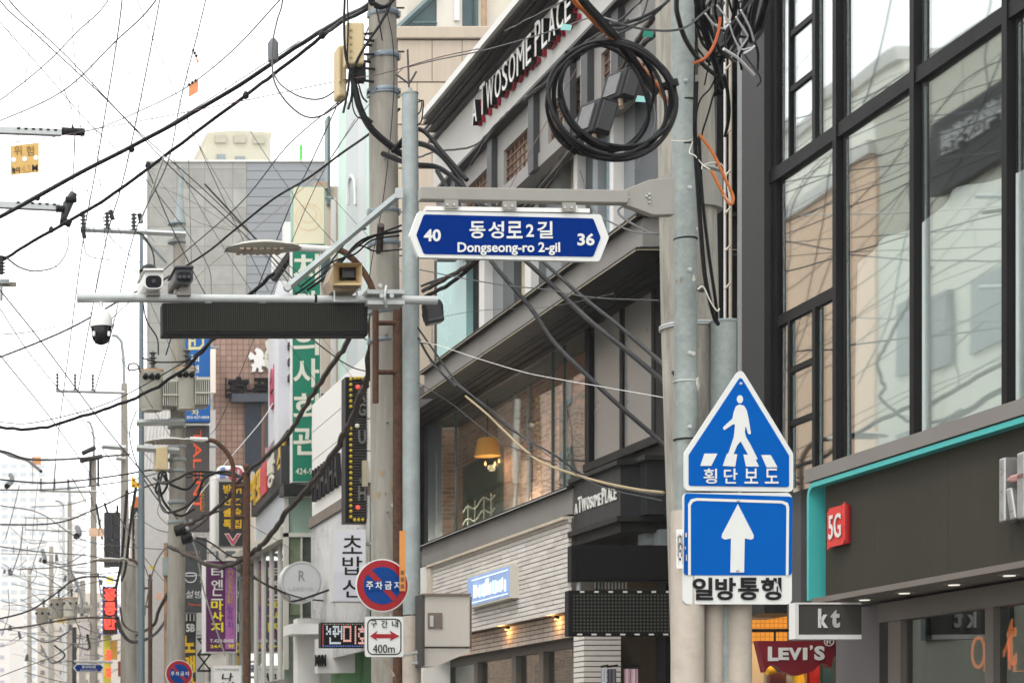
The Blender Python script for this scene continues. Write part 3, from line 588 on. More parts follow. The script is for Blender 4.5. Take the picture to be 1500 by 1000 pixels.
# left bay
mb = MB(); kb(mb, -.02, .03, YK(1140), 18.82, 4.0, 12); kb(mb, -.02, .03, YK(1197), YK(1193), 6.95, 12); kb(mb, -.01, .03, 17.5, 18.8, 5.50, 5.60)
kb(mb, -.01, .03, YK(1158), YK(1156), 6.95, 12); kb(mb, -.01, .03, YK(1158), YK(1155), 4, 5.5); kb(mb, -.02, .03, YK(1197), YK(1193), 4, 5.5); mb.build('window_frame', kframe, shop)
for z in (7.55, 8.05):
    kb(MB(), -.005, .03, YK(1193), YK(1158), z, z+.05).build('casement_bar', kframe, shop)
for z in (4.55, 5.03):
    kb(MB(), -.005, .03, YK(1193), YK(1158), z, z+.05).build('casement_bar', kframe, shop)
# panes: one per opening, slightly out of true as real panes are
ed = [8.2] + [v for ab in sorted(mull) for v in ab]; spans = [(ed[i], ed[i+1]) for i in range(0, len(ed)-1, 2)]
def pane(a, b, z0, z1, m=None):
    tx = R.uniform(-.006, .006); tz = R.uniform(-.004, .004)
    mb = MB(); mb.obox(K(.022, (a+b)/2, (z0+z1)/2), (KU + KV*tx).normalized(), (KV - KU*tx).normalized(), Vector((tz, 0, 1)).normalized(), .01, b-a-.01, z1-z0-.01)
    mb.build('window_pane', m or kglass, shop)
for a, b in spans:
    for z0, z1 in ((3.9, 6.835), (6.955, 8.52), (8.63, 10.2)): pane(a, b, z0, z1)
pane(17.52, YK(1197), 6.955, 8.52); pane(YK(1186), YK(1160), 6.955, 8.52); pane(YK(1155), YK(1143), 6.955, 8.52)
pane(17.52, YK(1143), 5.6, 6.835); pane(17.52, YK(1197), 3.95, 5.5); pane(YK(1186), YK(1158), 3.95, 5.5); pane(YK(1152), YK(1143), 3.95, 5.5); pane(17.52, 18.7, 8.63, 10.2)
# white dust sheet hanging inside the lower panes, its top edge sagging between fixings
sheet_m = mat('white_dust_sheet', (0.88, 0.88, 0.85), 0.85, var=0.05, scale=2, streak=True)
sheet = MB(); n = 90; rows_ = 5; y0, y1 = 8.3, 17.45
for j in range(rows_):
    for i in range(n+1):
        y = y0 + (y1-y0)*i/n; top = 5.85 + 0.05*math.sin(y*2.1) + 0.03*math.sin(y*5.3) ; z = 3.9 + (top-3.9)*j/(rows_-1)
        sheet.v.append(K(.16 + .035*math.sin(y*4.3 + j*.25) + .02*math.sin(y*11+j*.5), y, z))
for j in range(rows_-1):
    for i in range(n): a = j*(n+1)+i; sheet.f.append((a, a+1, a+n+2, a+n+1))
sheet.smooth = True
sheet.build('dust_sheet', sheet_m, shop)
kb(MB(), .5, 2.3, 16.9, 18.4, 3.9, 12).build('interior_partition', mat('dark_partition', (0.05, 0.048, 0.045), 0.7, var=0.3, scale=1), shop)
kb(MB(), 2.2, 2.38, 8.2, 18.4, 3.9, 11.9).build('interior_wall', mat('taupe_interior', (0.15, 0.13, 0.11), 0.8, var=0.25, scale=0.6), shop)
# fascia with teal rim
olive = mat('olive_grey_fascia', (0.042, 0.039, 0.029), 0.85, var=0.12, scale=2.5, bump=0.3, stain=0.3, stain_col=(.06,.056,.046), streak=True, spec=.15)
teal = mat('teal_rim', (0.06, 0.42, 0.40), 0.35, var=0.03)
fx = -.25
yf1 = YK(1182, fx)
zt = 1.6 + .3137*(7.603+fx); zb = 1.6 + .1787*(7.603+fx)
fas_edges = [8.3, 10.4, 12.5, 14.05, 15.2, 16.4, yf1-.16]
for a, b in zip(fas_edges[:-1], fas_edges[1:]): kb(MB(), fx+.09, 0.2, a+.002, b-.002, zb+.02, zt-.02).build('fascia_panel', olive, shop)
# rim: rounded corner, runs along the top and down the far end
def kpoly(mb, pts_out, pts_in, x0, x1):
    i = len(mb.v); m = len(pts_out)
    for P in (pts_out, pts_in):
        for x in (x0, x1):
            for (y, z) in P: mb.v.append(K(x, y, z))
    for k in range(m-1):
        o0, o1, p0, p1 = i+k, i+m+k, i+2*m+k, i+3*m+k
        mb.f += [(o0, o0+1, p0+1, p0), (o1, p1, p1+1, o1+1), (o0, o1, o1+1, o0+1), (p0, p0+1, p1+1, p1)]
    return mb
r1, r2 = .12, .08; cy, cz = yf1-.12, zt-.12
po = [(8.3, zt)] + [(cy + r1*math.sin(math.radians(a)), cz + r1*math.cos(math.radians(a))) for a in range(0, 91, 15)] + [(yf1, zb)]
pi_ = [(8.3, zt-.04)] + [(cy + r2*math.sin(math.radians(a)), cz + r2*math.cos(math.radians(a))) for a in range(0, 91, 15)] + [(yf1-.04, zb)]
kpoly(MB(), po, pi_, fx, .15).build('teal_rim', teal, shop)
mb = MB(); po2 = [(y + (.05 if k > 0 else 0), z + .09) for k, (y, z) in enumerate(po)]
kb(MB(), fx-.01, .05, 8.3, yf1+.03, zt+.012, zt+.125).build('grey_coping', mat('warm_grey_coping', (0.20, 0.185, 0.17), 0.55, var=0.08, scale=2, streak=True), shop)
sof = mat('soffit_panel', (0.16, 0.14, 0.12), 0.5, var=0.1, scale=3)
kb(MB(), fx+.02, .9, 8.3, yf1-.05, zb-.03, zb+.015).build('soffit', sof, shop)
lampm = mat('soffit_lamp_glow', (1, .93, .8), .4, var=0, emit=.7)
for y in (12.9, 13.7, 14.6, 15.4, 16.2, 16.9):
    f = MB().lathe(K(-.02, y, zb-.036), [(.07, 0), (.075, .006)], n=16).build('soffit_lamp', grey_metal, shop); MB().lathe(K(-.02, y, zb-.042), [(.04, 0), (.04, .006)], n=16).build('lamp_lens', lampm, f)
# shopfront under the fascia
bronze = mat('bronze_door_frame', (0.13, 0.115, 0.10), 0.4, 0.2, var=0.12, scale=3)
wx = .22
kglass2 = glass_mat('shopfront_glass', (0.45, 0.48, 0.44), 1.9, wave=0.1, wscale=0.6, base=0.03)
zf = 2.86
kb(MB(), wx-.04, wx+.12, 8.3, 17.1, 2.70, zf).build('head_frame', bronze, shop)
for a, b in ((16.66, 17.0), (15.18, 15.42), (13.6, 13.82), (12.1, 12.3)):
    kb(MB(), wx-.03, wx+.04, a+.06, b-.06, .12, 2.70).build('shopfront_post', bronze, shop)
for a, b in ((15.42, 16.72), (13.82, 15.18), (12.3, 13.6)):
    kb(MB(), wx+.02, wx+.035, a-.06, b+.06, .3, 2.70).build('shopfront_pane', kglass2, shop)
kb(MB(), wx-.02, wx+.3, 16.96, 17.12, .12, zf).build('dark_reveal', dark_frame, shop)
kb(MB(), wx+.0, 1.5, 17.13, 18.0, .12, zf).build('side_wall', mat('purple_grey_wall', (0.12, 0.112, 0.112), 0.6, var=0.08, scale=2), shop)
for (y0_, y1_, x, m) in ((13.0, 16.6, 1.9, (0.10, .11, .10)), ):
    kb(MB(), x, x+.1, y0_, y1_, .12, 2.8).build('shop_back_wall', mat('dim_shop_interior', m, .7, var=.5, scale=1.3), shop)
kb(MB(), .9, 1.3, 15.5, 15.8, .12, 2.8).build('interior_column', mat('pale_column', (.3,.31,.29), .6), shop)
neon = mat('orange_neon', (1.0, .22, .04), .4, var=0, emit=1.6)
o_n = thing('neon_sign', 'orange neon capital letters glowing inside the phone shop window', 'neon sign', tuple(K(.5, 15, 1.9)))
txt('neon_letter', 'O', K(wx+.3, YK(1433, wx+.3), HK(1433, 955, wx+.3)), KF, .22, .26, neon, o_n, ext=.01, bold=-.01)
txt('neon_letter', 'M', K(wx+.3, YK(1470, wx+.3), HK(1470, 958, wx+.3)), KF, .2, .24, neon, o_n, ext=.01, bold=-.01)
txt('neon_letter', 'A', K(wx+.3, YK(1453, wx+.3)+.05, HK(1456, 959, wx+.3)), KF, .15, .24, neon, o_n, ext=.01, bold=-.01)
txt('neon_letter', 't', K(wx+.3, YK(1482, wx+.3), HK(1482, 940, wx+.3)), KF, .14, .36, neon, o_n, ext=.01, bold=.02)
txt('neon_letter', 'LE', K(wx+.3, YK(1500, wx+.3), HK(1500, 975, wx+.3)), KF, .3, .08, neon, o_n, ext=.01, bold=-.01)
# red 5G tile
g5 = thing('red_logo_tile', 'red curved-corner tile reading 5G on the olive shop fascia', 'sign', tuple(K(fx, 16.7, 3.2)))
red = mat('glossy_red', (0.62, 0.035, 0.03), .3, var=.04); redd = mat('dark_red_edge', (0.36, 0.012, 0.015), .35, var=.03)
x5 = fx+.09; ya, yb_ = YK(1238, x5-.05), YK(1212, x5-.05); za, zb5 = HK(1238, 796, x5-.05), HK(1238, 738, x5-.05)
kb(MB(), x5-.045, x5-.002, ya, yb_, za, zb5).build('tile_body', redd, g5, bevel=.012)
W5, H5 = yb_-ya, zb5-za; ce = K(x5-.052, (ya+yb_)/2, (za+zb5)/2)
pl = [(-W5/2, -H5/2-.02), (-W5/2+.06, -H5/2), (W5/2-.04, -H5/2), (W5/2, -H5/2+.04), (W5/2, H5/2+.02), (W5/2-.06, H5/2), (-W5/2+.04, H5/2), (-W5/2, H5/2-.04)]
MB().prism(pl, ce, KF, .01).build('tile_face', red, g5)
txt('tile_lettering', '5G', K(x5-.057, (ya+yb_)/2, (za+zb5)/2), KF, W5*.68, H5*.62, lw, g5, ext=.006, bold=.01)
# chrome kt letters on fascia
ch = thing('channel_letters', 'large glossy silver letters kt on the olive fascia at the right edge', 'sign letters', tuple(K(fx, 13.8, 3.2)))
chrome = mat('chrome_letter', (0.62, 0.62, 0.60), .18, .75, var=.12, scale=8); 
zk = (HK(1465, 763, fx-.1) + HK(1465, 668, fx-.1))/2; hk = HK(1465, 668, fx-.1) - HK(1465, 763, fx-.1)
def kpr(P, name, m, par, d=.1):
    xx = fx - .02; q = [(YK(px, xx), HK(px, py, xx)) for px, py in P]; yc = sum(a for a, b in q)/len(q); zc = sum(b for a, b in q)/len(q)
    pl_ = [(-(a-yc), b-zc) for a, b in q]; ar_ = sum(pl_[i-1][0]*pl_[i][1]-pl_[i][0]*pl_[i-1][1] for i in range(len(pl_)))
    if ar_ < 0: pl_.reverse()
    return MB().prism(pl_, K(xx, yc, zc), KF, d).build(name, m, par, bevel=.012)
dullm = mat('brushed_letter_metal', (.42,.42,.41), .3, .55, var=.25, scale=9)
kpr([(1463,672),(1471,669),(1471,763),(1463,766)], 'letter_stem', dullm, ch)
kpr([(1473,716),(1480,713),(1487,759),(1479,762)], 'letter_leg', dullm, ch)
kpr([(1472,704),(1480,696),(1540,678),(1540,694),(1482,706)], 'letter_swoosh', mat('faded_pink_metal', (.50,.27,.25), .35, .3, var=.2, scale=6), ch)
kpr([(1489,664),(1500,660),(1500,752),(1525,744),(1525,757),(1489,760)], 'letter_stem', dullm, ch)
# kt blade sign
Yk = 16.9
bl_ = thing('blade_sign', 'dark square kt blade sign in a white frame under the teal rim', 'sign', U(1212, 935, Yk))
rect(1170, 885, 1262, 929, Yk, .1).build('sign_panel', mat('dark_taupe_panel', (.06, .056, .05), .5, var=.05), bl_)
mb = MB(); rect(1165, 882, 1170, 935, Yk-.01, .12, mb); rect(1170, 929, 1262, 935.5, Yk-.01, .12, mb); rect(1170, 882, 1262, 884.5, Yk-.01, .12, mb); mb.build('sign_frame', white_plastic, bl_)
txt('sign_lettering', 'k', U(1205, 905, Yk), CAMF, 14*Yk/3000, 28*Yk/3000, lw, bl_, ext=.01, bold=.035); txt('sign_lettering', 't', U(1223, 906, Yk), CAMF, 13*Yk/3000, 26*Yk/3000, mat('dim_letter_white', (.45,.44,.42), .5), bl_, ext=.01, bold=.035)
# denim shop: red batwing sign, tiled lintel, cream wall
Yd = 18.35
den = thing('clothing_shop', 'clothing shop with glow-tinted tiled lintel and cream wall between the poles and the phone shop', 'building', (9.0, 20.5, .12))
glow_tinted_tile = grid_mat('glow_tinted_tile', (0.62, 0.31, 0.05), (.35, .17, .03), .045, .045, .004, axis='X', offset=0, var=.06, bump=.2)  # warm lamp glow on the tiles is put into their colour
Yw = 20.4
mb = MB(); mb.box(8.15, 9.6, Yw, Yw+.3, Z_(940, Yw), Z_(878, Yw)); mb.build('tiled_lintel', glow_tinted_tile, den)
mb = MB(); mb.box(8.0, 9.7, 18.85, Yw, Z_(876, Yw)+.02, Z_(876, Yw)+.1); mb.build('soffit', mat('glow_tinted_soffit', (.5, .27, .07), .5), den)  # orange lamplight on the ceiling is mixed into its amber colour
MB().box(8.15, 9.6, Yw+.02, Yw+.3, .12, Z_(940, Yw)).build('wall', mat('cream_shop_wall', (.62, .52, .37), .8, var=.04), den)
dark_green = mat('dim_green_interior', (.07, .085, .06), .7, var=.4, scale=2)
MB().box(8.1, 9.7, Yw+.31, Yw+.5, Z_(878, Yw), 6).build('upper_wall', dark_green, den)
for (a, b, t_, m) in ((1128, 1150, 956, (.15,.05,.05)), (1152, 1168, 958, (.35,.36,.36)), (1170, 1180, 948, (.45,.25,.03)), (1186, 1200, 950, (.5,.03,.03)), (1206, 1222, 940, (.04,.10,.13))):
    rect(a, t_, b, 1060, Yw-.1, .06).build('display_panel', mat('display_%d' % a, m, .5, var=.3, scale=5), den)
mb = MB(); mb.tube([U(1122, 980, Yw-.3), U(1150, 973, Yw-.3), U(1168, 985, Yw-.3), U(1172, 1010, Yw-.3)], .06, 8); mb.build('yellow_display_arch', mat('yellow_display', (.7, .40, .02), .5), den)
ld = bpy.data.lights.new('shop_lamp', 'POINT'); lo = bpy.data.objects.new('shop_lamp', ld); C.objects.link(lo)
ld.energy = 22; ld.color = (1, .72, .35); ld.shadow_soft_size = .1; lo.location = (8.7, 19.6, 2.95)
MB().tube([U(1090, 923, Yd+.1), U(1230, 922, Yd+.1)], .014, 6).build('sign_rail', black_plastic, den)
bw = thing('batwing_sign', 'dark red batwing sign with white lettering and registered mark hanging over the shop door', 'sign', U(1168, 985, Yd))
maroon = mat('maroon_sign', (0.17, 0.012, 0.02), .45, var=.06)
s_ = Yd/3000
top = [(1110, 938), (1226, 938)]
poly = [(1226, 938), (1218, 978)] + [(1218 - 26*(k/8), 978 + (-1)*(9*math.sin(math.pi*(k/8))) + 4*(k/8)) for k in range(1, 8)] + [(1190, 983), (1168, 989), (1146, 983)] + [(1146 - 26*(k/8), 983 - 9*math.sin(math.pi*k/8) - 1*(k/8)) for k in range(1, 8)] + [(1121, 984), (1110, 938)]
poly = [((x-1168)*s_, (960-y)*s_) for x, y in poly]
pz = MB().prism(list(reversed(poly)), U(1168, 960, Yd), CAMF, .1).build('sign_board', maroon, bw)
txt('sign_lettering', 'L', U(1132, 957, Yd), CAMF, 15*s_, 21*s_, lw, pz, ext=.008, bold=.045)
txt('sign_lettering', 'E', U(1147.5, 957, Yd), CAMF, 15*s_, 18*s_, lw, pz, ext=.008, bold=.045)
txt('sign_lettering', 'V', U(1164, 957, Yd), CAMF, 19*s_, 18*s_, lw, pz, ext=.008, bold=.045)
txt('sign_lettering', 'I', U(1179, 957, Yd), CAMF, 6*s_, 18*s_, lw, pz, ext=.008, bold=.045)
txt('sign_lettering', '\u2019', U(1188, 948, Yd), CAMF, 4*s_, 7*s_, lw, pz, ext=.008, bold=.045)
txt('sign_lettering', 'S', U(1200, 956, Yd), CAMF, 15*s_, 21*s_, lw, pz, ext=.008, bold=.045)
txt('registered_mark', '\u00ae', U(1214, 939, Yd-.01), CAMF, 15*s_, 14*s_, lw, pz, ext=.006)
MB().tube([U(1135, 938, Yd+.05), U(1135, 923, Yd+.1)], .01, 5).build('hanger', black_plastic, bw); MB().tube([U(1205, 938, Yd+.05), U(1205, 923, Yd+.1)], .01, 5).build('hanger', black_plastic, bw)
# things in the gap between the two buildings: pipes, ladder frame
gap = thing('alley_pipes', 'vertical pipes and cable ladder on the wall between the near pole and the dark building', 'pipes', (9.0, 21.0, .12))
gm = mat('gap_wall', (.11, .11, .108), .7, var=.2, scale=2, streak=True)
MB().box(9.2, 13, 21.2, 21.5, 3.2, 12).build('back_wall', gm, gap)
for (px, w, m) in ((1062, 4, white_trim), (1070, 5, cream_trim), (1083, 6, galv), (1092, 8, grey_metal)):
    MB().tube([U(px, 1000, 20.6), U(px, -80, 20.6)], w*20.6/6000, 8).build('pipe', m, gap)
for py in (28, 95, 190, 250, 305, 360, 415, 470, 530, 600):
    MB().tube([U(1062, py+8, 20.5), U(1070, py, 20.5)], .012, 5).build('rung', cream_trim, gap)
MB().box(X_(1050, 20.9), X_(1068, 20.9), 20.9, 21.1, Z_(620, 20.9), Z_(140, 20.9)).build('dark_duct', dark_frame, gap)
# ================================================================== ROW OF BUILDINGS BEYOND THE CAFE
def board_c(pl, o, fr, d, name, m, parent=None, **k): return MB().prism(pl, o, fr, d).build(name, m, parent, **k)
stone_m = [mat('stone_panel_a', (0.50, 0.43, 0.335), 0.8, var=.07, scale=9, bump=.3, stain=.2, stain_col=(.36,.28,.2), streak=True), mat('stone_panel_b', (0.46, 0.39, 0.31), 0.8, var=.08, scale=9, bump=.3, stain=.25, stain_col=(.33,.26,.18), streak=True)]
Ys = 35.0
stone = thing('stone_building', 'beige stone panelled building rising behind the cafe roof and the concrete pole', 'building', (10.5, 38, .12))
joint = mat('dark_joint', (.14,.12,.1), .9)
xs0 = X_(583, Ys)
MB().box(xs0+.03, 18, Ys+.04, 39.0, .12, Z_(42, Ys)).build('wall', joint, stone)
rows = [(58, 40, 'cap'), (120, 59, 0), (182, 121, 1), (246, 183, 0), (310, 247, 1), (374, 311, 0), (438, 375, 1), (502, 439, 0), (566, 503, 1), (630, 567, 0), (694, 631, 1)]
for k, (yb, yt, t) in enumerate(rows):
    if t == 'cap':
        MB().box(xs0-.03, 14, Ys-.06, Ys+.3, Z_(yb, Ys), Z_(yt, Ys)).build('parapet_cap', stone_m[1], stone, bevel=.02); continue
    px = 583 + (0 if t == 0 else -20); first = True
    xsb = [583, 633, 677, 721, 765] if t == 0 else [583, 611, 655, 699, 743, 787]
    for a, b in zip(xsb[:-1], xsb[1:]):
        MB().box(X_(a, Ys)+.006, X_(b, Ys)-.006, Ys, Ys+.035, Z_(yb, Ys)+.006, Z_(yt, Ys)-.006).build('stone_panel', R.choice(stone_m), stone)
# set-back upper storeys
Yu = 36.5
MB().box(X_(596, Yu), 18, Yu, 39, Z_(70, Yu), Z_(-120, Yu)).build('upper_storey', mat('ivory_upper_wall', (.56,.52,.44), .7, var=.05, streak=True), stone)
tealg = mat('dark_teal_glass', (.06,.10,.11), .15, var=.3, scale=1.5); tframe = mat('teal_grey_frame', (.10,.15,.155), .4, var=.1)
mb = MB(); mb.prism([(X_(586,Yu-.1), Z_(42,Yu-.1)), (X_(640,Yu-.1), Z_(42,Yu-.1)), (X_(640,Yu-.1), Z_(-4,Yu-.1)), (X_(632,Yu-.1), Z_(-4,Yu-.1))], Vector((0, Yu-.1, 0)), CAMF, .05); mb.build('sloped_glazing', tealg, stone)
MB().tube([U(583, 42, Yu-.2), U(641, -12, Yu-.2)], .06, 4).build('sloped_frame', tframe, stone)
MB().tube([U(604, 34, Yu-.2), U(640, 34, Yu-.2)], .025, 4).build('sloped_frame', tframe, stone)
rect(640, -60, 677, 44, Yu-.15, .1).build('white_pilaster', mat('pearl_panel', (.60,.57,.51), .5, var=.05), stone)
rect(666, -60, 673, 30, Yu-.2, .05).build('notice_strip', white_paint, stone)
rect(677, -60, 700, 44, Yu-.12, .1).build('window', tealg, stone)
mb = MB(); rect(697, -60, 702, 77, Yu-.25, .12, mb); mb.build('drain_channel', tframe, stone)
rect(702, -60, 790, 100, Yu-.3, .3).build('side_block', mat('ivory_upper_wall', (.56,.52,.44)), stone)
MB().tube([U(709, -60, Yu-.4), U(709, 70, Yu-.4)], .05, 8).build('rusty_drainpipe', mat('tan_pipe', (.36,.25,.16), .7, var=.3), stone)
# iron rungs on the mid pole side of the stone wall are steps of the pole (see pole)
# mint banner building
mint = thing('mint_banner_building', 'building front wrapped in a pale mint banner behind the concrete pole', 'building', (9, 38, .12))
Xm = 8.5; ym0, ym1 = 35.3, YF(495, Xm); zm = HF(497, 163, Xm)
MB().box(Xm+.05, 14, ym0+.05, ym1, .12, zm-.05).build('wall', mat('pale_rear_wall', (.5,.5,.46), .8), mint)
mintm = mat('mint_banner', (0.47, 0.62, 0.55), .5, var=.06, scale=.7, stain=.15, stain_col=(.6,.68,.62), streak=True)
MB().box(Xm, Xm+.04, ym0, YF(536, Xm), 7.0, zm).build('banner', mintm, mint)
MB().box(Xm-.005, Xm+.04, YF(536, Xm), YF(525, Xm), 7.0, zm-.1).build('banner_strip', mat('pale_violet_panel', (.5,.53,.53), .5, var=.06), mint)
MB().box(Xm, Xm+.04, YF(525, Xm), YF(507, Xm), 6.0, zm-.1).build('banner', mat('silver_grey_panel', (.40,.44,.44), .4, var=.15, scale=1.5, streak=True), mint)
MB().box(Xm, Xm+.04, YF(507, Xm), ym1, 6.0, zm).build('banner', mintm, mint)
tubem = mat('white_outline', (.66,.68,.66), .5)
ar = [(Xm-.02, YF(511, Xm)+.0, HF(511, 300, Xm)), (Xm-.02, YF(512, Xm), HF(512, 268, Xm)), (Xm-.02, YF(516, Xm), HF(516, 258, Xm)), (Xm-.02, YF(521, Xm), HF(521, 268, Xm)), (Xm-.02, YF(522, Xm), HF(522, 300, Xm))]
MB().tube(spline(ar, 5), .03, 5).build('arch_line', tubem, mint)
strip = mat('wrinkled_white_film', (.55,.60,.57), .35, var=.3, scale=1.2, streak=True, stain=.4, stain_col=(.36,.52,.45))
MB().box(Xm-.01, Xm, ym0, ym1, 4.9, 7.4).build('film', strip, mint)
MB().box(8.15, 8.5, YF(546, 8.3), YF(496, 8.3), .12, 4.6).build('shopfront', mat('leaf_green_front', (.12,.25,.11), .6, var=.08), mint)
glassf = glass_mat('clear_balustrade', (.8, .9, .86), 1.6, wave=.3, wscale=1.2, base=.05)
MB().box(8.0, 8.03, YF(540, 8), YF(446, 8), 4.2, 6.2).build('balustrade_pane', glassf, mint)
Yc = 36.6
# beige strip of wall behind the green sign
be = thing('beige_building', 'narrow beige building with dark windows just left of the mint banner', 'building', (9.2, 41.5, .12))
rect(462, 273, 497, 700, 41.0, 3.0).build('wall', mat('beige_stone_wall', (.52,.45,.37), .8, var=.08, streak=True), be)
rect(480, 170, 484, 300, 40.9, .3).build('teal_post', tframe, be)
rect(486, 290, 492, 640, 40.8, .1).build('white_downpipe', white_trim, be)
rect(461, 370, 483, 412, 40.9, .08).build('window', tealg, be)
for y0, y1 in ((576, 618), (640, 690)): rect(464, y0, 486, y1, 40.9, .08).build('window', tealg, be)
rect(464, 668, 486, 676, 40.8, .1).build('planter', mat('green_planter', (.05,.12,.04), .7, var=.5, scale=30), be)
rect(462, 266, 482, 276, 40.9, .6).build('roof_kerb', mat('terracotta_kerb', (.4,.3,.22), .8), be)
# white letters building  (facade plane measured from its lower edge)
Y1 = 38.0; Y2 = Y1*(1105-722.)/(1105-757.5)
def FR(pa, pb, Ya_, Yb2):
    a = Vector((X_(pa, Ya_), Ya_, 0)); b = Vector((X_(pb, Yb2), Yb2, 0)); u = (b-a).normalized(); return a, u, (b-a).length
a, u, Lw = FR(457, 506, 38.0, Y2)
Y3 = Y2*.953; a2, u2, L2 = FR(457, 537, 38.0, 33.2)
wf = thing('white_panel_shop', 'white panelled shopfront with black raised letters beside the bulb-edged sign', 'building', tuple(a + Vector((1.5, .5, .12))))
wp = mat('white_panel', (.72,.71,.67), .45, var=.03, scale=1.5)
zt = Z_(652, 38.0); zb = Z_(757.5, 38.0)
for k in range(4):
    z0 = zb + (zt+.75-zb)*k/4; z1 = zb + (zt+.75-zb)*(k+1)/4
    o = a + Vector((0, 0, z0)); MB().prism([(0, .008), (L2, .008), (L2, z1-z0-.008), (0, z1-z0-.008)], o, (u2, Vector((0,0,1))), .12).build('cladding_panel', wp, wf)
mb = MB(); mb.prism([(.05, zb+.02), (L2, zb+.02), (L2, zt+.7), (.05, zt+.7)], Vector((a.x, a.y, 0)) + u2.cross(Vector((0,0,1)))*-.14, (u2, Vector((0,0,1))), .25); mb.build('wall', joint, wf)
# black letters, each its own piece
Lt = 'DAHWA'
t0 = (462-457)/80; 
for i, chh in enumerate('HAHAHA'):
    f = .13 + i*.085; c = a + u2*(L2*f); zc = Z_(712, 37.4)+.02
    txt('raised_letter', chh, (c.x, c.y, zc), (u2, Vector((0,0,1))), L2*.066, .58, black_plastic, wf, ext=.09, bold=.0)
mb = MB(); mb.prism([(-.1, zb-.2), (L2, zb-.2), (L2, zb-.02), (-.1, zb-.02)], Vector((a.x, a.y, 0)) - u2.cross(Vector((0,0,1)))*-.05, (u2, Vector((0,0,1))), .3); mb.build('gutter', mat('dusty_brown_gutter', (.2,.17,.14), .8, var=.3), wf)
refl = glass_mat('shop_upper_glass', (.6,.66,.63), 2.2, wave=.5, wscale=1.4, base=.25)
wash = mat('mottled_reflection_paint', (.50,.54,.51), .3, var=.5, scale=1.6, stain=.5, stain_col=(.2,.24,.22))
mb = MB(); mb.prism([(-.1, 3.3), (L2, 3.3), (L2, zb-.2), (-.1, zb-.2)], Vector((a.x, a.y, 0)), (u2, Vector((0,0,1))), .05); mb.build('painted_window_sheet', wash, wf)  # opaque sheet; its mottled colour stands in for reflections in the glass
mb = MB(); rect(466, 935, 520, 985, 36.0, .3, mb); mb.build('lower_white_wall', white_plastic, wf)
txt('shop_lettering', 'MVN', U(469, 967, 36.0), CAMF, 16*36/3000., 17*36/3000., black_plastic, wf, ext=.05, bold=.08)
rect(436, 905, 468, 1010, 37.0, .4).build('white_wall', wp, wf)
mb = MB(); mb.box(X_(424, 36.6), X_(470, 36.6), 36.4, 37.2, Z_(929, 36.6), Z_(914, 36.6)); mb.build('canopy', white_paint, wf)
MB().box(X_(498, 36), X_(540, 36), 36.05, 36.5, Z_(1020, 36), Z_(890, 36)).build('green_wall', mat('leaf_green_front', (.12,.25,.11)), wf)
# glass-fronted building with green frames, px 357-455
gb = thing('glass_corner_building', 'pale framed glass building with green glass panes behind the rusty lamp post', 'building', (8.2, 44, .12))
pale_frame = mat('pale_window_frame', (.52,.50,.44), .5, var=.06); gpane = mat('pale_green_glass', (.27,.36,.29), .2, var=.1, scale=1)
rect(416, 725, 458, 1000, 39.4, 2).build('wall', mat('pale_green_grey_wall', (.22,.25,.20), .6, var=.12), gb)
for (x0, y0, x1, y1, m) in ((424, 729, 456, 780, gpane), (424, 787, 441, 900, mat('olive_glass', (.16,.20,.12), .25, var=.2)), (443, 787, 458, 900, mat('dim_glass', (.07,.075,.06), .25, var=.3))):
    rect(x0, y0, x1, y1, 39.32, .04).build('window_pane', m, gb)
for (x0, y0, x1, y1) in ((416, 722, 458, 728), (416, 780, 458, 786), (416, 728, 423, 980), (441, 787, 443, 930)):
    rect(x0, y0, x1, y1, 39.25, .1).build('window_frame', pale_frame, gb)
rect(416, 709, 459, 724, 39.0, .5).build('dark_fascia', dark_frame, gb)
Yg0, Yg1 = 40.0, 47.3
MB().box(7.75, 10, Yg0, Yg1, .12, 3.6).build('white_base', white_plastic, gb)
for k in range(9):
    y = Yg0 + (Yg1-Yg0)*k/8; MB().box(7.6, 7.66, y-.05, y+.05, 3.1, 5.8).build('window_frame', pale_frame, gb)
bl2 = glass_mat('milky_glass', (.6,.62,.58), 2.0, wave=.3, wscale=.8, base=.3)
for k in range(8):
    y = Yg0 + (Yg1-Yg0)*k/8; MB().box(7.64, 7.66, y+.05, y+.86, 3.1, 5.8).build('window_pane', bl2, gb)
vinyl = mat('purple_window_vinyl', (.10,.035,.09), .5, var=.4, scale=3); yv = mat('yellow_vinyl', (.62,.52,.04), .5)
for (y, m) in ((41.6, vinyl), (42.9, vinyl)):
    q = MB().box(7.67, 7.68, y, y+.7, 3.2, 5.2).build('window_vinyl', m, gb)
    for i, chh in enumerate('마사지'): txt('vinyl_letter', chh, (7.67, y+.35, 4.3-i*.4), FACF, .4, .32, yv, q, ext=.004)
MB().box(7.7, 9.9, Yg0, Yg1, 3.65, 6.0).build('dark_interior', mat('greyish_interior', (.2,.19,.17), .8, var=.5, scale=1.5), gb)
MB().box(7.45, 9.9, 39.9, Yg1+1, 5.8, 6.05).build('cornice', pale_frame, gb)
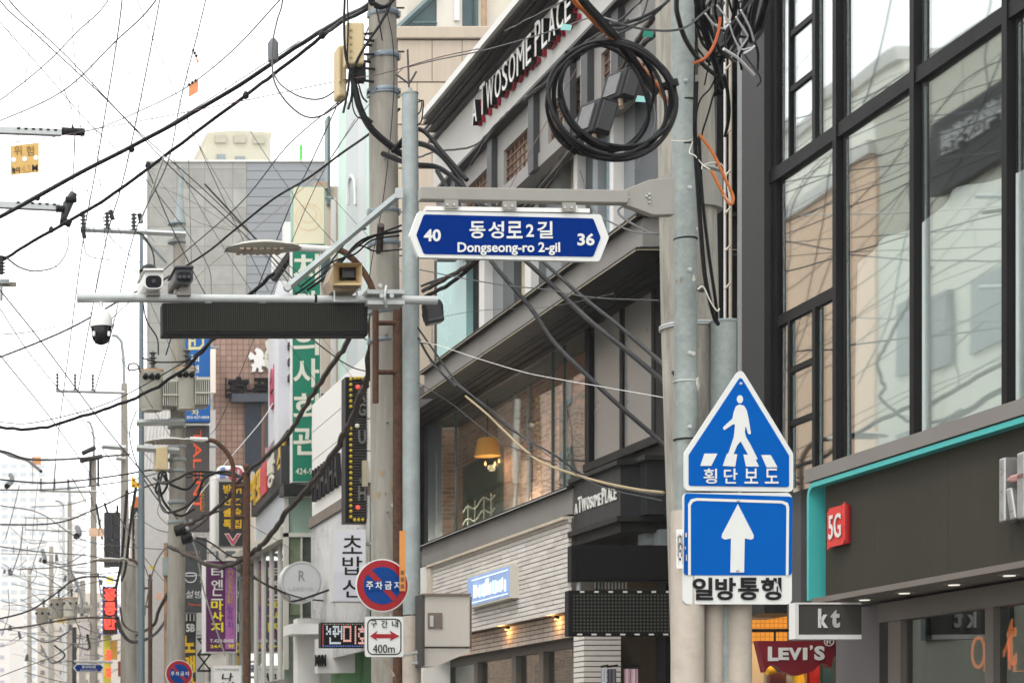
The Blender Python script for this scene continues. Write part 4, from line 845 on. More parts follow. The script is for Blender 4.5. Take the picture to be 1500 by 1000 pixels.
# sloping black sign fascia with colour letters over the pale sheet front
cf = thing('food_shop_fascia', 'black slanting shop fascia with yellow, red and white bulky letters', 'sign', U(395, 745, 43.5))
af, uf, Lf = FR(368, 420, 46.5, 40.2)
zf0, zf1 = Z_(757, 46.5), Z_(757, 46.5)+.98
V_ = Vector((0, 0, 1))
MB().prism([(0, 0), (Lf, 0), (Lf, zf1-zf0), (0, zf1-zf0-.2)], af + V_*zf0, (uf, V_), .35).build('fascia_board', black_plastic, cf)
colm = {'y': mat('yellow_sign_letter', (.62,.38,.01), .5), 'r': mat('red_sign_letter', (.5,.03,.04), .5), 'w': mat('cream_sign_letter', (.6,.58,.48), .5)}
for f, chh, k in ((.1, '마', 'y'), (.28, '포', 'y'), (.42, '1', 'r'), (.62, '빵', 'w'), (.88, '식', 'y')):
    c = af + uf*(Lf*f) + V_*(zf0+.5); txt('raised_letter', chh, c, (uf, V_), Lf*.17, .66, colm[k], cf, ext=.04, bold=.02)
rect(412, 652, 429, 708, 40.15, .12).build('end_plate', mat('charcoal_plate', (.03,.03,.032), .5), cf)
sh = thing('pale_panel_building', 'pale blue grey panelled facade with torn white film below the black fascia', 'building', (8, 44, .12))
MB().prism([(0, -1.6), (Lf-.5, -1.6), (Lf-.5, -.02), (0, -.02)], af + V_*zf0 + uf.cross(V_)*-.1, (uf, V_), .5).build('wall', mat('pale_blue_sheet', (.42,.45,.48), .5, var=.1, scale=1.5, stain=.25, stain_col=(.65,.65,.62)), sh)
# white facade with pink / black letters, behind the green sign
aw, uw, Lw2 = FR(393, 431, 50.5, 45.4)
ws = thing('white_karaoke_building', 'white fronted building with pink and black raised letters, left of the green sign', 'building', tuple(aw + Vector((1, 0, .12))))
zw0, zw1 = Z_(655, 50.5), Z_(655, 50.5)+3.6
MB().prism([(0, 0), (Lw2, 0), (Lw2, zw1-zw0+.6), (0, zw1-zw0-.4)], aw + V_*zw0, (uw, V_), 1.0).build('wall', mat('lavender_white_panel', (.60,.61,.64), .5, var=.06, streak=True, stain=.2, stain_col=(.4,.4,.45)), ws)
pinkm = mat('pink_sign_letter', (.40,.07,.12), .5)
for i, (chh, m) in enumerate((('e', pinkm), ('W', pinkm), ('N', black_plastic), ('K', black_plastic), ('E', black_plastic))):
    c = aw + uw*(Lw2*(.2+.16*i)) + V_*(zw0+1.25); txt('raised_letter', chh, c, (uw, V_), Lw2*.13, 1.0 if i < 2 else .85, m, ws, ext=.05, bold=.01)
rect(408, 490, 432, 660, 46.2, .5).build('side_wall', mat('lavender_white_panel', (.60,.61,.64)), ws)
mb = MB(); rect(399, 360, 425, 410, 46.5, .1, mb); mb.build('small_hoarding', white_paint, ws)
mb = MB(); rect(416, 325, 428, 366, 46.6, .2, mb); mb.build('white_louvre', white_trim, ws)
mb = MB(); mb.tube([U(400, 410, 46.3), U(426, 372, 46.3)], .1, 4); mb.build('dark_strut', dark_frame, ws)
rect(390, 655, 404, 690, 48.2, .15).build('pink_awning', mat('pink_awning', (.45,.25,.30), .7), ws)
# brown tiled building 호프
hp = thing('brown_tile_building', 'brown tiled building with black Korean letters, lion and sack emblems', 'building', (9.5, 53.5, .12))
Yh = 52.0
btile = grid_mat('brown_wall_tile', (.31,.20,.15), (.17,.105,.08), .145, .145, .012, axis='X', offset=0, var=.1, bump=.3)
rect(312, 470, 404, 745, Yh, 2.5).build('wall', btile, hp)
rect(309, 510, 316, 575, Yh-.3, .2).build('lit_side_sign', mat('white_orange_sign', (.75,.66,.56), .5, emit=.15, var=.05), hp)
slate = mat('slate_blue_frame', (.07,.08,.095), .5, var=.1)
mb = MB(); rect(340, 576, 400, 588, Yh-.25, .3, mb); rect(388, 588, 400, 700, Yh-.1, .15, mb); mb.build('window_surround', slate, hp)
rect(359, 588, 385, 720, Yh-.05, .1).build('window', mat('dark_slate_glass', (.045,.055,.07), .25, var=.15), hp)
rect(383, 590, 388, 720, Yh-.06, .1).build('brown_trim', mat('brown_trim', (.22,.12,.08), .6), hp)
s52 = Yh/3000
txt('raised_letter', '호', U(349, 568, Yh-.05), CAMF, 33*s52, 30*s52, black_plastic, hp, ext=.12, bold=.05)
txt('raised_letter', '프', U(384, 564, Yh-.05), CAMF, 29*s52, 19*s52, black_plastic, hp, ext=.12, bold=.05)
mb = MB(); mb.tube([U(332, 571, Yh-.1), U(396, 573, Yh-.1)], .03, 4); mb.tube([U(331, 553, Yh-.1), U(331, 583, Yh-.1)], .02, 4); mb.build('letter_rail', dark_frame, hp)
lion = [(366,545),(369,544),(370,538),(368,534),(373,531),(372,526),(366,527),(364,522),(367,515),(371,518),(374,521),(376,517),(373,513),(376,509),(381,511),(385,515),(387,521),(385,525),(389,527),(391,532),(388,537),(384,535),(383,540),(386,543),(383,545),(379,544),(379,539),(376,538),(374,544)]
board_c([((x-378)*s52, (528-y)*s52) for x, y in reversed(lion)], U(378, 528, Yh-.06), CAMF, .05, 'lion_emblem', white_paint, hp)
sack = [(389,500),(393,497),(400,493),(406,496),(404,503),(408,510),(412,520),(411,533),(404,544),(396,544),(389,536),(387,522),(391,511),(389,505)]
sk = board_c([((x-399)*s52, (520-y)*s52) for x, y in reversed(sack)], U(399, 520, Yh-.08), CAMF, .08, 'sack_emblem', mat('cream_emblem', (.55,.54,.44), .6), hp)
for ang, ln in ((90, 13), (55, 11), (125, 11), (20, 8), (160, 8)):
    q = math.radians(ang); p0 = U(398, 527, Yh-.09); d = Vector((math.cos(q), 0, math.sin(q))); pr = Vector((-math.sin(q), 0, math.cos(q)))
    l = ln*s52; mb = MB(); mb.prism([(0, 0), (l*.45, -l*.13), (l, 0), (l*.45, l*.13)], p0, (d, pr), .01); mb.build('emblem_leaf', black_ink, sk)
# grey tower: board-marked concrete part and metal clad part, with roof house
tw = thing('grey_tower', 'tall grey concrete and metal clad building behind the camera arm', 'building', (9, 68, 0))
Yt = 66.0
conc_t = grid_mat('grey_stone_tower', (.29,.29,.265), (.20,.20,.185), .9, .62, .014, axis='X', offset=0, var=.12, bump=.1)
rect(215, 236, 361, 1100, Yt, 8).build('concrete_wall', conc_t, tw)
mb = MB(); rect(213, 234, 478, 237, Yt-.05, 8, mb); mb.build('roof_edge', white_trim, tw)
clad = [mat('blue_grey_cladding_a', (.235,.25,.262), .5, var=.03), mat('blue_grey_cladding_b', (.225,.24,.252), .5, var=.03)]
MB().box(X_(361, Yt)+.02, X_(478, Yt), Yt+.06, Yt+8, Z_(1100, Yt), Z_(238, Yt)).build('backing_wall', joint, tw)
y = 238
while y < 560:
    h = 12.6; rect(361.5, y+.35, 478, y+h-.35, Yt+.0, .05).build('cladding_panel', clad[int(y) % 2], tw); y += h
rh = MB(); Yr = 70.0
rh.prism([((x-350)*Yr/3000, (215-y)*Yr/3000) for x, y in reversed([(302,196),(306,194),(345,191),(396,194),(399,197),(396,206),(397,238),(300,238),(303,206)])], U(350, 215, Yr), CAMF, 4)
rho = rh.build('roof_house', mat('pale_cream_roof_house', (.44,.42,.33), .7, var=.05), tw)
for a, b, c, d, m in ((315, 198, 332, 209, 0), (343, 198, 360, 209, 0), (371, 198, 388, 210, 0), (318, 226, 330, 236, 1), (345, 229, 359, 236, 1)):
    rect(a, b, c, d, Yr-.08, .1).build('louvre' if m == 0 else 'window', mat('cream_louvre', (.36,.34,.27), .7) if m == 0 else mat('grey_window', (.2,.23,.24), .4), rho)
MB().tube([U(441, 238, Yt), U(441, 213, Yt)], .05, 5).build('green_spike', mat('green_spike', (.05,.5,.05), .5), tw)
# white fire stair behind transformer pole
fs = thing('white_stair_frame', 'white steel stair lattice beside the transformer pole', 'stair', U(220, 700, 58))
for k in range(9):
    px = 212+k*5; MB().tube([U(px, 690, 58), U(px+14, 560, 58)], .04, 4).build('lattice_bar', white_trim, fs)
rect(205, 600, 245, 1000, 59, 1).build('back_panel', mat('pale_stair_wall', (.55,.54,.52), .7, var=.1), fs)
# far buildings down the street
def far_block(name, label, x0, y0, x1, Y, col, win=None, depth=8, wc=(.3,.34,.37), y1=1100):
    b = thing(name, label, 'building', (X_((x0+x1)/2, Y), Y+depth/2, 0))
    rect(x0, y0, x1, y1, Y, depth).build('wall', mat(label[:22], col, .8, var=.06, scale=.3), b)
    if win:
        nx, ny, w, h = win; wm = bpy.data.meshes.new('window'); wpx = w*Y/3000; hpx = h*Y/3000
        m = MB().obox(Vector((0,0,0)), Vector((1,0,0)), Vector((0,1,0)), V_, wpx, .12, hpx); wm.from_pydata([tuple(p) for p in m.v], [], m.f); wm.materials.append(mat('far_window_%s' % str(wc[0]), wc, .3, var=.1))
        for i in range(nx):
            for j in range(ny):
                inst('window', wm, U(x0 + (x1-x0)*(i+.5)/nx, y0 + 8 + (1000-y0)*(j+.5)/ny, Y-.03), b)
    return b
far_block('apartment_tower', 'hazy white apartment tower with a flat roof slab, left of the far poles', 0, 668, 68, 560, (.62,.60,.55), (5, 27, 9, 6), 20, (.38,.42,.45))
far_block('apartment_tower', 'faint hazy apartment block further right behind the far lamp post', 70, 700, 112, 620, (.60,.59,.56), (3, 27, 9, 5), 20, (.40,.43,.46))
far_block('apartment_tower', 'lowest pinkish apartment block at the bottom left corner', -8, 890, 14, 500, (.60,.55,.50), (1, 6, 6, 6), 20, (.3,.3,.34))
far_block('street_building', 'pale low building under the far left wires', 55, 905, 112, 190, (.45,.40,.34), (4, 6, 6, 6), 12, (.12,.12,.12))
far_block('street_building', 'cream building behind the tall thin poles', 100, 868, 150, 150, (.52,.46,.38), (3, 7, 7, 8), 10, (.14,.14,.14))
far_block('street_building', 'pink beige building behind the red neon sign', 190, 740, 232, 84, (.58,.48,.40), (2, 5, 8, 14), 8, (.2,.2,.2))
far_block('street_building', 'brown grey building at the foot of the transformer pole', 188, 860, 300, 74, (.20,.18,.16), (7, 4, 9, 15), 5, (.42,.38,.3))
far_block('street_building', 'white corner building with dark base, right of the far sign', 300, 745, 350, 57, (.50,.47,.42), (2, 6, 14, 20), 5, (.1,.11,.11))
far_block('street_building', 'cream building behind the purple sign', 345, 690, 372, 50, (.48,.45,.40), None, 3)
# ================================================================== NEAR POLE GROUP
Yn = 11.9; sn = Yn/3000
npole = thing('concrete_utility_pole', 'thick weathered concrete pole nearest to the camera, carrying the blue road name sign', 'pole', (X_(1010, Yn), Yn+.25, .12))
mb = MB(); mb.tube([U(1030, 1500, Yn+.25).lerp(U(1030, 1500, Yn+.25), 0) if False else Vector((X_(1030, Yn+.25), Yn+.25, .1)), U(1028, 1000, Yn+.25), U(1011, 480, Yn+.25), U(1001, 0, Yn+.25), U(994, -220, Yn+.25)], [.175, .168, .163, .158, .155], 24)
mb.build('shaft', concrete_near, npole)
mb = MB()
for py in (438, 690, 470): mb.tube([U(1018, py, Yn+.06) , U(1018, py, Yn+.0)], .006, 5)
mb.build('step_bolt', galv, npole)
for py, w in ((480, 3), (483, 2), (50, 3), (256, 2)):
    c = U(1010, py, Yn+.25); MB().lathe(c, [(.17, 0), (.172, .002), (.172, w*sn), (.17, w*sn+.002)], n=24).build('band', galv_l, npole)
# steel conduit in front
cp = thing('steel_conduit_post', 'pale green galvanised conduit tube strapped to the front of the near concrete pole', 'pipe', (X_(1000, Yn), Yn-.02, .12))
MB().tube([Vector((X_(1012, Yn), Yn, .12)), U(1010, 1000, Yn), U(1006, 745, Yn), U(1004, 430, Yn), U(1000, 0, Yn), U(998, -200, Yn)], [.064]*6, 20).build('tube', mat('green_grey_galvanised', (.235,.265,.25), .5, .08, var=.22, scale=22, bump=.15, stain=.6, stain_col=(.36,.39,.37)), cp)
for py in (275, 395, 517, 625, 970, 118):
    b = MB().lathe(U(1010 if py > 200 else 1004, py, Yn-.064), [(.013, 0), (.013, .006), (.006, .007), (.006, .016)], axis=(0,-1,0), n=8).build('rivet', galv_l, cp)
MB().tube([U(1020, 300, Yn+.1), U(1020, 745, Yn+.1)], .01, 5).build('seam', galv, cp)
# lower painted sleeves
sl = thing('beige_painted_sleeve', 'beige painted steel sleeves wrapping the foot of the near pole below the arrow sign', 'pipe', (X_(1050, Yn), Yn-.1, .12))
for (a, b, t, dy) in ((984, 1030, 748, -.06), (1030, 1058, 870, .0), (1060, 1100, 870, .02)):
    c = (a+b)/2; r = (b-a)/2*sn; MB().tube([Vector((X_(c, Yn+dy), Yn+dy, .12)), U(c, t, Yn+dy)], r, 16).build('sleeve', beige_paint, sl)
mb = MB(); mb.box(X_(984, Yn)-.01, X_(1100, Yn), Yn-.03, Yn-.02, Z_(1003, Yn), Z_(999, Yn)); mb.build('joint_line', beige_paint, sl)
stk = MB(); rect(991, 775, 1001, 832, Yn-.175, .004, stk); stk.build('white_sticker', white_paint, sl)
txt('sticker_lettering', '아르바', U(996, 803, Yn-.175), CAMF, .03, .18, black_ink, sl, ext=.001, rot=0)
# sign post behind signs
sp = thing('sign_post', 'capped galvanised post behind the blue triangular sign', 'pole', (X_(1060, Yn), Yn-.12, .12))
MB().tube([Vector((X_(1060, Yn), Yn+.05, .12)), U(1060, 472, Yn+.05)], 18*sn, 18).build('tube', mat('green_grey_galvanised', (.235,.29,.28)), sp)
MB().lathe(U(1060, 473, Yn+.05), [(19*sn, 0), (19.5*sn, .01), (18.5*sn, .014)], n=18).build('cap', galv, sp)
for py in (650, 800): 
    mb = MB(); mb.box(X_(1035, Yn), X_(1085, Yn), Yn-.11, Yn-.09, Z_(py+5, Yn), Z_(py-5, Yn)); mb.lathe(U(1060, py, Yn+.05), [(19.5*sn, -.012), (19.5*sn, .012)], n=18); mb.build('clamp', galv_l, sp)
# road sign blues
tblue = mat('traffic_blue', (0.0, 0.088, 0.38), .7, var=.1, scale=1.5, spec=.03, stain=.12, stain_col=(.01,.12,.40)); rblue = mat('road_name_blue', (0.0, 0.022, 0.17), .7, var=.1, scale=1.5, spec=.03)
ref_w = mat('reflective_white', (.62,.63,.60), .4, var=.03, scale=5, stain=.12, stain_col=(.45,.44,.40))
Ysg = 11.75; ss = Ysg/3000
tri = thing('crosswalk_sign', 'blue house shaped pedestrian crossing sign with a white walking figure', 'road sign', U(1082, 720, Ysg))
def pxp(P, c): return [((x-c[0])*ss, (c[1]-y)*ss) for x, y in P]
def rounded(P, r, n=5):
    out = []
    for i, p in enumerate(P):
        a = Vector(P[i-1]); b = Vector(p); c = Vector(P[(i+1) % len(P)])
        d1 = (a-b).normalized(); d2 = (c-b).normalized(); ang = d1.angle(d2); t = min(r/math.tan(ang/2), (a-b).length*.45, (c-b).length*.45)
        p1 = b + d1*t; p2 = b + d2*t
        for k in range(n+1):
            q = k/n; out.append(tuple((p1*(1-q)**2 + b*2*q*(1-q) + p2*q*q)))
    return out
ctr = (1082, 640)
P = [(1003, 663), (1003, 718), (1162, 720), (1162, 664), (1085, 538)]
MB().prism([(a, b) for a, b in rounded(pxp(P, ctr), .03)], U(ctr[0], ctr[1], Ysg), CAMF, .02).build('sign_plate', ref_w, tri)
P = [(1009, 666), (1009, 711), (1156, 713), (1156, 667), (1085, 551)]
MB().prism([(a, b) for a, b in rounded(pxp(P, ctr), .015)], U(ctr[0], ctr[1], Ysg-.004), CAMF, .003).build('blue_field', tblue, tri)
def flat(P, ctr, Y, name, m, par, d=.003, rr=0):
    s = Y/3000; q = [((x-ctr[0])*s, (ctr[1]-y)*s) for x, y in P]
    ar_ = sum(q[i-1][0]*q[i][1]-q[i][0]*q[i-1][1] for i in range(len(q)))
    if ar_ < 0: q.reverse()
    if rr: q = rounded(q, rr, 3)
    return MB().prism(q, U(ctr[0], ctr[1], Y), CAMF, d).build(name, m, par)
Y_ = Ysg-.008
flat([(1084+4.6*math.cos(t*math.pi/6), 584.5+6*math.sin(t*math.pi/6)) for t in range(12)], ctr, Y_, 'figure_head', ref_w, tri)
flat([(1078,595),(1083,592),(1090,594),(1094,601),(1097,615),(1100,634),(1099,636),(1096,635),(1092,622),(1091,633),(1093,640),(1100,652),(1107,666),(1110,672),(1104,674),(1098,670),(1094,662),(1085,646),(1080,652),(1074,666),(1072,671),(1067,672),(1066,667),(1070,655),(1075,640),(1077,622),(1074,621),(1061,630),(1059,626),(1064,621),(1073,613),(1075,603)], ctr, Y_-.001, 'walking_figure', ref_w, tri, rr=.004)
for P in ([(1032,664),(1051,664),(1042,682),(1026,682)], [(1065,664),(1080,665),(1077,683),(1059,682)], [(1089,665),(1104,667),(1112,683),(1093,683)], [(1115,666),(1129,666),(1139,684),(1123,684)]):
    flat(P, ctr, Y_, 'crossing_stripe', ref_w, tri)
for i, chh in enumerate('횡단보도'): txt('sign_lettering', chh, U(1040+i*30, 697, Y_+.002), CAMF, 20*ss, 22*ss, ref_w, tri, ext=.002, bold=.012)
one = thing('one_way_sign', 'square blue one way sign with a white up arrow and black Korean lettering below', 'road sign', U(1080, 885, Ysg))
c2 = U(1080.5, 803, Ysg); 
MB().prism(rrect(159*ss, 163*ss, .03), c2, CAMF, .02).build('sign_plate', ref_w, one)
flat([(1002,842),(1003,722),(1161,727),(1160,842)], (1080, 790), Ysg-.004, 'blue_field', tblue, one, rr=.02)
oo = [(1008,842),(1008,738),(1012,731),(1020,729),(1146,733),(1154,736),(1156,742),(1155,842)]; ii = [(1012,842),(1012,740),(1015,735),(1021,733),(1145,737),(1151,740),(1152,745),(1151,842)]
q1 = [((x-1080)*ss, (790-y)*ss) for x, y in oo]; q2 = [((x-1080)*ss, (790-y)*ss) for x, y in ii]
mb = MB(); o_ = U(1080, 790, Ysg-.007)
for k in range(len(oo)-1):
    i = len(mb.v); mb.v += [o_ + Vector((a, 0, b)) for a, b in (q1[k], q1[k+1], q2[k+1], q2[k])]; mb.f.append((i, i+1, i+2, i+3))
mb.build('white_border', ref_w, one)
flat([(1081,738),(1104,783),(1104,788),(1100,790),(1091,788),(1090,838),(1070,838),(1071,788),(1062,790),(1057,787),(1058,782)], (1080, 790), Y_, 'arrow', ref_w, one)
for i, chh in enumerate('일방통행'): txt('sign_lettering', chh, U(1029+i*33.5, 862, Ysg), CAMF, 30*ss, 33*ss, black_ink, one, ext=.003, bold=.03)
for (px, py, T) in ((1085, 562, tri), (1081, 733, one), (1080, 835, one)):
    MB().lathe(U(px, py, Ysg-.008), [(.009, 0), (.009, .005), (.005, .009)], axis=(0,-1,0), n=8).build('bolt', galv_l, T)
scuff = mat('sign_scuff', (.50,.50,.46), .7, var=.3, scale=40)
for (x0, y0, w_, h_) in ((1004, 780, 2.2, 6), (1003, 800, 1.6, 4), (1005, 812, 1.2, 9)):
    rect(x0, y0, x0+w_, y0+h_, Ysg-.0125, .001).build('peeled_patch', scuff, one)
# road name sign, arm and bracket
Ya_ = 11.55; sa = Ya_/3000
rn = thing('road_name_sign', 'blue pointed road name board with white border hanging from the grey arm', 'road sign', U(745, 380, Ya_))
P = [(600,344),(613,309),(880,314),(892,348),(878,383),(613,377)]
pq = [((x-745)*sa, (345-y)*sa) for x, y in P]; pq.reverse()
plate = MB().prism(rounded(pq, .02), U(745, 345, Ya_), CAMF, .035).build('sign_plate', ref_w, rn)
P = [(610,344),(621,314),(869,320),(880,348),(869,376),(621,372)]
pq = [((x-745)*sa, (345-y)*sa) for x, y in P]; pq.reverse()
MB().prism(rounded(pq, .018), U(745, 345, Ya_-.004), CAMF, .003).build('blue_field', rblue, rn)
for i, (chh, x) in enumerate(zip('동성로2길', (699, 726.5, 753.5, 776, 798))):
    w, h = (23, 25) if chh != '2' else (11.5, 18.5); txt('sign_lettering', chh, U(x, 337 if chh != '2' else 338, Y_*0+Ya_-.004), CAMF, w*sa, h*sa, ref_w, rn, ext=.002, bold=.018)
txt('sign_lettering', 'Dongseong-ro 2-gil', U(745, 364.5, Ya_-.004), CAMF, 150*sa, 19*sa, ref_w, rn, ext=.002, bold=.022)
txt('sign_lettering', '40', U(633, 345, Ya_-.004), CAMF, 25*sa, 18*sa, ref_w, rn, ext=.002, bold=.03)
txt('sign_lettering', '36', U(858, 351, Ya_-.004), CAMF, 25*sa, 18*sa, ref_w, rn, ext=.002, bold=.03)
mb = MB(); mb.obox(U(742, 308.5, Ya_+.02), Vector((1,0,-.0148)).normalized(), Vector((0,1,0)), Vector((.0148,0,1)).normalized(), 240*sa, .05, 6*sa); mb.build('top_rail', white_plastic, rn)
arm = thing('arm_bracket', 'square grey arm and trapezoid bracket clamped round the near pole above the road name board', 'bracket', U(917, 295, Ya_))
mb = MB(); ax = Vector((1,0,-.0175)).normalized(); az = Vector((.0175,0,1)).normalized()
mb.obox(U(766, 287.5, Ya_+.02), ax, Vector((0,1,0)), az, 304*sa, .07, 19*sa); mb.build('arm_tube', grey_metal, arm, bevel=.006)
for px, py in ((660, 296), (745, 298), (832, 300)):
    h = MB(); h.box(X_(px-10, Ya_), X_(px+10, Ya_), Ya_-.02, Ya_-.012, Z_(py+11, Ya_), Z_(py-2, Ya_)); hh = h.build('hanger_plate', grey_metal, arm)
    for dx in (-5, 5): MB().lathe(U(px+dx, py+4, Ya_-.022), [(.007, 0), (.007, .006)], axis=(0,-1,0), n=6).build('bolt', galv_l, hh)
poly = [((x-950)*sa, (290-y)*sa) for x, y in [(917,277),(952,263),(988,260),(988,314),(958,315),(917,300)]]; poly.reverse()
MB().prism(poly, U(950, 290, Ya_+.0), CAMF, .06).build('bracket_plate', grey_metal, arm, bevel=.004)
MB().lathe(U(1008, 311, Yn+.25), [(.19, 0), (.19, 50*sn)], n=28).build('pole_collar', grey_metal, arm)
for (x, y) in ((920, 290), (947, 288), (951, 285), (951, 297), (951, 291)): MB().lathe(U(x, y, Ya_-.001), [(.008, 0), (.008, .006), (.003, .012)], axis=(0,-1,0), n=6).build('bolt', galv_l, arm)

# cable coil hanging in the air, left of the near pole
Yco = 9.2
coil = thing('cable_coil', 'large hanging coil of thick black cable beside the near pole', 'cable coil', U(895, 235, Yco))
sc9 = Yco/3000
for k, (cx, cy, rx_, rz, r) in enumerate(((896,146,92,86,3.4),(893,144,89,84,3.2),(899,149,90,86,3.6),(905,140,86,78,3.2),(889,150,87,84,3.0),(884,143,64,80,3.2),(902,138,80,82,3.4),(880,146,78,84,2.6))):
    ph = R.uniform(-.35, .35); pts = []; wv = R.uniform(0, 6)
    if k in (5, 7): cx -= 0
    for t in range(48):
        a = 2*math.pi*t/48; rz_ = 1 + .018*math.sin(3*a+wv) + .012*math.sin(5*a+2*wv); pts.append(U(cx + (rx_*math.cos(a)*math.cos(ph) - rz*math.sin(a)*math.sin(ph))*rz_, cy + rz*math.sin(a)*math.cos(ph) + rx_*math.cos(a)*math.sin(ph)*.5, Yco + k*.02 + .05*math.sin(a*2+k)))
    MB().tube(pts, r*sc9*.92, 8, closed=True).build('cable_loop', black_rub, coil)
wire('heavy_black_cable', [(838,-40,8.6),(850,-5,8.8),(880,30,9.0),(905,60,9.2),(935,100,9.3),(960,135,9.5)], .02, black_rub, 'thick black cable running down through the top of the hanging coil')
wire('orange_conduit', [(832,-20,8.9),(860,20,9.0),(885,45,9.1),(915,70,9.25),(940,100,9.4),(958,120,9.5),(978,150,9.6)], .011, orange_con, 'orange corrugated conduit crossing the hanging coil', cat='conduit')
for n_, pts, r, lab in (
 ('black_cable', [(848,-8),(880,35),(930,30),(975,5),(990,-20)], .009, 'black cable dipping from the coil top towards the near pole top'),
 ('black_cable', [(880,45),(920,40),(960,20),(985,-10)], .008, 'second black cable looping right above the coil'),
 ('black_cable', [(895,55),(935,33),(950,-5)], .007, 'short black cable rising steeply above the coil'),
 ('grey_cable', [(895,32),(950,44),(1000,42),(1035,15),(1055,0)], .006, 'grey cable sagging across the near pole top'),
 ('black_cable', [(975,-20),(990,-5),(992,20),(1005,60),(1030,95),(1055,115)], .012, 'black cable curving across the front of the near conduit tube')):
    wire(n_, fit(pts, 9.6, 11.6), r, black_rub if 'grey' not in n_ else grey_cable, lab)
# splice closures and bundle behind the coil
def closure(px, py, w, h, Y, tilt, label, d=.3):
    s = Y/3000; t = thing('splice_closure', label, 'splice box', U(px, py+h/2, Y), 'black splice closures behind the cable coil')
    u = Vector((math.cos(tilt), 0, math.sin(tilt))); v = Vector((-math.sin(tilt), 0, math.cos(tilt))); n = Vector((-.16, 1, .12)).normalized()
    c = U(px, py, Y)
    MB().obox(c + n*d/2, u, n, v, w*s, d, h*s).build('box_body', black_plastic, t, bevel=.015)
    MB().obox(c - n*.006, u, n, v, w*s*.8, .012, h*s*.8).build('lid', mat('dull_black_lid', (.03,.03,.032), .35), t, bevel=.01)
    MB().obox(c + n*d*.5 - u*w*s*.53, u, n, v, .012, d*.55, h*s*.7).build('label_strip', mat('silver_label', (.10,.10,.10), .4, var=.5, scale=15), t)
    for k in range(5): MB().lathe(c - v*h*s*.5 + n*(.05+.06*k) + u*((k % 2)*.04-.02), [(.018, 0), (.014, -.05)], axis=(0,0,1), n=8).build('gland', mat('tan_gland', (.25,.2,.14), .7), t)
    return t
closure(888, 170, 27, 54, 13.4, -.28, 'lower black splice box seen through the coil, pale label on its left side')
closure(925, 122, 23, 46, 13.8, -.28, 'upper black splice box seen through the right of the coil')
for n_, pts, r, m, lab in (
 ('cable_bundle', [(620,425),(650,410),(690,385),(735,340),(765,310),(800,265),(840,215),(880,160),(905,110),(935,60),(960,20)], .022, dust_cable, 'dusty cable bundle climbing behind the road name board to the coil'),
 ('cable_bundle', [(612,440),(660,415),(700,380),(740,330),(790,270),(830,225),(870,180),(900,140),(930,80),(965,45)], .02, black_rub, 'black cable bundle climbing beside the dusty one'),
 ('cable_bundle', [(618,418),(680,395),(730,350),(770,300),(820,240),(860,195),(900,150),(945,90)], .014, grey_cable, 'grey cable strand twisted into the climbing bundle'),
 ('cable_bundle', [(760,320),(790,290),(830,235),(860,200),(890,160)], .018, dust_cable, 'short dusty strand under the coil'),
 ('black_cable', [(740,45),(790,20),(850,-10)], .006, black_rub, 'thin black cable in front of the cornice, top centre'),
 ('cable_bundle', [(612,232),(640,222),(690,215),(720,190),(760,150),(800,120),(850,70),(920,20),(950,-10)], .009, grey_cable, 'cable run clipped along the cafe fascia'),
 ('cable_bundle', [(690,240),(716,200),(740,170),(770,145),(800,122),(840,90),(880,55),(920,30)], .012, black_rub, 'black cable run clipped along the cafe fascia above the small windows')):
    wire(n_, fit(pts, 19.5, 14.0), r, m, lab, 'cables running to the near pole', wob=.006)
# cyan marker tags
for (px, py, Y, lab) in ((829, 40, 13.0, 'pale cyan tag on the grey cable before the large letters'), (939, 145, 13.0, 'pale cyan tag hanging right inside the coil'), (949, 50, 12.8, 'dark green tag near the top of the near pole')):
    s = Y/3000; col = (.30,.62,.58) if py != 50 else (.02,.22,.16)
    t = MB(); t.prism([(-8*s, -4*s), (7*s, -5*s), (9*s, 3*s), (-5*s, 5*s)], U(px, py, Y), CAMF, .004); t.build('cable_tag', mat('tag_%d' % py, col, .5), None, lab, 'tag')
wire('grey_cable', fit([(600,98),(640,88),(700,76),(757,61),(820,42),(870,25),(905,32)], 18, 12.5), .005, grey_cable, 'grey cable crossing the large cafe letters to the near pole')
# tangle at top right
for i, (pts, r) in enumerate((
 ([(1018,-20),(1028,30),(1040,70),(1050,100),(1058,130)], .022), ([(1095,-20),(1085,30),(1070,60),(1055,90),(1050,110)], .024), ([(1078,-20),(1076,20),(1062,70),(1050,95)], .016),
 ([(1030,-20),(1033,20),(1045,55),(1060,80),(1075,70),(1085,40),(1090,-10)], .012), ([(1110,-20),(1104,20),(1100,50),(1103,60),(1120,35),(1130,-10)], .02), ([(1125,-20),(1118,20),(1106,55)], .026),
 ([(1022,-20),(1020,30),(1030,65),(1048,78),(1062,70),(1080,60)], .01), ([(1050,-20),(1048,20),(1060,45),(1075,52),(1092,55)], .009), ([(1015,30),(1028,45),(1040,75),(1060,85),(1080,75)], .008),
 ([(1066,-20),(1070,10),(1078,35),(1066,60),(1052,74)], .008), ([(1060,110),(1066,135),(1068,170),(1062,200)], .012), ([(1050,110),(1040,130),(1024,150),(1018,190),(1024,215)], .006),
 ([(1056,112),(1045,140),(1038,165),(1030,190),(1028,200)], .006), ([(1018,10),(1019,60),(1017,120),(1016,190),(1020,215),(1030,300)], .005))):
    wire('black_cable', fit(pts, 11.2, 11.5), r*.8, black_rub, 'black cable in the tangle at the top of the near pole', 'tangled cables at the top right', seg=5)
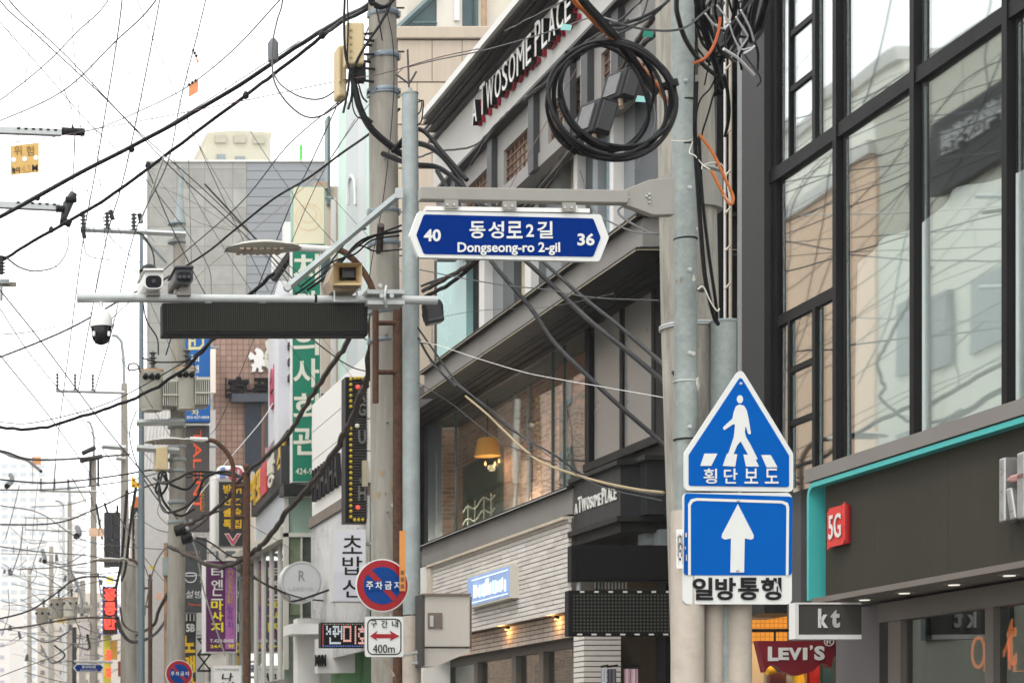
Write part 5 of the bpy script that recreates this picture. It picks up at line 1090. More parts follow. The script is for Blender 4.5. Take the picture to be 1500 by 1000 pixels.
for i, (pts, r) in enumerate((([(1033,20),(1045,35),(1060,42),(1070,32)], .005), ([(1060,72),(1080,85),(1095,100),(1104,110)], .008), ([(1078,25),(1090,45),(1095,55),(1085,70)], .005), ([(1050,8),(1066,30),(1075,55),(1085,72),(1100,70)], .004), ([(1085,15),(1098,40),(1104,60)], .005), ([(1090,78),(1098,74),(1105,68)], .006))):
    wire('white_cable', fit(pts, 11.0, 11.2), r, mat('white_cable', (.5,.5,.5), .4, var=.2), 'short white cable end in the tangle at the top right', 'white cable ends at the top right')
wire('orange_conduit', fit([(1016,93),(1032,86),(1044,70),(1052,48),(1055,26)], 11.0, 11.0), .0085, mat('red_orange_conduit', (.35,.08,.025), .6, var=.3, scale=30), 'curved red orange conduit stub at the top of the near pole', cat='conduit')
wire('orange_conduit', fit([(1024,197),(1038,215),(1050,235),(1062,262),(1073,285),(1073,297),(1068,298),(1060,285),(1048,262),(1042,250)], 11.3, 11.3), .009, orange_con, 'hanging orange conduit loop right of the arm bracket', cat='conduit')
wire('orange_conduit', fit([(1060,285),(1066,293),(1070,297)], 11.25, 11.25), .006, mat('faded_orange', (.6,.33,.2), .6), 'faded pinkish end of the orange conduit loop', cat='conduit')
for pts, r in (([(1020,120),(1018,200),(1024,300),(1032,400),(1045,460),(1052,475)], .012), ([(1024,200),(1028,280),(1038,370),(1048,440),(1050,470)], .009)):
    wire('black_cable', fit(pts, 11.5, 11.75), r, black_rub, 'black cable running down the near pole into the capped post', 'cables down the near pole')
rope = mat('pale_string', (.55,.52,.45), .8)
wire('string', fit([(983,206),(1005,207),(1016,204),(1013,212),(1010,224),(1018,228),(1030,242),(1040,248)], 11.75, 11.4), .003, rope, 'pale string tied round the near conduit tube', cat='string')
wire('string', fit([(1028,248),(1030,242),(1045,238),(1058,242),(1064,262),(1068,290)], 11.3, 11.3), .003, rope, 'pale string looped over the orange conduit', cat='string')
wire('string', fit([(1022,424),(1030,420),(1040,440),(1050,455),(1054,452)], 11.6, 11.6), .004, rope, 'knotted pale string beside the capped post', cat='string')
MB().lathe(U(1028, 428, 11.75), [(.012, 0), (.03, .015), (.028, .04), (.01, .05)], n=12).build('old_insulator', mat('mud_insulator', (.15,.14,.12), .6), None, 'round grey insulator knob on the near pole above the post cap', 'insulator')

# ================================================================== MID POLE GROUP
Yp = 18.9; sp_ = Yp/3000
mp_ = thing('concrete_utility_pole', 'tall concrete pole at the centre with steel bands, behind the no parking sign', 'pole', (X_(566, Yp), Yp, .12))
MB().tube([Vector((X_(568, Yp), Yp, .12)), U(567, 1000, Yp), U(564, 500, Yp), U(560, 0, Yp), U(559, -200, Yp)], [.148, .142, .135, .126, .122], 24).build('shaft', concrete, mp_)
for py, h in ((22, 8), (84, 8), (135, 7), (139, 3), (311, 6), (358, 8), (500, 5), (457, 8)):
    b = MB().lathe(U(562, py, Yp), [(.135, -h*sp_/2), (.139, -h*sp_/2+.004), (.139, h*sp_/2-.004), (.135, h*sp_/2)], n=24).build('band', mat('blue_grey_band', (.20,.24,.27), .45, .3, var=.15, scale=12), mp_)
    for dx in (-1, 1):
        MB().box(X_(562 + dx*20, Yp)-.025, X_(562+dx*20, Yp)+.025, Yp-.03, Yp+.03, Z_(py, Yp)-.025, Z_(py, Yp)+.025).build('lug', galv, b)
for (px, py) in ((563, 232), (565, 490), (566, 619), (566, 750), (557, 81), (550, 131)):
    MB().tube([U(px, py, Yp-.13), U(px+3, py-3, Yp-.2)], .008, 6).build('step_bolt', galv, mp_)
for py in (12, 76): MB().tube([U(578, py, Yp), U(592, py, Yp-.05)], .009, 6).build('iron_rung', rust, mp_)
# black collar mess at the top
for i, (pts, r) in enumerate((([(540,-10),(550,6),(565,10),(580,-4)], .018), ([(545,-10),(556,12),(572,4),(585,-8)], .014), ([(548,0),(555,30),(560,60)], .006), ([(574,-10),(560,30),(540,60),(525,85),(515,110)], .014))):
    wire('black_cable', fit(pts, Yp-.2, Yp-.2), r, black_rub, 'black cable wrapped round the top of the central pole', 'cables at the top of the central pole')
wire('thin_black_cable', fit([(565,10),(575,60),(577,120),(572,200),(560,300),(545,380),(538,430)], Yp-.2, Yp-.25), .004, black_rub, 'thin black cable slanting down the face of the central pole')
# terminal boxes
tb = thing('terminal_box', 'cream terminal box on the left of the central pole top', 'terminal box', U(522, 95, Yp))
rect(508, 32, 534, 94, Yp-.2, .16).build('case', cream_plastic, tb, bevel=.02)
for k in range(5): rect(513, 42+k*10, 516, 45+k*10, Yp-.215, .02).build('latch', mat('tan_latch', (.38,.28,.14), .6), tb)
tb2 = thing('terminal_box', 'second cream terminal box lower and behind the first, half hidden', 'terminal box', U(500, 140, Yp)); rect(495, 66, 508, 141, Yp+.05, .2).build('case', cream_plastic, tb2, bevel=.02)
rect(497, 70, 499, 120, Yp+.03, .02).build('ridge', cream_plastic, tb2)
bk = thing('cable_clamp_rack', 'dark metal clamp rack with tails between the cream box and the central pole', 'bracket', U(540, 120, Yp))
for py in (50, 58, 66, 80, 90, 100, 118): MB().tube([U(532, py, Yp-.1), U(545+R.uniform(-4, 6), py+R.uniform(-3, 3), Yp-.12)], .012, 6).build('clamp', dark_frame, bk)
rect(520, 88, 536, 118, Yp-.12, .1).build('clamp_body', black_plastic, bk)
for i, (pts, r) in enumerate((
 ([(505,-10),(504,30),(506,80),(515,110)], .012), ([(509,-10),(510,40),(509,90),(518,115)], .008), ([(515,100),(520,130),(528,160),(545,190),(580,220),(600,232)], .03), ([(518,110),(521,140),(530,165),(545,180)], .016),
 ([(512,105),(510,130),(505,155),(503,165)], .012), ([(516,110),(515,140),(510,160)], .012), ([(522,110),(530,140),(538,150)], .008), ([(520,120),(516,150),(522,170),(535,175)], .006))):
    wire('black_cable', fit(pts, Yp-.2, Yp-.25), r, black_rub, 'black cable dropping below the cream terminal boxes', 'cables below the cream terminal boxes')
# steel mast with rods
ms = thing('steel_mast', 'galvanised steel mast with lightning rods, right of the central concrete pole', 'mast', (X_(601, 18), 18, .12))
s18 = 18/3000
MB().tube([Vector((X_(603.5, 18), 18, .12)), U(603, 902, 18)], 13.3*s18, 20).build('painted_base', beige_paint, ms)
MB().tube([U(603, 900, 18), U(602, 500, 18), U(600.5, 138, 18)], [12.6*s18, 12.2*s18, 11.6*s18], 20).build('tube', galv, ms)
MB().lathe(U(600.5, 139, 18), [(.074, 0), (.075, .012), (.04, .02), (.02, .025), (.016, .06)], n=16).build('cap', galv, ms)
for (a, b) in (((599, 128), (597, 73)), ((600, 122), (610, 105)), ((598, 122), (580, 109))): MB().tube([U(*a, 18), U(*b, 18)], .009, 6).build('lightning_rod', mat('dark_rod', (.07,.07,.07), .4, .5), ms)
for py in (437, 960): MB().lathe(U(602, py, 18), [(.08, 0), (.08, .012)], n=20).build('weld_ring', galv, ms)
mb = MB(); mb.box(X_(604, 18), X_(616, 18), 17.86, 17.9, Z_(974, 18), Z_(953, 18)); mb.build('clamp', galv_l, ms)
for dy in (956, 971): MB().tube([U(603, dy, 17.85), U(617, dy, 17.85)], .012, 6).build('clamp_bolt', galv_l, ms)
for pts in ([(613,146),(618,150),(616,162),(612,168)], [(612,150),(620,148),(619,165),(617,178),(611,184)]): wire('black_cable', fit(pts, 17.9, 17.9), .006, black_rub, 'small black cable loop at the mast head', 'cable loops at the mast head')
# horizontal camera arm
Ym = 17.75; s17 = Ym/3000
am = thing('camera_arm', 'long horizontal galvanised pipe arm carrying cameras and the LED board', 'arm', U(365, 437, Ym))
MB().tube([U(113, 436, Ym), U(365, 438, Ym), U(640, 440, Ym)], 6.3*s17, 16).build('arm_pipe', galv_l, am)
MB().lathe(U(113, 436, Ym), [(7.2*s17, 0), (7.2*s17, .5)], axis=(1, 0, 0), n=16).build('end_sleeve', galv_l, am)
rect(538, 424, 593, 430, Ym-.12, .22).build('clamp_channel', galv_l, am); rect(538, 440, 593, 445.5, Ym-.12, .22).build('clamp_channel', galv_l, am)
MB().tube(spline([U(566, 450, Ym-.1), U(563.5, 436, Ym-.14), U(566, 419, Ym-.1)], 4), .014, 8).build('u_bolt', galv_l, am)
for px, py in ((556, 419), (558, 434), (573, 434)): MB().lathe(U(px, py, Ym-.14), [(.02, 0), (.02, .03)], axis=(0,-1,0), n=6).build('nut', galv_l, am)
MB().lathe(U(460, 438, Ym), [(7*s17, 0), (7*s17, .02)], axis=(1,0,0), n=16).build('cable_tie', black_rub, am)
st = thing('diagonal_strut', 'slanting flat steel strut from the camera arm up to the mast', 'strut', U(500, 350, Ym))
MB().tube([U(418, 424, Ym), U(583, 286, 17.95)], .034, 4).build('strut_bar', galv, st)
MB().lathe(U(421, 421, Ym-.04), [(.03, 0), (.03, .02)], axis=(0,-1,0), n=8).build('bolt', galv_l, st); rect(580, 275, 590, 290, 17.9, .03).build('gusset', galv_l, st)
# LED board
led = thing('led_message_board', 'long dark LED message board hanging under the camera arm', 'led board', U(389, 492, Ym))
rect(238, 443.5, 539, 491, Ym-.03, .16).build('casing', black_plastic, led, bevel=.008)
rect(245, 447, 532, 485, Ym-.036, .006).build('screen', led_mat('led_board', 0.0166, .27, (.006,.006,.005), (.06,.06,.045)), led)
for px in (300, 380, 460): rect(px, 441, px+10, 444, Ym-.02, .1).build('hanger', galv, led)
# dome camera
dc = thing('dome_camera', 'white dome camera with black smoked lower half, hanging from the arm end', 'camera', U(148, 505, Ym))
MB().tube([U(148, 441, Ym), U(148, 453, Ym)], .022, 12).build('stem', white_plastic, dc)
MB().lathe(U(148.5, 479, Ym), [(16.6*s17, 0), (16.8*s17, .01), (16*s17, .07), (13*s17, .115), (8*s17, .145), (4*s17, .16), (3.4*s17, .18)], n=24).build('housing', white_plastic, dc)
MB().lathe(U(148.5, 505, Ym), [(3*s17, 0), (9*s17, .015), (13*s17, .05), (14.5*s17, .09), (15*s17, .153)], n=24).build('smoked_dome', mat('smoked_dome', (.01,.01,.012), .12, var=.1), dc)
for dx in (-11, 11): MB().lathe(U(148.5+dx, 492, Ym-.07), [(.012, 0), (.014, .02), (.012, .04)], n=8).build('white_clip', white_plastic, dc)
# bullet cameras
def bullet(name, cx, cy, w, h, hood, face, label, lens):
    t = thing(name, label, 'camera', U(cx, cy+h/2+18, Ym))
    s = s17; pr = rrect(w*s, h*s, h*s*.32)
    MB().prism(pr, U(cx, cy, Ym-.2), CAMF, .5).build('body', hood, t)
    MB().prism(rrect(w*s*.82, h*s*.62, h*s*.24), U(cx, cy+h*.12, Ym-.205), CAMF, .01).build('front_glass', face, t)
    for dx in lens: MB().lathe(U(cx+dx, cy+h*.12, Ym-.215), [(3.6*s, 0), (3.2*s, .008), (2*s, .01)], axis=(0,-1,0), n=14).build('lens', mat('camera_lens', (.03,.03,.035), .1, var=.2), t)
    MB().prism([(-w*s*.55, -.006), (w*s*.55, -.006), (w*s*.5, .012), (-w*s*.5, .012)], U(cx, cy-h*.5, Ym-.24), CAMF, .5).build('sun_hood', hood, t, bevel=.004)
    rect(cx-7, cy+h/2, cx+7, 427, Ym-.06, .1).build('mount', mat('camera_mount', (.34,.32,.28), .5, var=.1), t)
    rect(cx-10, 427, cx+10, 432, Ym-.1, .2).build('saddle', grey_metal, t)
    return t
bullet('bullet_camera', 225, 409, 28, 28, white_plastic, black_plastic, 'white bullet camera with black front on the arm, above the dome camera', (0,))
bullet('bullet_camera', 270, 403, 26, 24, mat('charcoal_camera', (.05,.055,.06), .35), black_plastic, 'dark grey bullet camera with three lenses on the arm, right of the white one', (-7, 0, 7))
jb = thing('junction_box', 'beige junction box standing under the dark bullet camera', 'box', U(268, 430, Ym)); rect(256, 412, 280, 430, Ym+.02, .1).build('case', mat('putty_case', (.42,.38,.32), .5), jb, bevel=.008)
rect(262, 416, 272, 424, Ym+.012, .01).build('cover', grey_metal, jb)
# antenna blob behind
MB().lathe(U(218, 400, 18.2), [(.03, 0), (.09, .02), (.06, .06), (.02, .08)], n=12).build('clamp_insulator', dark_frame, None, 'dark round insulator clamp behind the white bullet camera', 'insulator')
# boxy speed camera
bx = thing('box_camera', 'beige box camera with deep square hood on the arm beside the central pole', 'camera', U(505, 428, Ym))
cb_ = mat('beige_camera', (.52,.40,.22), .5, var=.06, scale=6); o4 = [(-21*s17, -16*s17), (21*s17, -16*s17), (21*s17, 16*s17), (-21*s17, 16*s17)]; i4 = [(-12*s17, -9*s17), (12*s17, -9*s17), (12*s17, 10*s17), (-12*s17, 10*s17)]
hd = MB(); o_ = U(509, 401, Ym-.28); o2 = U(509, 402, Ym-.12); i = 0
for (P, oo_) in ((o4, o_), (i4, o2)):
    for a, b in P: hd.v.append(oo_ + Vector((a, 0, b)))
for a, b in o4: hd.v.append(U(506, 407, Ym+.15) + Vector((a*.9, 0, b*1.05)))
for k in range(4):
    q = (k+1) % 4; hd.f.append((k, q, 4+q, 4+k)); hd.f.append((k, 8+k, 8+q, q))
hd.f.append((8, 11, 10, 9)); hd.build('hood', cb_, bx)
MB().box(X_(509, Ym)-12*s17, X_(509, Ym)+12*s17, Ym-.121, Ym-.11, Z_(402, Ym)-9*s17, Z_(402, Ym)+10*s17).build('lens_window', mat('dark_lens_window', (.03,.03,.03), .15, var=.3), bx)
MB().prism([((x-503)*s17, (415-y)*s17) for x, y in reversed([(486,398),(490,387),(492,414),(520,414),(524,424),(486,427),(482,410)])], U(503, 415, Ym-.1), CAMF, .3).build('under_housing', mat('weathered_beige', (.36,.29,.21), .6, var=.25, scale=10, stain=.5, stain_col=(.18,.12,.08)), bx)
for pts in ([(490,426),(490,442)], [(522,424),(524,440)], [(490,441),(524,441)], [(524,400),(528,402),(528,424),(522,425)]): MB().tube([U(x, y, Ym-.1) for x, y in pts], .008, 6).build('wire_bracket', galv_l, bx)
# rusty street lamp (near)
Yl = 18.45; sl_ = Yl/3000
def street_lamp(label, head, arm_pts, white_arm, post, finial, rungs, side, Y, wpost, warm_rust=rust):
    t = thing('street_lamp', label, 'street lamp', (X_(post[0][0], Y), Y, .12)); s = Y/3000
    x0, x1, yt, yb = head; n = 14; up = []; dn = []
    for k in range(n+1):
        f = k/n; x = x0 + (x1-x0)*f; bulge = math.sin(math.pi*min(1, f*.95+.03))**.6
        up.append((x, yb - (yb-yt)*bulge*.62 - (3 if f > .8 else 0))); dn.append((x, yb-(yb-yt)*.25 + (yb-yt)*.2*bulge))
    cx, cy = (x0+x1)/2, (yt+yb)/2
    mb = MB()
    for k in range(n+1):
        f = k/n; hw = .19*math.sin(math.pi*min(1, f*.9+.06))**.5
        x = up[k][0]; zt_ = Z_(up[k][1], Y); zb_ = Z_(dn[k][1], Y); X = X_(x, Y)
        for q in range(10):
            a = 2*math.pi*q/10; zz_ = (zt_+zb_)/2 + (zt_-zb_)/2*math.sin(a); mb.v.append(Vector((X, Y + hw*math.cos(a), zz_)))
    for k in range(n):
        for q in range(10): mb.f.append((k*10+q, k*10+(q+1) % 10, (k+1)*10+(q+1) % 10, (k+1)*10+q))
    mb.f.append(tuple(reversed(range(10)))); mb.f.append(tuple(n*10+q for q in range(10))); mb.smooth = True
    hd_ = mb.build('lamp_head', mat('lamp_head_paint', (.40,.385,.34), .45, .1, var=.12, scale=8, stain=.3, stain_col=(.22,.2,.17)), t)
    mb = MB()
    m_ = 7; xa = x0 + (x1-x0)*.2; xb = x0 + (x1-x0)*.72
    for k in range(m_):
        x = xa + (xb-xa)*k/(m_-1); w = (xb-xa)/m_*.36; mb.box(X_(x-w, Y), X_(x+w, Y), Y-.12, Y+.1, Z_(yb-1.2, Y)+.0, Z_(yb-4, Y))
    mb.build('led_strip', mat('lamp_led_strip', (.42,.33,.24), .4, var=.3, scale=20), hd_)
    MB().tube([U(*p, Y) for p in white_arm], .032, 12).build('arm_socket', white_trim, t)
    MB().tube(spline([U(*p, Y) for p in arm_pts], 5), wpost*.62*s, 12).build('curved_arm', warm_rust, t)
    P0 = U(*post[0], Y+.02); P1 = U(*post[1], Y+.02); MB().tube([Vector((P1.x, P1.y, .12)), P1, P0], wpost*s, 14).build('post', warm_rust, t)
    if finial: MB().lathe(P0, [(wpost*1.15*s, -.02), (wpost*1.2*s, .0), (wpost*.5*s, .02), (wpost*.6*s, .035), (wpost*.95*s, .06), (wpost*.9*s, .09), (wpost*.4*s, .12), (.003, .125)], n=14).build('finial', warm_rust, t)
    for (a, b, y) in rungs: MB().tube([U(a, y, Y), U(b, y, Y)], wpost*.5*s, 8).build('rung', warm_rust, t)
    return t
street_lamp('rusty street lamp with a long flat head just above the camera arm at the centre', (329, 440, 343, 371), [(486,362),(505,370),(522,385),(538,407),(547,430),(550,460),(550,590)], [(438,363),(487,366)], ((583, 445), (583, 1000)), True, [(552, 583, 473), (552, 583, 545)], 1, Yl, 7.5)
# twin box post arm: square beige boxes etc on mast
cabm = mat('cabinet_beige', (.47,.43,.38), .5, var=.07, scale=9, stain=.3, stain_col=(.34,.29,.24), streak=True)
cb2 = thing('equipment_cabinet', 'beige equipment cabinet with a brown latch mounted on the steel mast', 'cabinet', U(653, 948, 17.7))
rect(622, 871, 689, 947, 17.7, .35).build('case', cabm, cb2, bevel=.01)
flat([(621,949),(688,949),(688,954),(670,962),(640,975),(621,976)], (655, 960), 17.72, 'skirt', cabm, cb2, d=.3)
rect(618, 870, 622, 975, 17.7, .3).build('side_flange', mat('dark_flange', (.06,.055,.05), .5), cb2)
rect(620, 868.5, 690, 871.5, 17.68, .4).build('lid_rim', mat('brown_rim', (.2,.15,.12), .6), cb2)
rect(627, 897, 648, 920, 17.69, .012).build('latch_plate', mat('brown_latch', (.16,.12,.10), .5), cb2); rect(630, 901, 635, 917, 17.68, .012).build('key_slot', galv_l, cb2)
rect(687, 873, 691, 950, 17.75, .3).build('hinge_edge', mat('brown_rim', (.2,.15,.12), .6), cb2)
# no parking sign
Yq = 17.4; sq = Yq/3000
def no_parking(cx, cy, r, Y, label, full=True):
    s = Y/3000; t = thing('no_parking_sign', label, 'road sign', U(cx, cy+r, Y))
    MB().prism(circ(r*s), U(cx, cy, Y), CAMF, .02).build('sign_plate', ref_w, t)
    MB().prism(circ(r*s*.95), U(cx, cy, Y-.004), CAMF, .003).build('red_ring', mat('traffic_red', (.30,.008,.014), .4, var=.05), t)
    MB().prism(circ(r*s*.70), U(cx, cy, Y-.008), CAMF, .003).build('blue_disc', tblue2, t)
    q = math.radians(-47); u_ = Vector((math.cos(q), 0, math.sin(q))); 
    w = r*s*.105
    MB().obox(U(cx, cy, Y-.011), u_, Vector((0,1,0)), Vector((-math.sin(q), 0, math.cos(q))), r*s*1.5, .003, w*2).build('red_slash', mat('traffic_red', (.30,.008,.014)), t)
    rect(cx-r*.62, cy-r*.17, cx+r*.62, cy+r*.17, Y-.0135, .001).build('text_band', tblue2, t)
    for i, chh in enumerate('주차금지'): txt('sign_lettering', chh, U(cx-r*.48+r*.35*i, cy, Y-.0135), CAMF, r*.26*s, r*.3*s, ref_w, t, ext=.002, bold=.02)
    return t
tblue2 = mat('deep_traffic_blue', (.002,.045,.21), .4, var=.05, spec=.1)
no_parking(560, 857, 39, Yq, 'round red and blue no parking sign on the central pole')
no_parking(262.5, 986, 20, 30.0, 'smaller round no parking sign at the foot of the transformer pole')
pl_ = thing('distance_plate', 'square white plate reading 400m with a red double arrow', 'road sign', U(563, 962, Yq))
MB().prism(rrect(56*sq, 59*sq, .02), U(563, 932, Yq), CAMF, .015).build('sign_plate', ref_w, pl_)
MB().ring(rrect(50*sq, 53*sq, .05), rrect(47*sq, 50*sq, .042), U(563, 932, Yq-.003), CAMF, .002).build('black_border', black_ink, pl_)
for i, chh in enumerate('구간내'): txt('sign_lettering', chh, U(547.5+15.5*i, 913, Yq-.002), CAMF, 9*sq, 10.5*sq, black_ink, pl_, ext=.002, bold=.01)
flat([(542,931),(553,923),(551,928),(573,928),(571,923),(585,931),(571,938),(573,934),(551,934),(553,938)], (563, 931), Yq-.004, 'double_arrow', mat('traffic_red', (.30,.008,.014)), pl_)
txt('sign_lettering', '400m', U(562, 949.5, Yq-.002), CAMF, 32*sq, 12.5*sq, black_ink, pl_, ext=.002, bold=.0)
MB().tube([U(562, 965, 17.6), U(577, 990, 17.6)], .015, 6).build('slanted_bracket', mat('tan_bracket', (.4,.33,.25), .6), pl_)
ob = thing('orange_plate', 'narrow orange plate with dark lettering edge on beside the steel mast', 'plate', U(590, 865, 17.5))
rect(586, 777, 594, 865, 17.3, .02).build('plate', mat('orange_plate', (.62,.26,.07), .5, var=.08), ob)
for i, y in enumerate((838, 848, 858)): rect(587, y-3, 592, y+3, 17.295, .003).build('lettering', mat('brown_print', (.2,.09,.05), .6), ob)
# splice closure right of mast
scx = thing('splice_closure', 'round black splice closure hanging right of the steel mast under the arm', 'splice box', U(636, 470, 18.2))
MB().lathe(U(634, 474, 18.2), [(.02, 0), (.08, .02), (.095, .08), (.09, .16), (.07, .2), (.02, .21)], n=16).build('closure_body', black_plastic, scx)
MB().obox(U(634, 458, 18.1), Vector((1,0,.2)).normalized(), Vector((0,1,0)), Vector((-.2,0,1)).normalized(), .15, .14, .2).build('closure_lid', mat('dull_black_lid', (.03,.03,.032)), scx, bevel=.02)

# paper remnants, ties and rust on the poles
scrapm = [mat('torn_paper', (.52,.50,.45), .9, var=.25, scale=30), mat('old_glue', (.20,.18,.15), .9, var=.3, scale=30), mat('brown_tape', (.30,.22,.13), .6, var=.2, scale=20)]
def scraps(parent, pts, Y, rad, n):
    for k in range(n):
        (xa, ya), (xb, yb) = pts; f = R.random(); cx = xa + (xb-xa)*f; cy = ya + (yb-ya)*f; an = R.uniform(-1.1, 1.1)
        w = R.uniform(.015, .05); h = R.uniform(.015, .07); mb = MB(); u_ = Vector((math.cos(an), math.sin(an), 0)); nrm = Vector((math.sin(an), -math.cos(an), 0))
        c = U(cx, cy, Y) + nrm*rad
        P = [(w*(.5+R.uniform(-.2, .2))*math.cos(t), h*(.5+R.uniform(-.2, .2))*math.sin(t)) for t in [q*math.pi/4 for q in range(8)]]
        mb.prism(P, c, (u_, Vector((0,0,1))), .006); mb.build('paper_scrap', R.choice(scrapm), parent)
scraps(npole, ((1012, 480), (1028, 980)), Yn+.25, .168, 14); scraps(mp_, ((566, 620), (568, 990)), Yp, .145, 12); scraps(cp, ((1004, 330), (1008, 740)), Yn, .066, 7)
for py in (150, 215, 352, 560, 645): MB().lathe(U(1004, py, Yn), [(.066, 0), (.068, .001), (.068, .009), (.066, .01)], n=16).build('cable_tie', black_plastic if py != 560 else galv_l, cp)
for k in range(16):
    x0 = R.uniform(1020, 1115); y0 = R.uniform(-20, 20); pts = [(x0, y0)]
    for q in range(4): pts.append((min(1128, max(1020, pts[-1][0]+R.uniform(-26, 26))), pts[-1][1]+R.uniform(8, 42)))
    wire('tangled_cable', fit(pts, 11.1+R.uniform(0, .5), 11.5), R.uniform(.003, .008), R.choice((black_rub, black_rub, grey_cable)), '', 'tangled cables at the top right', seg=5)
for a in (15, 130, 235):
    q = math.radians(a); c_ = U(896 + 89*math.cos(q), 146 - 85*math.sin(q), Yco+.06); MB().tube([c_ + Vector((-.014*math.sin(q), 0, .014*math.cos(q))), c_ - Vector((-.014*math.sin(q), 0, .014*math.cos(q)))], .036, 10).build('binding_tape', black_plastic, coil)
# ================================================================== TRANSFORMER POLE AND THE POLES BEHIND
def insul(parent, P, h=.34, r=.06, n=5, name='insulator'):
    pr = [(.02, 0)]
    for k in range(n):
        z = h*(k+.3)/n; pr += [(r*.45, z), (r, z+h*.25/n), (r*.45, z+h*.5/n)]
    pr += [(.02, h)]
    return MB().lathe(P, pr, n=10).build(name, insulator, parent)
Yt1 = 33.0; st1 = Yt1/3000
tp = thing('transformer_pole', 'concrete pole with blue grey tip carrying two transformers, left of the brown building', 'pole', (X_(258, Yt1), Yt1, .12))
MB().tube([Vector((X_(258, Yt1), Yt1, .12)), U(257, 1000, Yt1), U(263, 330, Yt1)], [.16, .155, .095], 18).build('shaft', concrete, tp)
MB().tube([U(263, 332, Yt1), U(264, 290, Yt1), U(266, 245, Yt1)], [.1, .05, .035], 12).build('steel_tip', galv, tp)
for py in (330, 342, 357, 618, 628, 657, 676, 692, 738, 767): MB().lathe(U(259, py, Yt1), [(.13, 0), (.15, .01), (.15, .05), (.13, .06)], n=16).build('band', galv, tp)
def crossarm(parent, pa, pb, Y, ins, r=.03, h=.36, flat_=True, m=galv_l):
    c = MB().tube([U(*pa, Y), U(*pb, Y)], r, 4).build('crossarm', m, parent)
    for px in ins:
        f = (px-pa[0])/(pb[0]-pa[0]); P = U(px, pa[1]+(pb[1]-pa[1])*f, Y); insul(c, P, h)
    return c
crossarm(tp, (118, 336), (272, 343), Yt1-.2, (122, 157, 196), .045, .3)
for px, py in ((162, 320), (204, 325), (121, 347)): MB().tube([U(px, py-12, Yt1-.25), U(px+3, py+2, Yt1-.25)], .035, 8).build('lightning_arrester', dark_frame, tp)
MB().tube([U(205, 342, Yt1-.2), U(245, 385, Yt1-.2)], .03, 4).build('arm_brace', galv, tp)
crossarm(tp, (200, 619), (270, 618), Yt1-.2, (), .055); crossarm(tp, (200, 656), (262, 660), Yt1-.2, (), .055)
rect(229, 654, 246, 688, Yt1-.3, .25).build('terminal_box', cream_plastic, tp, bevel=.02)
rect(226, 652, 231, 686, Yt1-.1, .2).build('box_side', white_trim, tp)
trm = mat('transformer_paint', (.50,.49,.42), .5, var=.05, scale=4, stain=.2, stain_col=(.36,.33,.26))
def transformer(cx, y0, y1, w, Y, fin_side, label):
    s = Y/3000; t = thing('transformer', label, 'transformer', U(cx, y1, Y), 'transformers on the pole'); H = (y1-y0)*s; r = w/2*s
    MB().lathe(U(cx, y1, Y), [(r*.9, 0), (r*.95, .05), (r, .06), (r, H-.06), (r*1.05, H-.05), (r*1.05, H-.01), (r*.8, H)], n=24).build('tank', trm, t)
    MB().lathe(U(cx, y0+3, Y), [(r*1.06, 0), (r*1.06, .04)], n=24).build('rust_ring', mat('rusty_ring', (.40,.27,.17), .7, var=.3), t)
    for k in range(7):
        rect(cx+fin_side*w*.5 + k*3.1 - (22 if fin_side < 0 else 0), y0+16, cx+fin_side*w*.5 + k*3.1+1.2 - (22 if fin_side < 0 else 0), y1-8, Y-.15+.0*k, .5).build('cooling_fin', trm, t)
    rect(cx+(w*.5 if fin_side > 0 else -w*.5-22), y0+12, cx+(w*.5+22 if fin_side > 0 else -w*.5), y0+16, Y-.15, .5).build('fin_header', trm, t); rect(cx+(w*.5 if fin_side > 0 else -w*.5-22), y0+34, cx+(w*.5+22 if fin_side > 0 else -w*.5), y0+36, Y-.17, .02).build('fin_header', trm, t)
    for dx in (-9, 0, 9): MB().lathe(U(cx+dx, y0+9, Y-r), [(.05, 0), (.04, .05), (.025, .09)], axis=(0,-1,.3), n=10).build('bushing', dark_frame, t)
    insul(t, U(cx+2, y0, Y), .32, .07, 4, 'high_voltage_bushing')
    return t
transformer(222, 543, 602, 34, Yt1-.35, 1, 'left cream transformer, touching the steel upright')
transformer(272, 540, 600, 29, Yt1-.4, 1, 'right cream transformer with fins, in front of the blue vertical sign')
up = thing('steel_upright', 'thin blue grey steel upright left of the transformers', 'pole', (X_(207, 34), 34, .12))
MB().tube([Vector((X_(207, 34), 34, .12)), U(207, 760, 34), U(207, 345, 34)], [.06, .055, .03], 10).build('tube', mat('slate_steel', (.16,.20,.225), .5, .2, var=.1), up)
for i, (pts) in enumerate(([(243,520),(252,490),(258,470)], [(232,520),(230,495),(215,470),(209,440),(208,430)], [(208,524),(230,530),(262,530),(282,528),(285,545)], [(205,540),(190,542),(189,534),(200,533),(206,545)], [(222,425),(226,400),(224,370),(210,345),(200,341)])):
    wire('thin_black_cable', fit(pts, Yt1-.5, Yt1-.5), .012, black_rub, 'thin jumper wire around the transformers', 'jumper wires around the transformers')
for i, pts in enumerate(([(238,690),(232,720),(238,745),(250,750),(272,742),(290,725),(300,700),(330,690),(357,700)], [(240,690),(228,715),(235,725),(245,710),(240,695)], [(236,690),(232,700),(240,735),(262,755),(285,745)], [(242,690),(246,705),(256,712),(275,716),(290,700)], [(225,700),(240,708),(262,700),(285,690),(330,694),(365,702)])):
    wire('black_cable', fit(pts, Yt1-.4, 28 if i in (0, 4) else Yt1-.5), .02, black_rub, 'black cable looping below the cream box on the transformer pole', 'loops below the cream box')
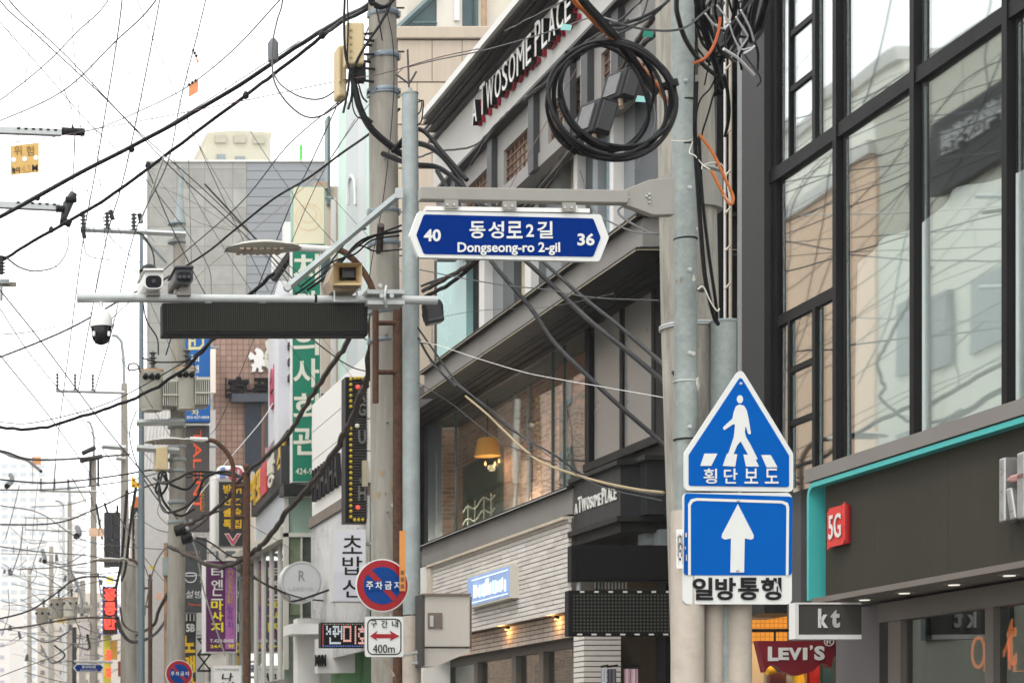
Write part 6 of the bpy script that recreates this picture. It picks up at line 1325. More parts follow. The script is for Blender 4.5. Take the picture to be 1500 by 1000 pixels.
# closures on transformer pole
for (px, py, lab) in ((262, 778, 'black round splice can on the transformer pole at the knot of cables'), (272, 790, 'second black splice can lower in the knot of cables')):
    c = thing('splice_can', lab, 'splice box', U(px, py, Yt1-.4)); MB().lathe(U(px-6, py, Yt1-.4), [(.03, 0), (.09, .01), (.09, .16), (.05, .18)], axis=(1, -.4, .25), n=14).build('can_body', black_plastic, c); MB().lathe(U(px-6, py, Yt1-.4)+Vector((.17, -.07, .045)), [(.05, 0), (.05, .03)], axis=(1, -.4, .25), n=14).build('can_cap', mat('silver_cap', (.4,.4,.4), .4), c)
# second rusty lamp and post
street_lamp('second rusty street lamp, flat head in front of the transformer pole', (212, 284, 634, 651), [(300,644),(314,646),(328,657),(338,672),(342,692),(342,740),(341,778)], [(278,643),(304,644)], ((361, 692), (362, 1000)), True, [(342, 358, 712), (342, 358, 756)], 1, 27.5, 5.4)
street_lamp('third smaller rusty street lamp beside the red neon sign', (130, 186, 812, 823), [(186,818),(198,822),(206,835),(209,860),(209,900)], [(178,819),(188,820)], ((220, 848), (220, 1000)), True, [(209, 219, 861), (209, 219, 888)], 1, 46, 3.2)
pb = thing('rusty_square_post', 'slim rust streaked post with grey box left of the transformer pole', 'pole', (X_(244, 42), 42, .12))
MB().tube([Vector((X_(244, 42), 42, .12)), U(243, 795, 42)], .045, 8).build('post', mat('rust_streaked_post', (.30,.19,.12), .8, var=.4, scale=8), pb); rect(239, 816, 249, 842, 41.9, .15).build('grey_box', galv, pb)
def pole(label, px0, px1, ytop, Y, r0, r1, tip=None, m=concrete, cat='pole', name='concrete_utility_pole'):
    t = thing(name, label, cat, (X_(px0, Y), Y, .12))
    MB().tube([Vector((X_(px0, Y), Y, .12)), U(px0, 1000, Y), U(px1, ytop, Y)], [r0, r0, r1], 12).build('shaft', m, t)
    if tip: MB().tube([U(*p, Y) for p in tip[0]], tip[1], 8).build('lamp_arm' if len(tip[0]) > 2 else 'steel_tip', galv, t)
    return t
p180 = pole('slim concrete pole with a pale curved lamp arm, left of the transformers', 184, 182, 562, 58, .15, .09, ([(182, 563), (181, 525), (178, 500), (171, 492), (164, 491)], .045))
crossarm(p180, (82, 572), (182, 575), 57.8, (84, 110, 136), .05, .5)
crossarm(p180, (150, 653), (184, 656), 57.8, (), .08); crossarm(p180, (170, 671), (184, 672), 57.8, (), .06)
p180b = pole('thicker concrete pole behind the red neon sign', 191, 190, 820, 50, .17, .14)
p137 = pole('concrete pole with a small curved lamp far down the street', 137, 137, 672, 85, .17, .12, ([(137, 672), (138, 650), (136, 630), (132, 619), (127, 617)], .05))
crossarm(p137, (58, 718), (142, 720), 84.7, (60, 80, 100), .06, .5); crossarm(p137, (117, 675), (150, 668), 84.7, (), .1, m=dark_frame); crossarm(p137, (120, 664), (140, 655), 84.7, (), .1, m=dark_frame)
for px in (132, 144): MB().tube([U(px, 668, 84.5), U(px, 712, 84.5)], .05, 6).build('hanging_cable', dark_frame, p137)
p102 = pole('thin concrete pole with a ladder of crossarms, far left', 103, 102, 735, 100, .17, .1, ([(102, 737), (102, 712)], .06))
for y in (757, 775): crossarm(p102, (36, y), (103, y+2), 99.5, (), .05)
for px in (38, 55, 70): MB().tube([U(px, 757, 99.5), U(px-1, 776, 99.5)], .04, 4).build('arm_strut', galv_l, p102)
p92 = pole('far lamp pole with bent top, beside the ladder crossarms', 93, 93, 745, 120, .12, .08, ([(93, 745), (92, 738), (87, 734), (81, 733)], .06), m=galv_l, name='street_lamp', cat='street lamp')
p75 = pole('distant concrete pole at the left end of the row', 75, 75, 800, 130, .2, .14); p122 = pole('distant concrete pole between the two far transformers', 121, 121, 850, 110, .2, .14)
crossarm(p75, (0, 810), (78, 812), 129, (20, 40), .06, .5); crossarm(p122, (95, 835), (140, 838), 109, (100,), .06, .5)
p40 = pole('faint farthest pole at the lower left', 43, 43, 830, 160, .2, .15); crossarm(p40, (10, 842), (60, 843), 159, (12, 30), .07, .6)
pole('slim dark steel pole right of the neon sign', 202, 200, 760, 52, .06, .05, m=grey_metal, name='steel_pole'); pole('wide grey utility duct beside the third lamp post', 212, 214, 730, 60, .14, .14, m=mat('pinkish_duct', (.33,.28,.25), .7, var=.2), name='steel_pole')
transformer(103, 874, 905, 20, 75, 1, 'far cream transformer, right one of the hazy pair'); transformer(62, 889, 913, 18, 78, 1, 'farthest cream transformer, left one of the hazy pair')
transformer(84, 876, 905, 18, 76, 1, 'middle far cream transformer behind the sagging cable')
# left foreground crossarm ends, coming in from a pole on the other side of the street
def lx(label, y0, y1, xe, Y, extra=True):
    t = thing('pole_crossarm', label, 'crossarm', U(0, y0, Y), 'steel arms reaching in from the left'); s = Y/3000
    mb = MB(); mb.obox(U((xe-170)/2, (y0+y1)/2, Y), (U(xe, y1, Y)-U(-170, y0-(y1-y0)*1.4, Y)).normalized(), Vector((0,1,0)), V_, (xe+170)*s, .09, .075); mb.build('arm', galv_l, t)
    for k in range(6):
        MB().box(X_(xe*.3+k*xe*.12, Y)-.02, X_(xe*.3+k*xe*.12, Y)+.02, Y-.05, Y-.044, Z_(y0+(y1-y0)*(.3+.12*k)+2, Y), Z_(y0+(y1-y0)*(.3+.12*k)-1, Y)).build('slot', dark_frame, t)
    return t
Yx = 26.0
a1_ = lx('upper grey steel arm at the left edge with a dark clamp end', 188, 192, 90, Yx); mb = MB(); mb.tube([U(90, 192, Yx), U(106, 193, Yx), U(124, 194, Yx)], .05, 8); mb.tube([U(106, 182, Yx), U(107, 196, Yx)], [.005, .04], 6); mb.build('clamp', dark_frame, a1_)
a2_ = lx('lower grey steel arm at the left edge carrying a drop switch', 296, 301, 88, Yx)
ds = MB(); ds.tube([U(108, 283, Yx), U(99, 300, Yx), U(90, 330, Yx)], [.05, .065, .03], 10); ds.build('drop_switch', mat('dark_porcelain', (.05,.055,.06), .35, var=.3), a2_)
for (a, b) in (((96, 293), (112, 292)), ((90, 322), (104, 329)), ((82, 306), (94, 306))): MB().tube([U(*a, Yx-.05), U(*b, Yx-.05)], .045, 8).build('switch_contact', dark_frame, a2_)
a3_ = thing('bushing_insulator', 'black ribbed insulator on a small bracket cut by the left edge', 'insulator', U(2, 405, Yx)); insul(a3_, U(2, 402, Yx), .24, .06, 6, 'ribbed_body')
rect(-40, 409, 14, 415, Yx, .08).build('bracket', galv, a3_); rect(-40, 413, 24, 419, Yx+.05, .05).build('bracket', mat('tan_steel', (.25,.22,.18), .6), a3_)
MB().tube([U(2, 419, Yx), U(2, 440, Yx)], .02, 6).build('rod', galv, a3_)
# height warning board
hb = thing('height_warning_board', 'yellow wooden height warning board hanging from a wire at the top left', 'warning board', U(36, 254, 22)); s22 = 22/3000
ybm = mat('amber_board', (.62,.40,.13), .6, var=.06)
holes = [(20, 234, 3.6), (36, 233, 3.6), (52.5, 231, 3.6)]
P = [(15,214),(57,209),(57,252),(16,256)]
flat(P, (36, 232), 22, 'board', ybm, hb, d=.01)
for x, y, r in holes: MB().prism(circ(r*s22, 20), U(x, y, 21.997), CAMF, .002).build('white_disc', mat('white_disc', (.8,.8,.78), .5, var=.01), hb)
for i, chh in enumerate('위험'): txt('board_lettering', chh, U(26+18*i, 221, 21.998), CAMF, 11*s22, 14*s22, mat('brown_board_letter', (.22,.12,.03), .6), hb, ext=.001, rot=2)
txt('board_lettering', '높이', U(23, 249, 21.998), CAMF, 12*s22, 9*s22, black_ink, hb, ext=.001, bold=.02); txt('board_lettering', 'M', U(51, 246, 21.998), CAMF, 8*s22, 9*s22, black_ink, hb, ext=.001, bold=.03); txt('board_lettering', '4.5', U(38, 247, 21.998), CAMF, 13*s22, 11*s22, mat('faded_board_letter', (.50,.30,.10), .6), hb, ext=.001, bold=0)
for (P, lab) in (([(283,76),(290,88),(292,88),(290,96),(286,84)], 'small torn orange flag on the steep wire, top'), ([(277,126),(291,117),(290,135),(276,143)], 'square orange flag on the curved wire, below the torn one')):
    Yf = 24; q = [((x-285)*Yf/3000, (105-y)*Yf/3000) for x, y in P]; q.reverse()
    t = MB(); t.prism(q, U(285, 105, Yf), CAMF, .004); o = t.build('orange_flag', mat('orange_flag_cloth', (.75,.30,.14), .8, var=.08), None, lab, 'flag')
    for k in range(3): MB().lathe(U(P[0][0] + k*(P[1][0]-P[0][0])/3, P[0][1]+k*(P[1][1]-P[0][1])/3, Yf), [(.01, 0), (.018, .015), (.01, .03)], n=6).build('clip', dark_frame, o)
# ================================================================== SIGNS DOWN THE STREET
def sign(name, label, x0, y0, x1, y1, Y, m, d=.2, edge=None, cat='sign'):
    t = thing(name, label, cat, U((x0+x1)/2, y1, Y))
    rect(x0, y0, x1, y1, Y, min(d, .5)).build('sign_case', edge or white_trim, t)
    e = 1.2 if edge is not None or True else 0
    rect(x0+e, y0+e, x1-e, y1-e, Y-.006, .005).build('sign_face', m, t)
    MB().tube([U(x1, y0+(y1-y0)*.2, Y+.1), U(x1+12, y0+(y1-y0)*.2, Y+.1)], .03, 6).build('wall_bracket', galv, t)
    return t
green = mat('sign_green', (.004,.16,.095), .5, var=.08, scale=2)
cream_l = mat('cream_letter', (.62,.60,.50), .5, var=.02)
gs = sign('vertical_shop_sign', 'tall green vertical sign with cream Korean characters', 427.5, 365, 470, 706, 39, green, edge=white_trim)
for chh, cy in zip('치과의사회관', (393, 447, 499, 546, 597, 645)): txt('sign_lettering', chh, U(448.5, cy, 38.994), CAMF, 38*.013, 42*.013, cream_l, gs, ext=.004, bold=.022)
txt('sign_lettering', '424-9775', U(453, 690, 38.994), CAMF, 40*.013, 9*.013, cream_l, gs, ext=.003, bold=.01)
cs = sign('blank_shop_sign', 'pale cream sign panel with faint orange ring above the green sign', 428.5, 273, 476, 358, 39.3, mat('pale_cream_sign', (.66,.60,.44), .5, var=.03), edge=mat('green_edge', (.25,.42,.33), .5))
fo = mat('faint_orange', (.72,.52,.33), .5)
MB().ring(circ(20*.0131, 32), circ(18.6*.0131, 32), U(452, 318, 39.29), CAMF, .002).build('printed_ring', fo, cs); MB().ring(circ(12*.0131, 24, (0, .02)), circ(11*.0131, 24, (0, .02)), U(452, 316, 39.29), CAMF, .002).build('printed_ring', fo, cs)
rs = thing('round_logo_sign', 'round white sign with outlined R logo and faint LEREVE lettering', 'sign', U(441, 883, 36.5)); s36 = 36.5/3000
MB().prism(circ(30.5*s36, 48), U(442, 852, 36.5), CAMF, .35).build('sign_drum', mat('pearl_sign_body', (.50,.51,.50), .5, var=.03), rs)
MB().ring(circ(28*s36, 48), circ(27.3*s36, 48), U(442, 852, 36.494), CAMF, .002).build('printed_ring', mat('grey_print', (.2,.21,.22), .5), rs)
txt('sign_lettering', 'R', U(442, 843, 36.497), CAMF, 9*s36, 15*s36, mat('grey_print', (.2,.21,.22)), rs, ext=.002, bold=-.0)
txt('sign_lettering', 'LEREVE', U(441, 862, 36.497), CAMF, 36*s36, 5*s36, mat('pale_print', (.36,.37,.36), .5), rs, ext=.001, bold=-.01)
ch_ = sign('sushi_sign', 'white vertical sign with black brush Korean characters, left of the central pole', 487, 775, 536, 881, 33, mat('bluish_white_sign', (.60,.62,.68), .4, var=.02), d=.25)
for chh, cy in zip('초밥신', (797, 828, 861)): txt('sign_lettering', chh, U(516, cy, 32.994), CAMF, 29*.011, 27*.011, black_ink, ch_, ext=.003, bold=.006, shear=.0)
lb = thing('dot_matrix_sign', 'small lit dot matrix sign with white and pink Korean letters below the white sushi sign', 'led sign', U(503, 948, 33.4)); s33 = 33.4/3000
rect(470, 911, 540, 948, 33.4, .2).build('casing', black_plastic, lb, bevel=.01)
pk = mat('pink_led', (.9,.45,.40), .4, var=.1, emit=.35); wl = mat('white_led', (.6,.65,.72), .4, var=.1, emit=.25); rl = mat('red_led', (.8,.1,.08), .4, emit=.4); gl_ = mat('green_led', (.1,.6,.4), .4, emit=.4); bl_l = mat('blue_led', (.15,.25,.8), .4, emit=.5)
dots = {id(pk): MB(), id(wl): MB(), id(rl): MB(), id(gl_): MB(), id(bl_l): MB()}
glyphs = {'w': (478, ["1...1111.1", "1.1..1.1.1", ".11.11.111", "1.1.1111.1", ".....1...1", "..1......1", "..1.......", "..1111111."]), 'p': (503, ["11111..1", "1...1..1", "1...1..1", "1...1..1", "1...1..1", "1...1..1", "11111..1", ".......1"]), 'q': (525, ["..1..1", "11111.", ".111.1", "1...1.", "1...11", ".111.1", "..1..1", "11111."])}
for kk, (x0, rows__) in glyphs.items():
    for j, row in enumerate(rows__):
        for i, chx in enumerate(row):
            if chx == '1': rect(x0+i*2.4, 916+j*3.4, x0+i*2.4+1.9, 916+j*3.4+2.9, 33.39, .01, dots[id(wl if kk == 'w' else pk)])
for k in range(20): rect(473+k*3.3, 913, 474.3+k*3.3, 914.3, 33.39, .01, dots[id(gl_ if k % 2 else rl)]); rect(473+k*3.3, 945, 474.3+k*3.3, 946.3, 33.39, .01, dots[id(bl_l)])
for k in range(9): rect(472.5, 916+k*3.3, 473.9, 917.4+k*3.3, 33.39, .01, dots[id(rl)])
for m in (pk, wl, rl, gl_, bl_l): dots[id(m)].build('led_dots', m, lb, kind='stuff')
# bulb-edged arcade sign
bs2 = thing('bulb_edge_sign', 'black ribbed vertical sign edged with yellow bulbs, left of the central pole', 'sign', U(522, 767, 33.2)); s332 = 33.2/3000
rect(506, 552, 541, 765, 33.2, .3).build('sign_case', black_plastic, bs2)
rib = MB()
for k in range(50): y = 556+k*4.1; rib.tube([U(513, y, 33.19), U(538, y, 33.19)], .012, 4, caps=False)
rib.build('ribbing', mat('dull_rib', (.05,.05,.05), .6), bs2, kind='stuff')
bulbm = mat('yellow_bulb', (.50,.36,.02), .3, var=.1); bme = MB().lathe((0,0,0), [(.01, 0), (.026, .01), (.028, .025), (.018, .045), (.003, .05)], axis=(0,-1,0), n=10)
me = bpy.data.meshes.new('bulb'); me.from_pydata([tuple(v) for v in bme.v], [], bme.f); me.materials.append(bulbm); me.polygons.foreach_set('use_smooth', [True]*len(me.polygons))
for k in range(26):
    if k in (6, 7): continue
    inst('bulb', me, U(513.5, 555.5+k*8.05, 33.18), bs2)
for k in range(3): inst('bulb', me, U(520+k*5.5, 554, 33.18), bs2); inst('bulb', me, U(519+k*6, 761, 33.18), bs2)
for (px, py, m) in ((524, 567, rl), (524, 743, rl), (523, 624, cream_l)): MB().lathe(U(px, py, 33.18), [(.02, 0), (.04, .02), (.02, .05)], axis=(0,-1,0), n=10).build('coloured_bulb', m, bs2)
gr_l = mat('dim_grey_letter', (.12,.12,.115), .5)
for chh, cy, h in (('U', 640, 20), ('H', 722, 22), ('G', 600, 18), ('A', 582, 14)): txt('sign_lettering', chh, U(530, cy, 33.18), CAMF, 11*s332, h*s332, gr_l, bs2, ext=.03, bold=.02)
stp = [(530+ (6 if k % 2 == 0 else 2.5)*math.cos(k*math.pi/5+math.pi/2), 703-(6 if k % 2 == 0 else 2.5)*math.sin(k*math.pi/5+math.pi/2)) for k in range(10)]
flat(stp, (530, 703), 33.17, 'star_outline', gr_l, bs2)
rect(531, 674, 539, 712, 33.1, .05).build('cream_plaque', mat('aged_plaque', (.36,.33,.24), .7, var=.15), bs2)
# blue vertical sign
bsg = sign('vertical_shop_sign', 'blue vertical sign with yellow HD logo behind the right transformer', 269.5, 482, 308, 618, 50, mat('sign_blue', (.005,.10,.34), .4, var=.06), edge=mat('dark_blue_edge', (.01,.05,.2), .4)); s50 = 50/3000
ylm = mat('pale_yellow_letter', (.62,.56,.25), .4, var=.02)
txt('sign_lettering', 'H', U(282, 499, 49.994), CAMF, 9*s50, 15*s50, ylm, bsg, ext=.003, bold=.03); MB().ring([((x-289)*s50, (501-y)*s50) for x, y in reversed([(276,490),(293,490),(299,496),(299,505),(293,512),(276,512)])], [((x-289)*s50, (501-y)*s50) for x, y in reversed([(279,493),(292,493),(296,497),(296,504),(292,508),(279,508)])], U(289, 501, 49.99), CAMF, .003).build('logo_ring', ylm, bsg)
for chh, cy in zip('대현학', (524, 540, 556)): txt('sign_lettering', chh, U(286, cy, 49.994), CAMF, 11*s50, 11*s50, lw, bsg, ext=.003, bold=.02)
txt('sign_lettering', '차', U(286, 604, 49.994), CAMF, 11*s50, 8*s50, ylm, bsg, ext=.003, bold=.02); txt('sign_lettering', '053-427-0808', U(290, 611, 49.994), CAMF, 33*s50, 4*s50, lw, bsg, ext=.003, bold=.02)
dg = sign('vertical_shop_sign', 'dark grey vertical sign with rotated orange lettering right of the transformer pole', 270, 623, 307, 778, 50.3, mat('taupe_sign', (.065,.058,.055), .5, var=.03), edge=mat('taupe_sign', (.065,.058,.055)))
orl = mat('orange_red_letter', (.75,.10,.03), .4, var=.02); s503 = 50.3/3000
txt('sign_lettering', 'TALENT', U(289, 688, 50.29), CAMF, 118*s503, 12*s503, orl, dg, ext=.003, bold=.01, rot=-90)
txt('sign_lettering', 'HAIR SALON', U(297, 720, 50.29), CAMF, 58*s503, 4.5*s503, mat('dull_gold_letter', (.35,.22,.03), .5), dg, ext=.003, bold=0, rot=-90)
txt('sign_lettering', '룸라인', U(286, 764, 50.29), CAMF, 20*s503, 8*s503, mat('grey_letter', (.3,.3,.29), .5), dg, ext=.003, bold=.01)
wp2 = sign('vertical_shop_sign', 'slim white panel between the grey sign and the black yellow sign', 308.5, 600, 316, 850, 51, white_plastic, d=.3)
yb2 = sign('vertical_shop_sign', 'black vertical sign with two columns of yellow Korean letters and a red V', 319.5, 704, 357, 801, 44, mat('charcoal_sign', (.022,.022,.022), .5), edge=mat('pale_edge', (.4,.4,.36), .5)); s44 = 44/3000
ysl = mat('yellow_sign_letter', (.62,.38,.01))
for i, (a, b) in enumerate(zip('방산볼톡', '쉬는술집')):
    cy = 716+i*17; txt('sign_lettering', a, U(333, cy, 43.99), CAMF, 12*s44, 13*s44, ysl, yb2, ext=.004, bold=.03); txt('sign_lettering', b, U(348, cy, 43.99), CAMF, 11*s44, 13*s44, ysl, yb2, ext=.004, bold=.02)
txt('sign_lettering', 'V', U(341, 790, 43.99), CAMF, 25*s44, 18*s44, cream_l, yb2, ext=.003, bold=.05); txt('sign_lettering', 'V', U(341, 790, 43.98), CAMF, 22*s44, 16*s44, pinkm, yb2, ext=.003, bold=.02)
cps = thing('curved_corner_sign', 'white, blue and red rounded sign above the black yellow sign', 'sign', U(337, 704, 45)); rect(320, 681, 358, 704, 45, .4).build('case', white_plastic, cps, bevel=.08); rect(322, 684, 330, 700, 44.98, .02).build('blue_patch', mat('soft_blue_patch', (.12,.22,.5), .5), cps); MB().prism(circ(11*.015), U(345, 694, 44.98), CAMF, .01).build('red_disc', pinkm, cps); txt('sign_lettering', '약', U(345, 694, 44.97), CAMF, .2, .22, lw, cps, ext=.003)
wc = thing('white_curved_case', 'white rounded sign case left of the black yellow sign', 'sign', U(314, 790, 44.6)); rect(311, 697, 319, 800, 44.6, .35).build('case', white_plastic, wc, bevel=.04)
sb2 = sign('cafe_blade_sign', 'charcoal sign with white bowl drawing and brush lettering beside the transformer pole', 266, 787, 303, 896, 49, mat('slate_sign', (.045,.05,.052), .5, var=.03), edge=mat('slate_sign', (.045,.05,.052))); s49 = 49/3000
lt = mat('chalk_white', (.6,.6,.58), .6)
mb = MB()
for P in ([(270,841),(271,847),(275,852),(283,852),(287,847),(288,841)], [(270,841),(274,839),(284,839),(288,841),(284,843),(274,843),(270,841)]): mb.tube(spline([U(x, y, 48.98) for x, y in P], 3), .012, 4)
mb.build('bowl_drawing', lt, sb2)
txt('sign_lettering', '설빙', U(284, 870, 48.99), CAMF, 24*s49, 11*s49, lt, sb2, ext=.002, bold=.0, shear=.15); txt('sign_lettering', 'Take out', U(285, 885, 48.99), CAMF, 19*s49, 3.5*s49, orl, sb2, ext=.002, bold=.0)
txt('sign_lettering', 'DESSERT', U(283, 809, 48.99), CAMF, 22*s49, 4*s49, mat('tan_print', (.3,.18,.12), .5), sb2, ext=.002); txt('sign_lettering', '설빙카페', U(285, 816, 48.99), CAMF, 17*s49, 5*s49, mat('tan_print', (.3,.18,.12)), sb2, ext=.002)
for px, py in ((291,841),(295,846),(293,851),(298,852),(297,840)): rect(px, py, px+1.6, py+1.6, 48.98, .004).build('printed_dot', lt, sb2)
kb_ = sign('karaoke_sign', 'narrow black sign with white 15B and large yellow Korean letters at the bottom', 267, 897, 288, 1060, 49.4, mat('charcoal_sign', (.022,.022,.022)), edge=mat('pale_edge', (.4,.4,.36)))
txt('sign_lettering', '15B', U(277, 919, 49.39), CAMF, 17*s49, 12*s49, lw, kb_, ext=.003, bold=.04); txt('sign_lettering', '1111', U(276, 904, 49.39), CAMF, 18*s49, 10*s49, lw, kb_, ext=.003, bold=.04)
for chh, cy in zip('노래방', (943, 972, 1004)): txt('sign_lettering', chh, U(277, cy, 49.39), CAMF, 18*s49, 25*s49, ysl, kb_, ext=.004, bold=.04)
lf = thing('lattice_frame', 'black steel lattice between the yellow karaoke sign and the purple sign', 'frame', U(298, 1000, 50))
for y in (935, 958, 982): MB().tube([U(289, y, 49.7), U(309, y, 49.7)], .025, 4).build('lattice_bar', dark_frame, lf)
for y in (935, 958): 
    MB().tube([U(290, y, 49.7), U(308, y+23, 49.7)], .02, 4).build('lattice_bar', dark_frame, lf); MB().tube([U(308, y, 49.7), U(290, y+23, 49.7)], .02, 4).build('lattice_bar', dark_frame, lf)
pm = mat('purple_sign', (.085,.012,.075), .45, var=.2, scale=2.5); pm2 = mat('lilac_sign', (.34,.11,.30), .45, var=.5, scale=4)
ps = sign('massage_sign', 'purple vertical massage sign in a white case with white and yellow letters', 300.5, 820, 347, 955, 45, pm, d=.5, edge=white_plastic); s45 = 45/3000
rect(330, 825, 345, 950, 44.985, .004).build('lilac_stripe', pm2, ps)
for chh, cy in zip('터엔느', (838, 856, 871)): txt('sign_lettering', chh, U(318, cy, 44.985), CAMF, 17*s45, 15*s45, lw, ps, ext=.003, bold=.015)
for chh, cy in zip('마사지', (886, 902, 918)): txt('sign_lettering', chh, U(318, cy, 44.985), CAMF, 18*s45, 14*s45, mat('bright_yellow_letter', (.72,.62,.03), .4), ps, ext=.003, bold=.03)
for chh, cy in zip('MASSAGE', range(838, 888, 7)): txt('sign_lettering', chh, U(337.5, cy, 44.98), CAMF, 7*s45, 6*s45, mat('mustard_letter', (.5,.38,.05), .4), ps, ext=.003)
for chh, cy in zip('맛사지', (893, 904, 915)): txt('sign_lettering', chh, U(337, cy, 44.98), CAMF, 9*s45, 10*s45, mat('indigo_letter', (.05,.04,.22), .4), ps, ext=.003)
txt('sign_lettering', 'T.428-8488', U(325, 938, 44.98), CAMF, 35*s45, 5*s45, lw, ps, ext=.003, bold=.01); txt('sign_lettering', '9F', U(339, 946, 44.98), CAMF, 9*s45, 6*s45, mat('bright_yellow_letter', (.72,.62,.03)), ps, ext=.003, bold=.02); txt('sign_lettering', '24시', U(317, 946, 44.98), CAMF, 18*s45, 6*s45, mat('bright_yellow_letter', (.72,.62,.03)), ps, ext=.003, bold=.02)
nb_ = sign('butterfly_sign', 'white sign with black brush Korean letter at the bottom edge', 312, 974, 354, 1060, 44.5, white_paint, d=.3)
txt('sign_lettering', '나', U(333, 991, 44.49), CAMF, 17*.0148, 12*.0148, black_ink, nb_, ext=.003, bold=.02, shear=.1); txt('sign_lettering', '나비가피어나는동안', U(333, 980, 44.49), CAMF, 34*.0148, 3.2*.0148, black_ink, nb_, ext=.002, bold=.0); txt('sign_lettering', '비', U(334, 1004, 44.49), CAMF, 17*.0148, 12*.0148, black_ink, nb_, ext=.003, bold=.02)
# far neon sign
ns = thing('neon_shop_sign', 'red neon Korean sign edged with blue and white bulbs, far down the street', 'neon sign', U(161, 930, 66)); s66 = 66/3000
rect(151, 858, 172, 928, 66, .3).build('sign_case', mat('dark_neon_case', (.05,.02,.02), .5), ns)
rn_ = mat('red_neon', (1.0,.08,.05), .4, var=.15, emit=.75); yn_ = mat('yellow_neon', (.9,.6,.05), .4, emit=.4)
for chh, cy in zip('홍콩반', (870, 891, 912)): txt('neon_letter', chh, U(161, cy, 65.98), CAMF, 18*s66, 19*s66, rn_, ns, ext=.05, bold=.05)
txt('neon_letter', '원', U(160, 849, 65.98), CAMF, 11*s66, 13*s66, yn_, ns, ext=.05, bold=.04)
db = MB(); dw = MB()
for k in range(18):
    y = 860+k*3.9
    for px in (149, 173.5): (db if k % 2 else dw).lathe(U(px, y, 65.9), [(.03, 0), (.03, .03)], axis=(0,-1,0), n=6)
for k in range(12):
    a = 2*math.pi*k/12; (db if k % 2 else dw).lathe(U(160+8.5*math.cos(a), 849+11*math.sin(a), 65.9), [(.03, 0), (.03, .03)], axis=(0,-1,0), n=6)
db.build('blue_bulbs', bl_l, ns, kind='stuff'); dw.build('white_bulbs', mat('white_bulb_glow', (.85,.88,.95), .4, emit=.5), ns, kind='stuff')
ng = sign('yellow_sign', 'yellow and orange striped sign with red marks under the neon sign', 151, 930, 163, 1060, 66.3, mat('lemon_sign', (.70,.62,.05), .5, var=.3, scale=2)); rect(163, 938, 172, 965, 66.2, .2).build('side_patch', mat('orange_patch', (.75,.30,.05), .5, var=.4, scale=3), ng)
for chh, cy in ((('중'), 960), ('화', 985)): txt('sign_lettering', chh, U(159, cy, 66.2), CAMF, 10*s66, 16*s66, rn_, ng, ext=.02, bold=.03)
bp_ = thing('billboard_back', 'black gridded billboard panel standing above the red neon sign', 'billboard', U(164, 832, 68)); s68 = 68/3000
for r_ in range(4):
    for c_ in range(2): rect(153+c_*12, 750+r_*20, 164.4+c_*12, 769.3+r_*20, 68, .2).build('panel', mat('billboard_black', (.03,.03,.032), .6), bp_)
for (a, b) in (((141, 738), (150, 790)), ((153, 736), (158, 752)), ((172, 740), (172, 752))): MB().tube([U(*a, 68), U(*b, 68)], .04, 5).build('antenna_rod', dark_frame, bp_)
vs = sign('vertical_shop_sign', 'slim black vertical sign with orange and white marks, right of the billboard', 194, 742, 207, 870, 61, mat('charcoal_sign', (.022,.022,.022)), edge=mat('charcoal_sign', (.022,.022,.022))); s61 = 61/3000
for chh, cy, m in (('소', 754, lw), ('주', 772, lw), ('방', 788, lw), ('三', 808, orl)): txt('sign_lettering', chh, U(200, cy, 60.99), CAMF, 7*s61, 10*s61, m, vs, ext=.003, bold=.02)
for (a, b, c, d, Y, col, lab) in ((197, 727, 205, 743, 60.5, (.8,.2,.05), 'flame orange patch on top of the slim black sign'), (130, 773, 152, 785, 67, (.75,.45,.3), 'small pale orange plate left of the billboard'), (200, 865, 206, 878, 60, (.75,.35,.08), 'small orange plate beside the thick far pole'), (229, 868, 238, 878, 48, (.8,.4,.28), 'small salmon plate right of the third lamp post'), (219, 828, 228, 833, 55, (.8,.55,.05), 'small yellow plate above the third lamp post'), (173, 968, 179, 990, 60, (.3,.05,.04), 'small dark red plate right of the far road name sign'), (48, 669, 60, 680, 70, (.85,.32,.12), 'small orange flag plate on the cable at the far left'), (84, 905, 96, 912, 74, (.7,.5,.12), 'small yellow plate under the far transformers')):
    t = MB(); rect(a, b, c, d, Y, .02, t); t.build('small_plate', mat('plate_%d_%d' % (a, b), col, .6, var=.25, scale=6), None, lab, 'plate')
wt = thing('warning_triangle', 'yellow triangular warning plate with red dots on the cable at the left', 'plate', U(199, 714, 31)); flat([(193,696),(207,713),(192,714)], (199, 706), 31, 'plate', mat('warning_yellow', (.75,.50,.03), .5), wt)
for px, py in ((196, 703), (202, 709), (196, 711)): MB().prism(circ(1.7*31/3000, 10), U(px, py, 30.995), CAMF, .003).build('red_dot', mat('traffic_red', (.30,.008,.014)), wt)
fr_ = thing('road_name_sign', 'small far blue road name sign at the bottom left', 'road sign', U(130, 984, 58)); s58 = 58/3000
flat([(107,977),(112,972),(148,972),(153,977),(148,983.5),(112,983.5)], (130, 977), 58, 'sign_plate', ref_w, fr_); flat([(109,977),(113,973),(147,973),(151,977),(147,982.5),(113,982.5)], (130, 977), 57.99, 'blue_field', rblue, fr_)
txt('sign_lettering', '동성로2길', U(130, 976, 57.985), CAMF, 20*s58, 4*s58, ref_w, fr_, ext=.002, bold=.02); txt('sign_lettering', 'Dongseong-ro 2-gil', U(130, 981, 57.985), CAMF, 24*s58, 2.2*s58, ref_w, fr_, ext=.002, bold=.02)
MB().tube([U(109, 968, 58.05), U(165, 969, 58.05)], .035, 6).build('arm', galv_l, fr_)
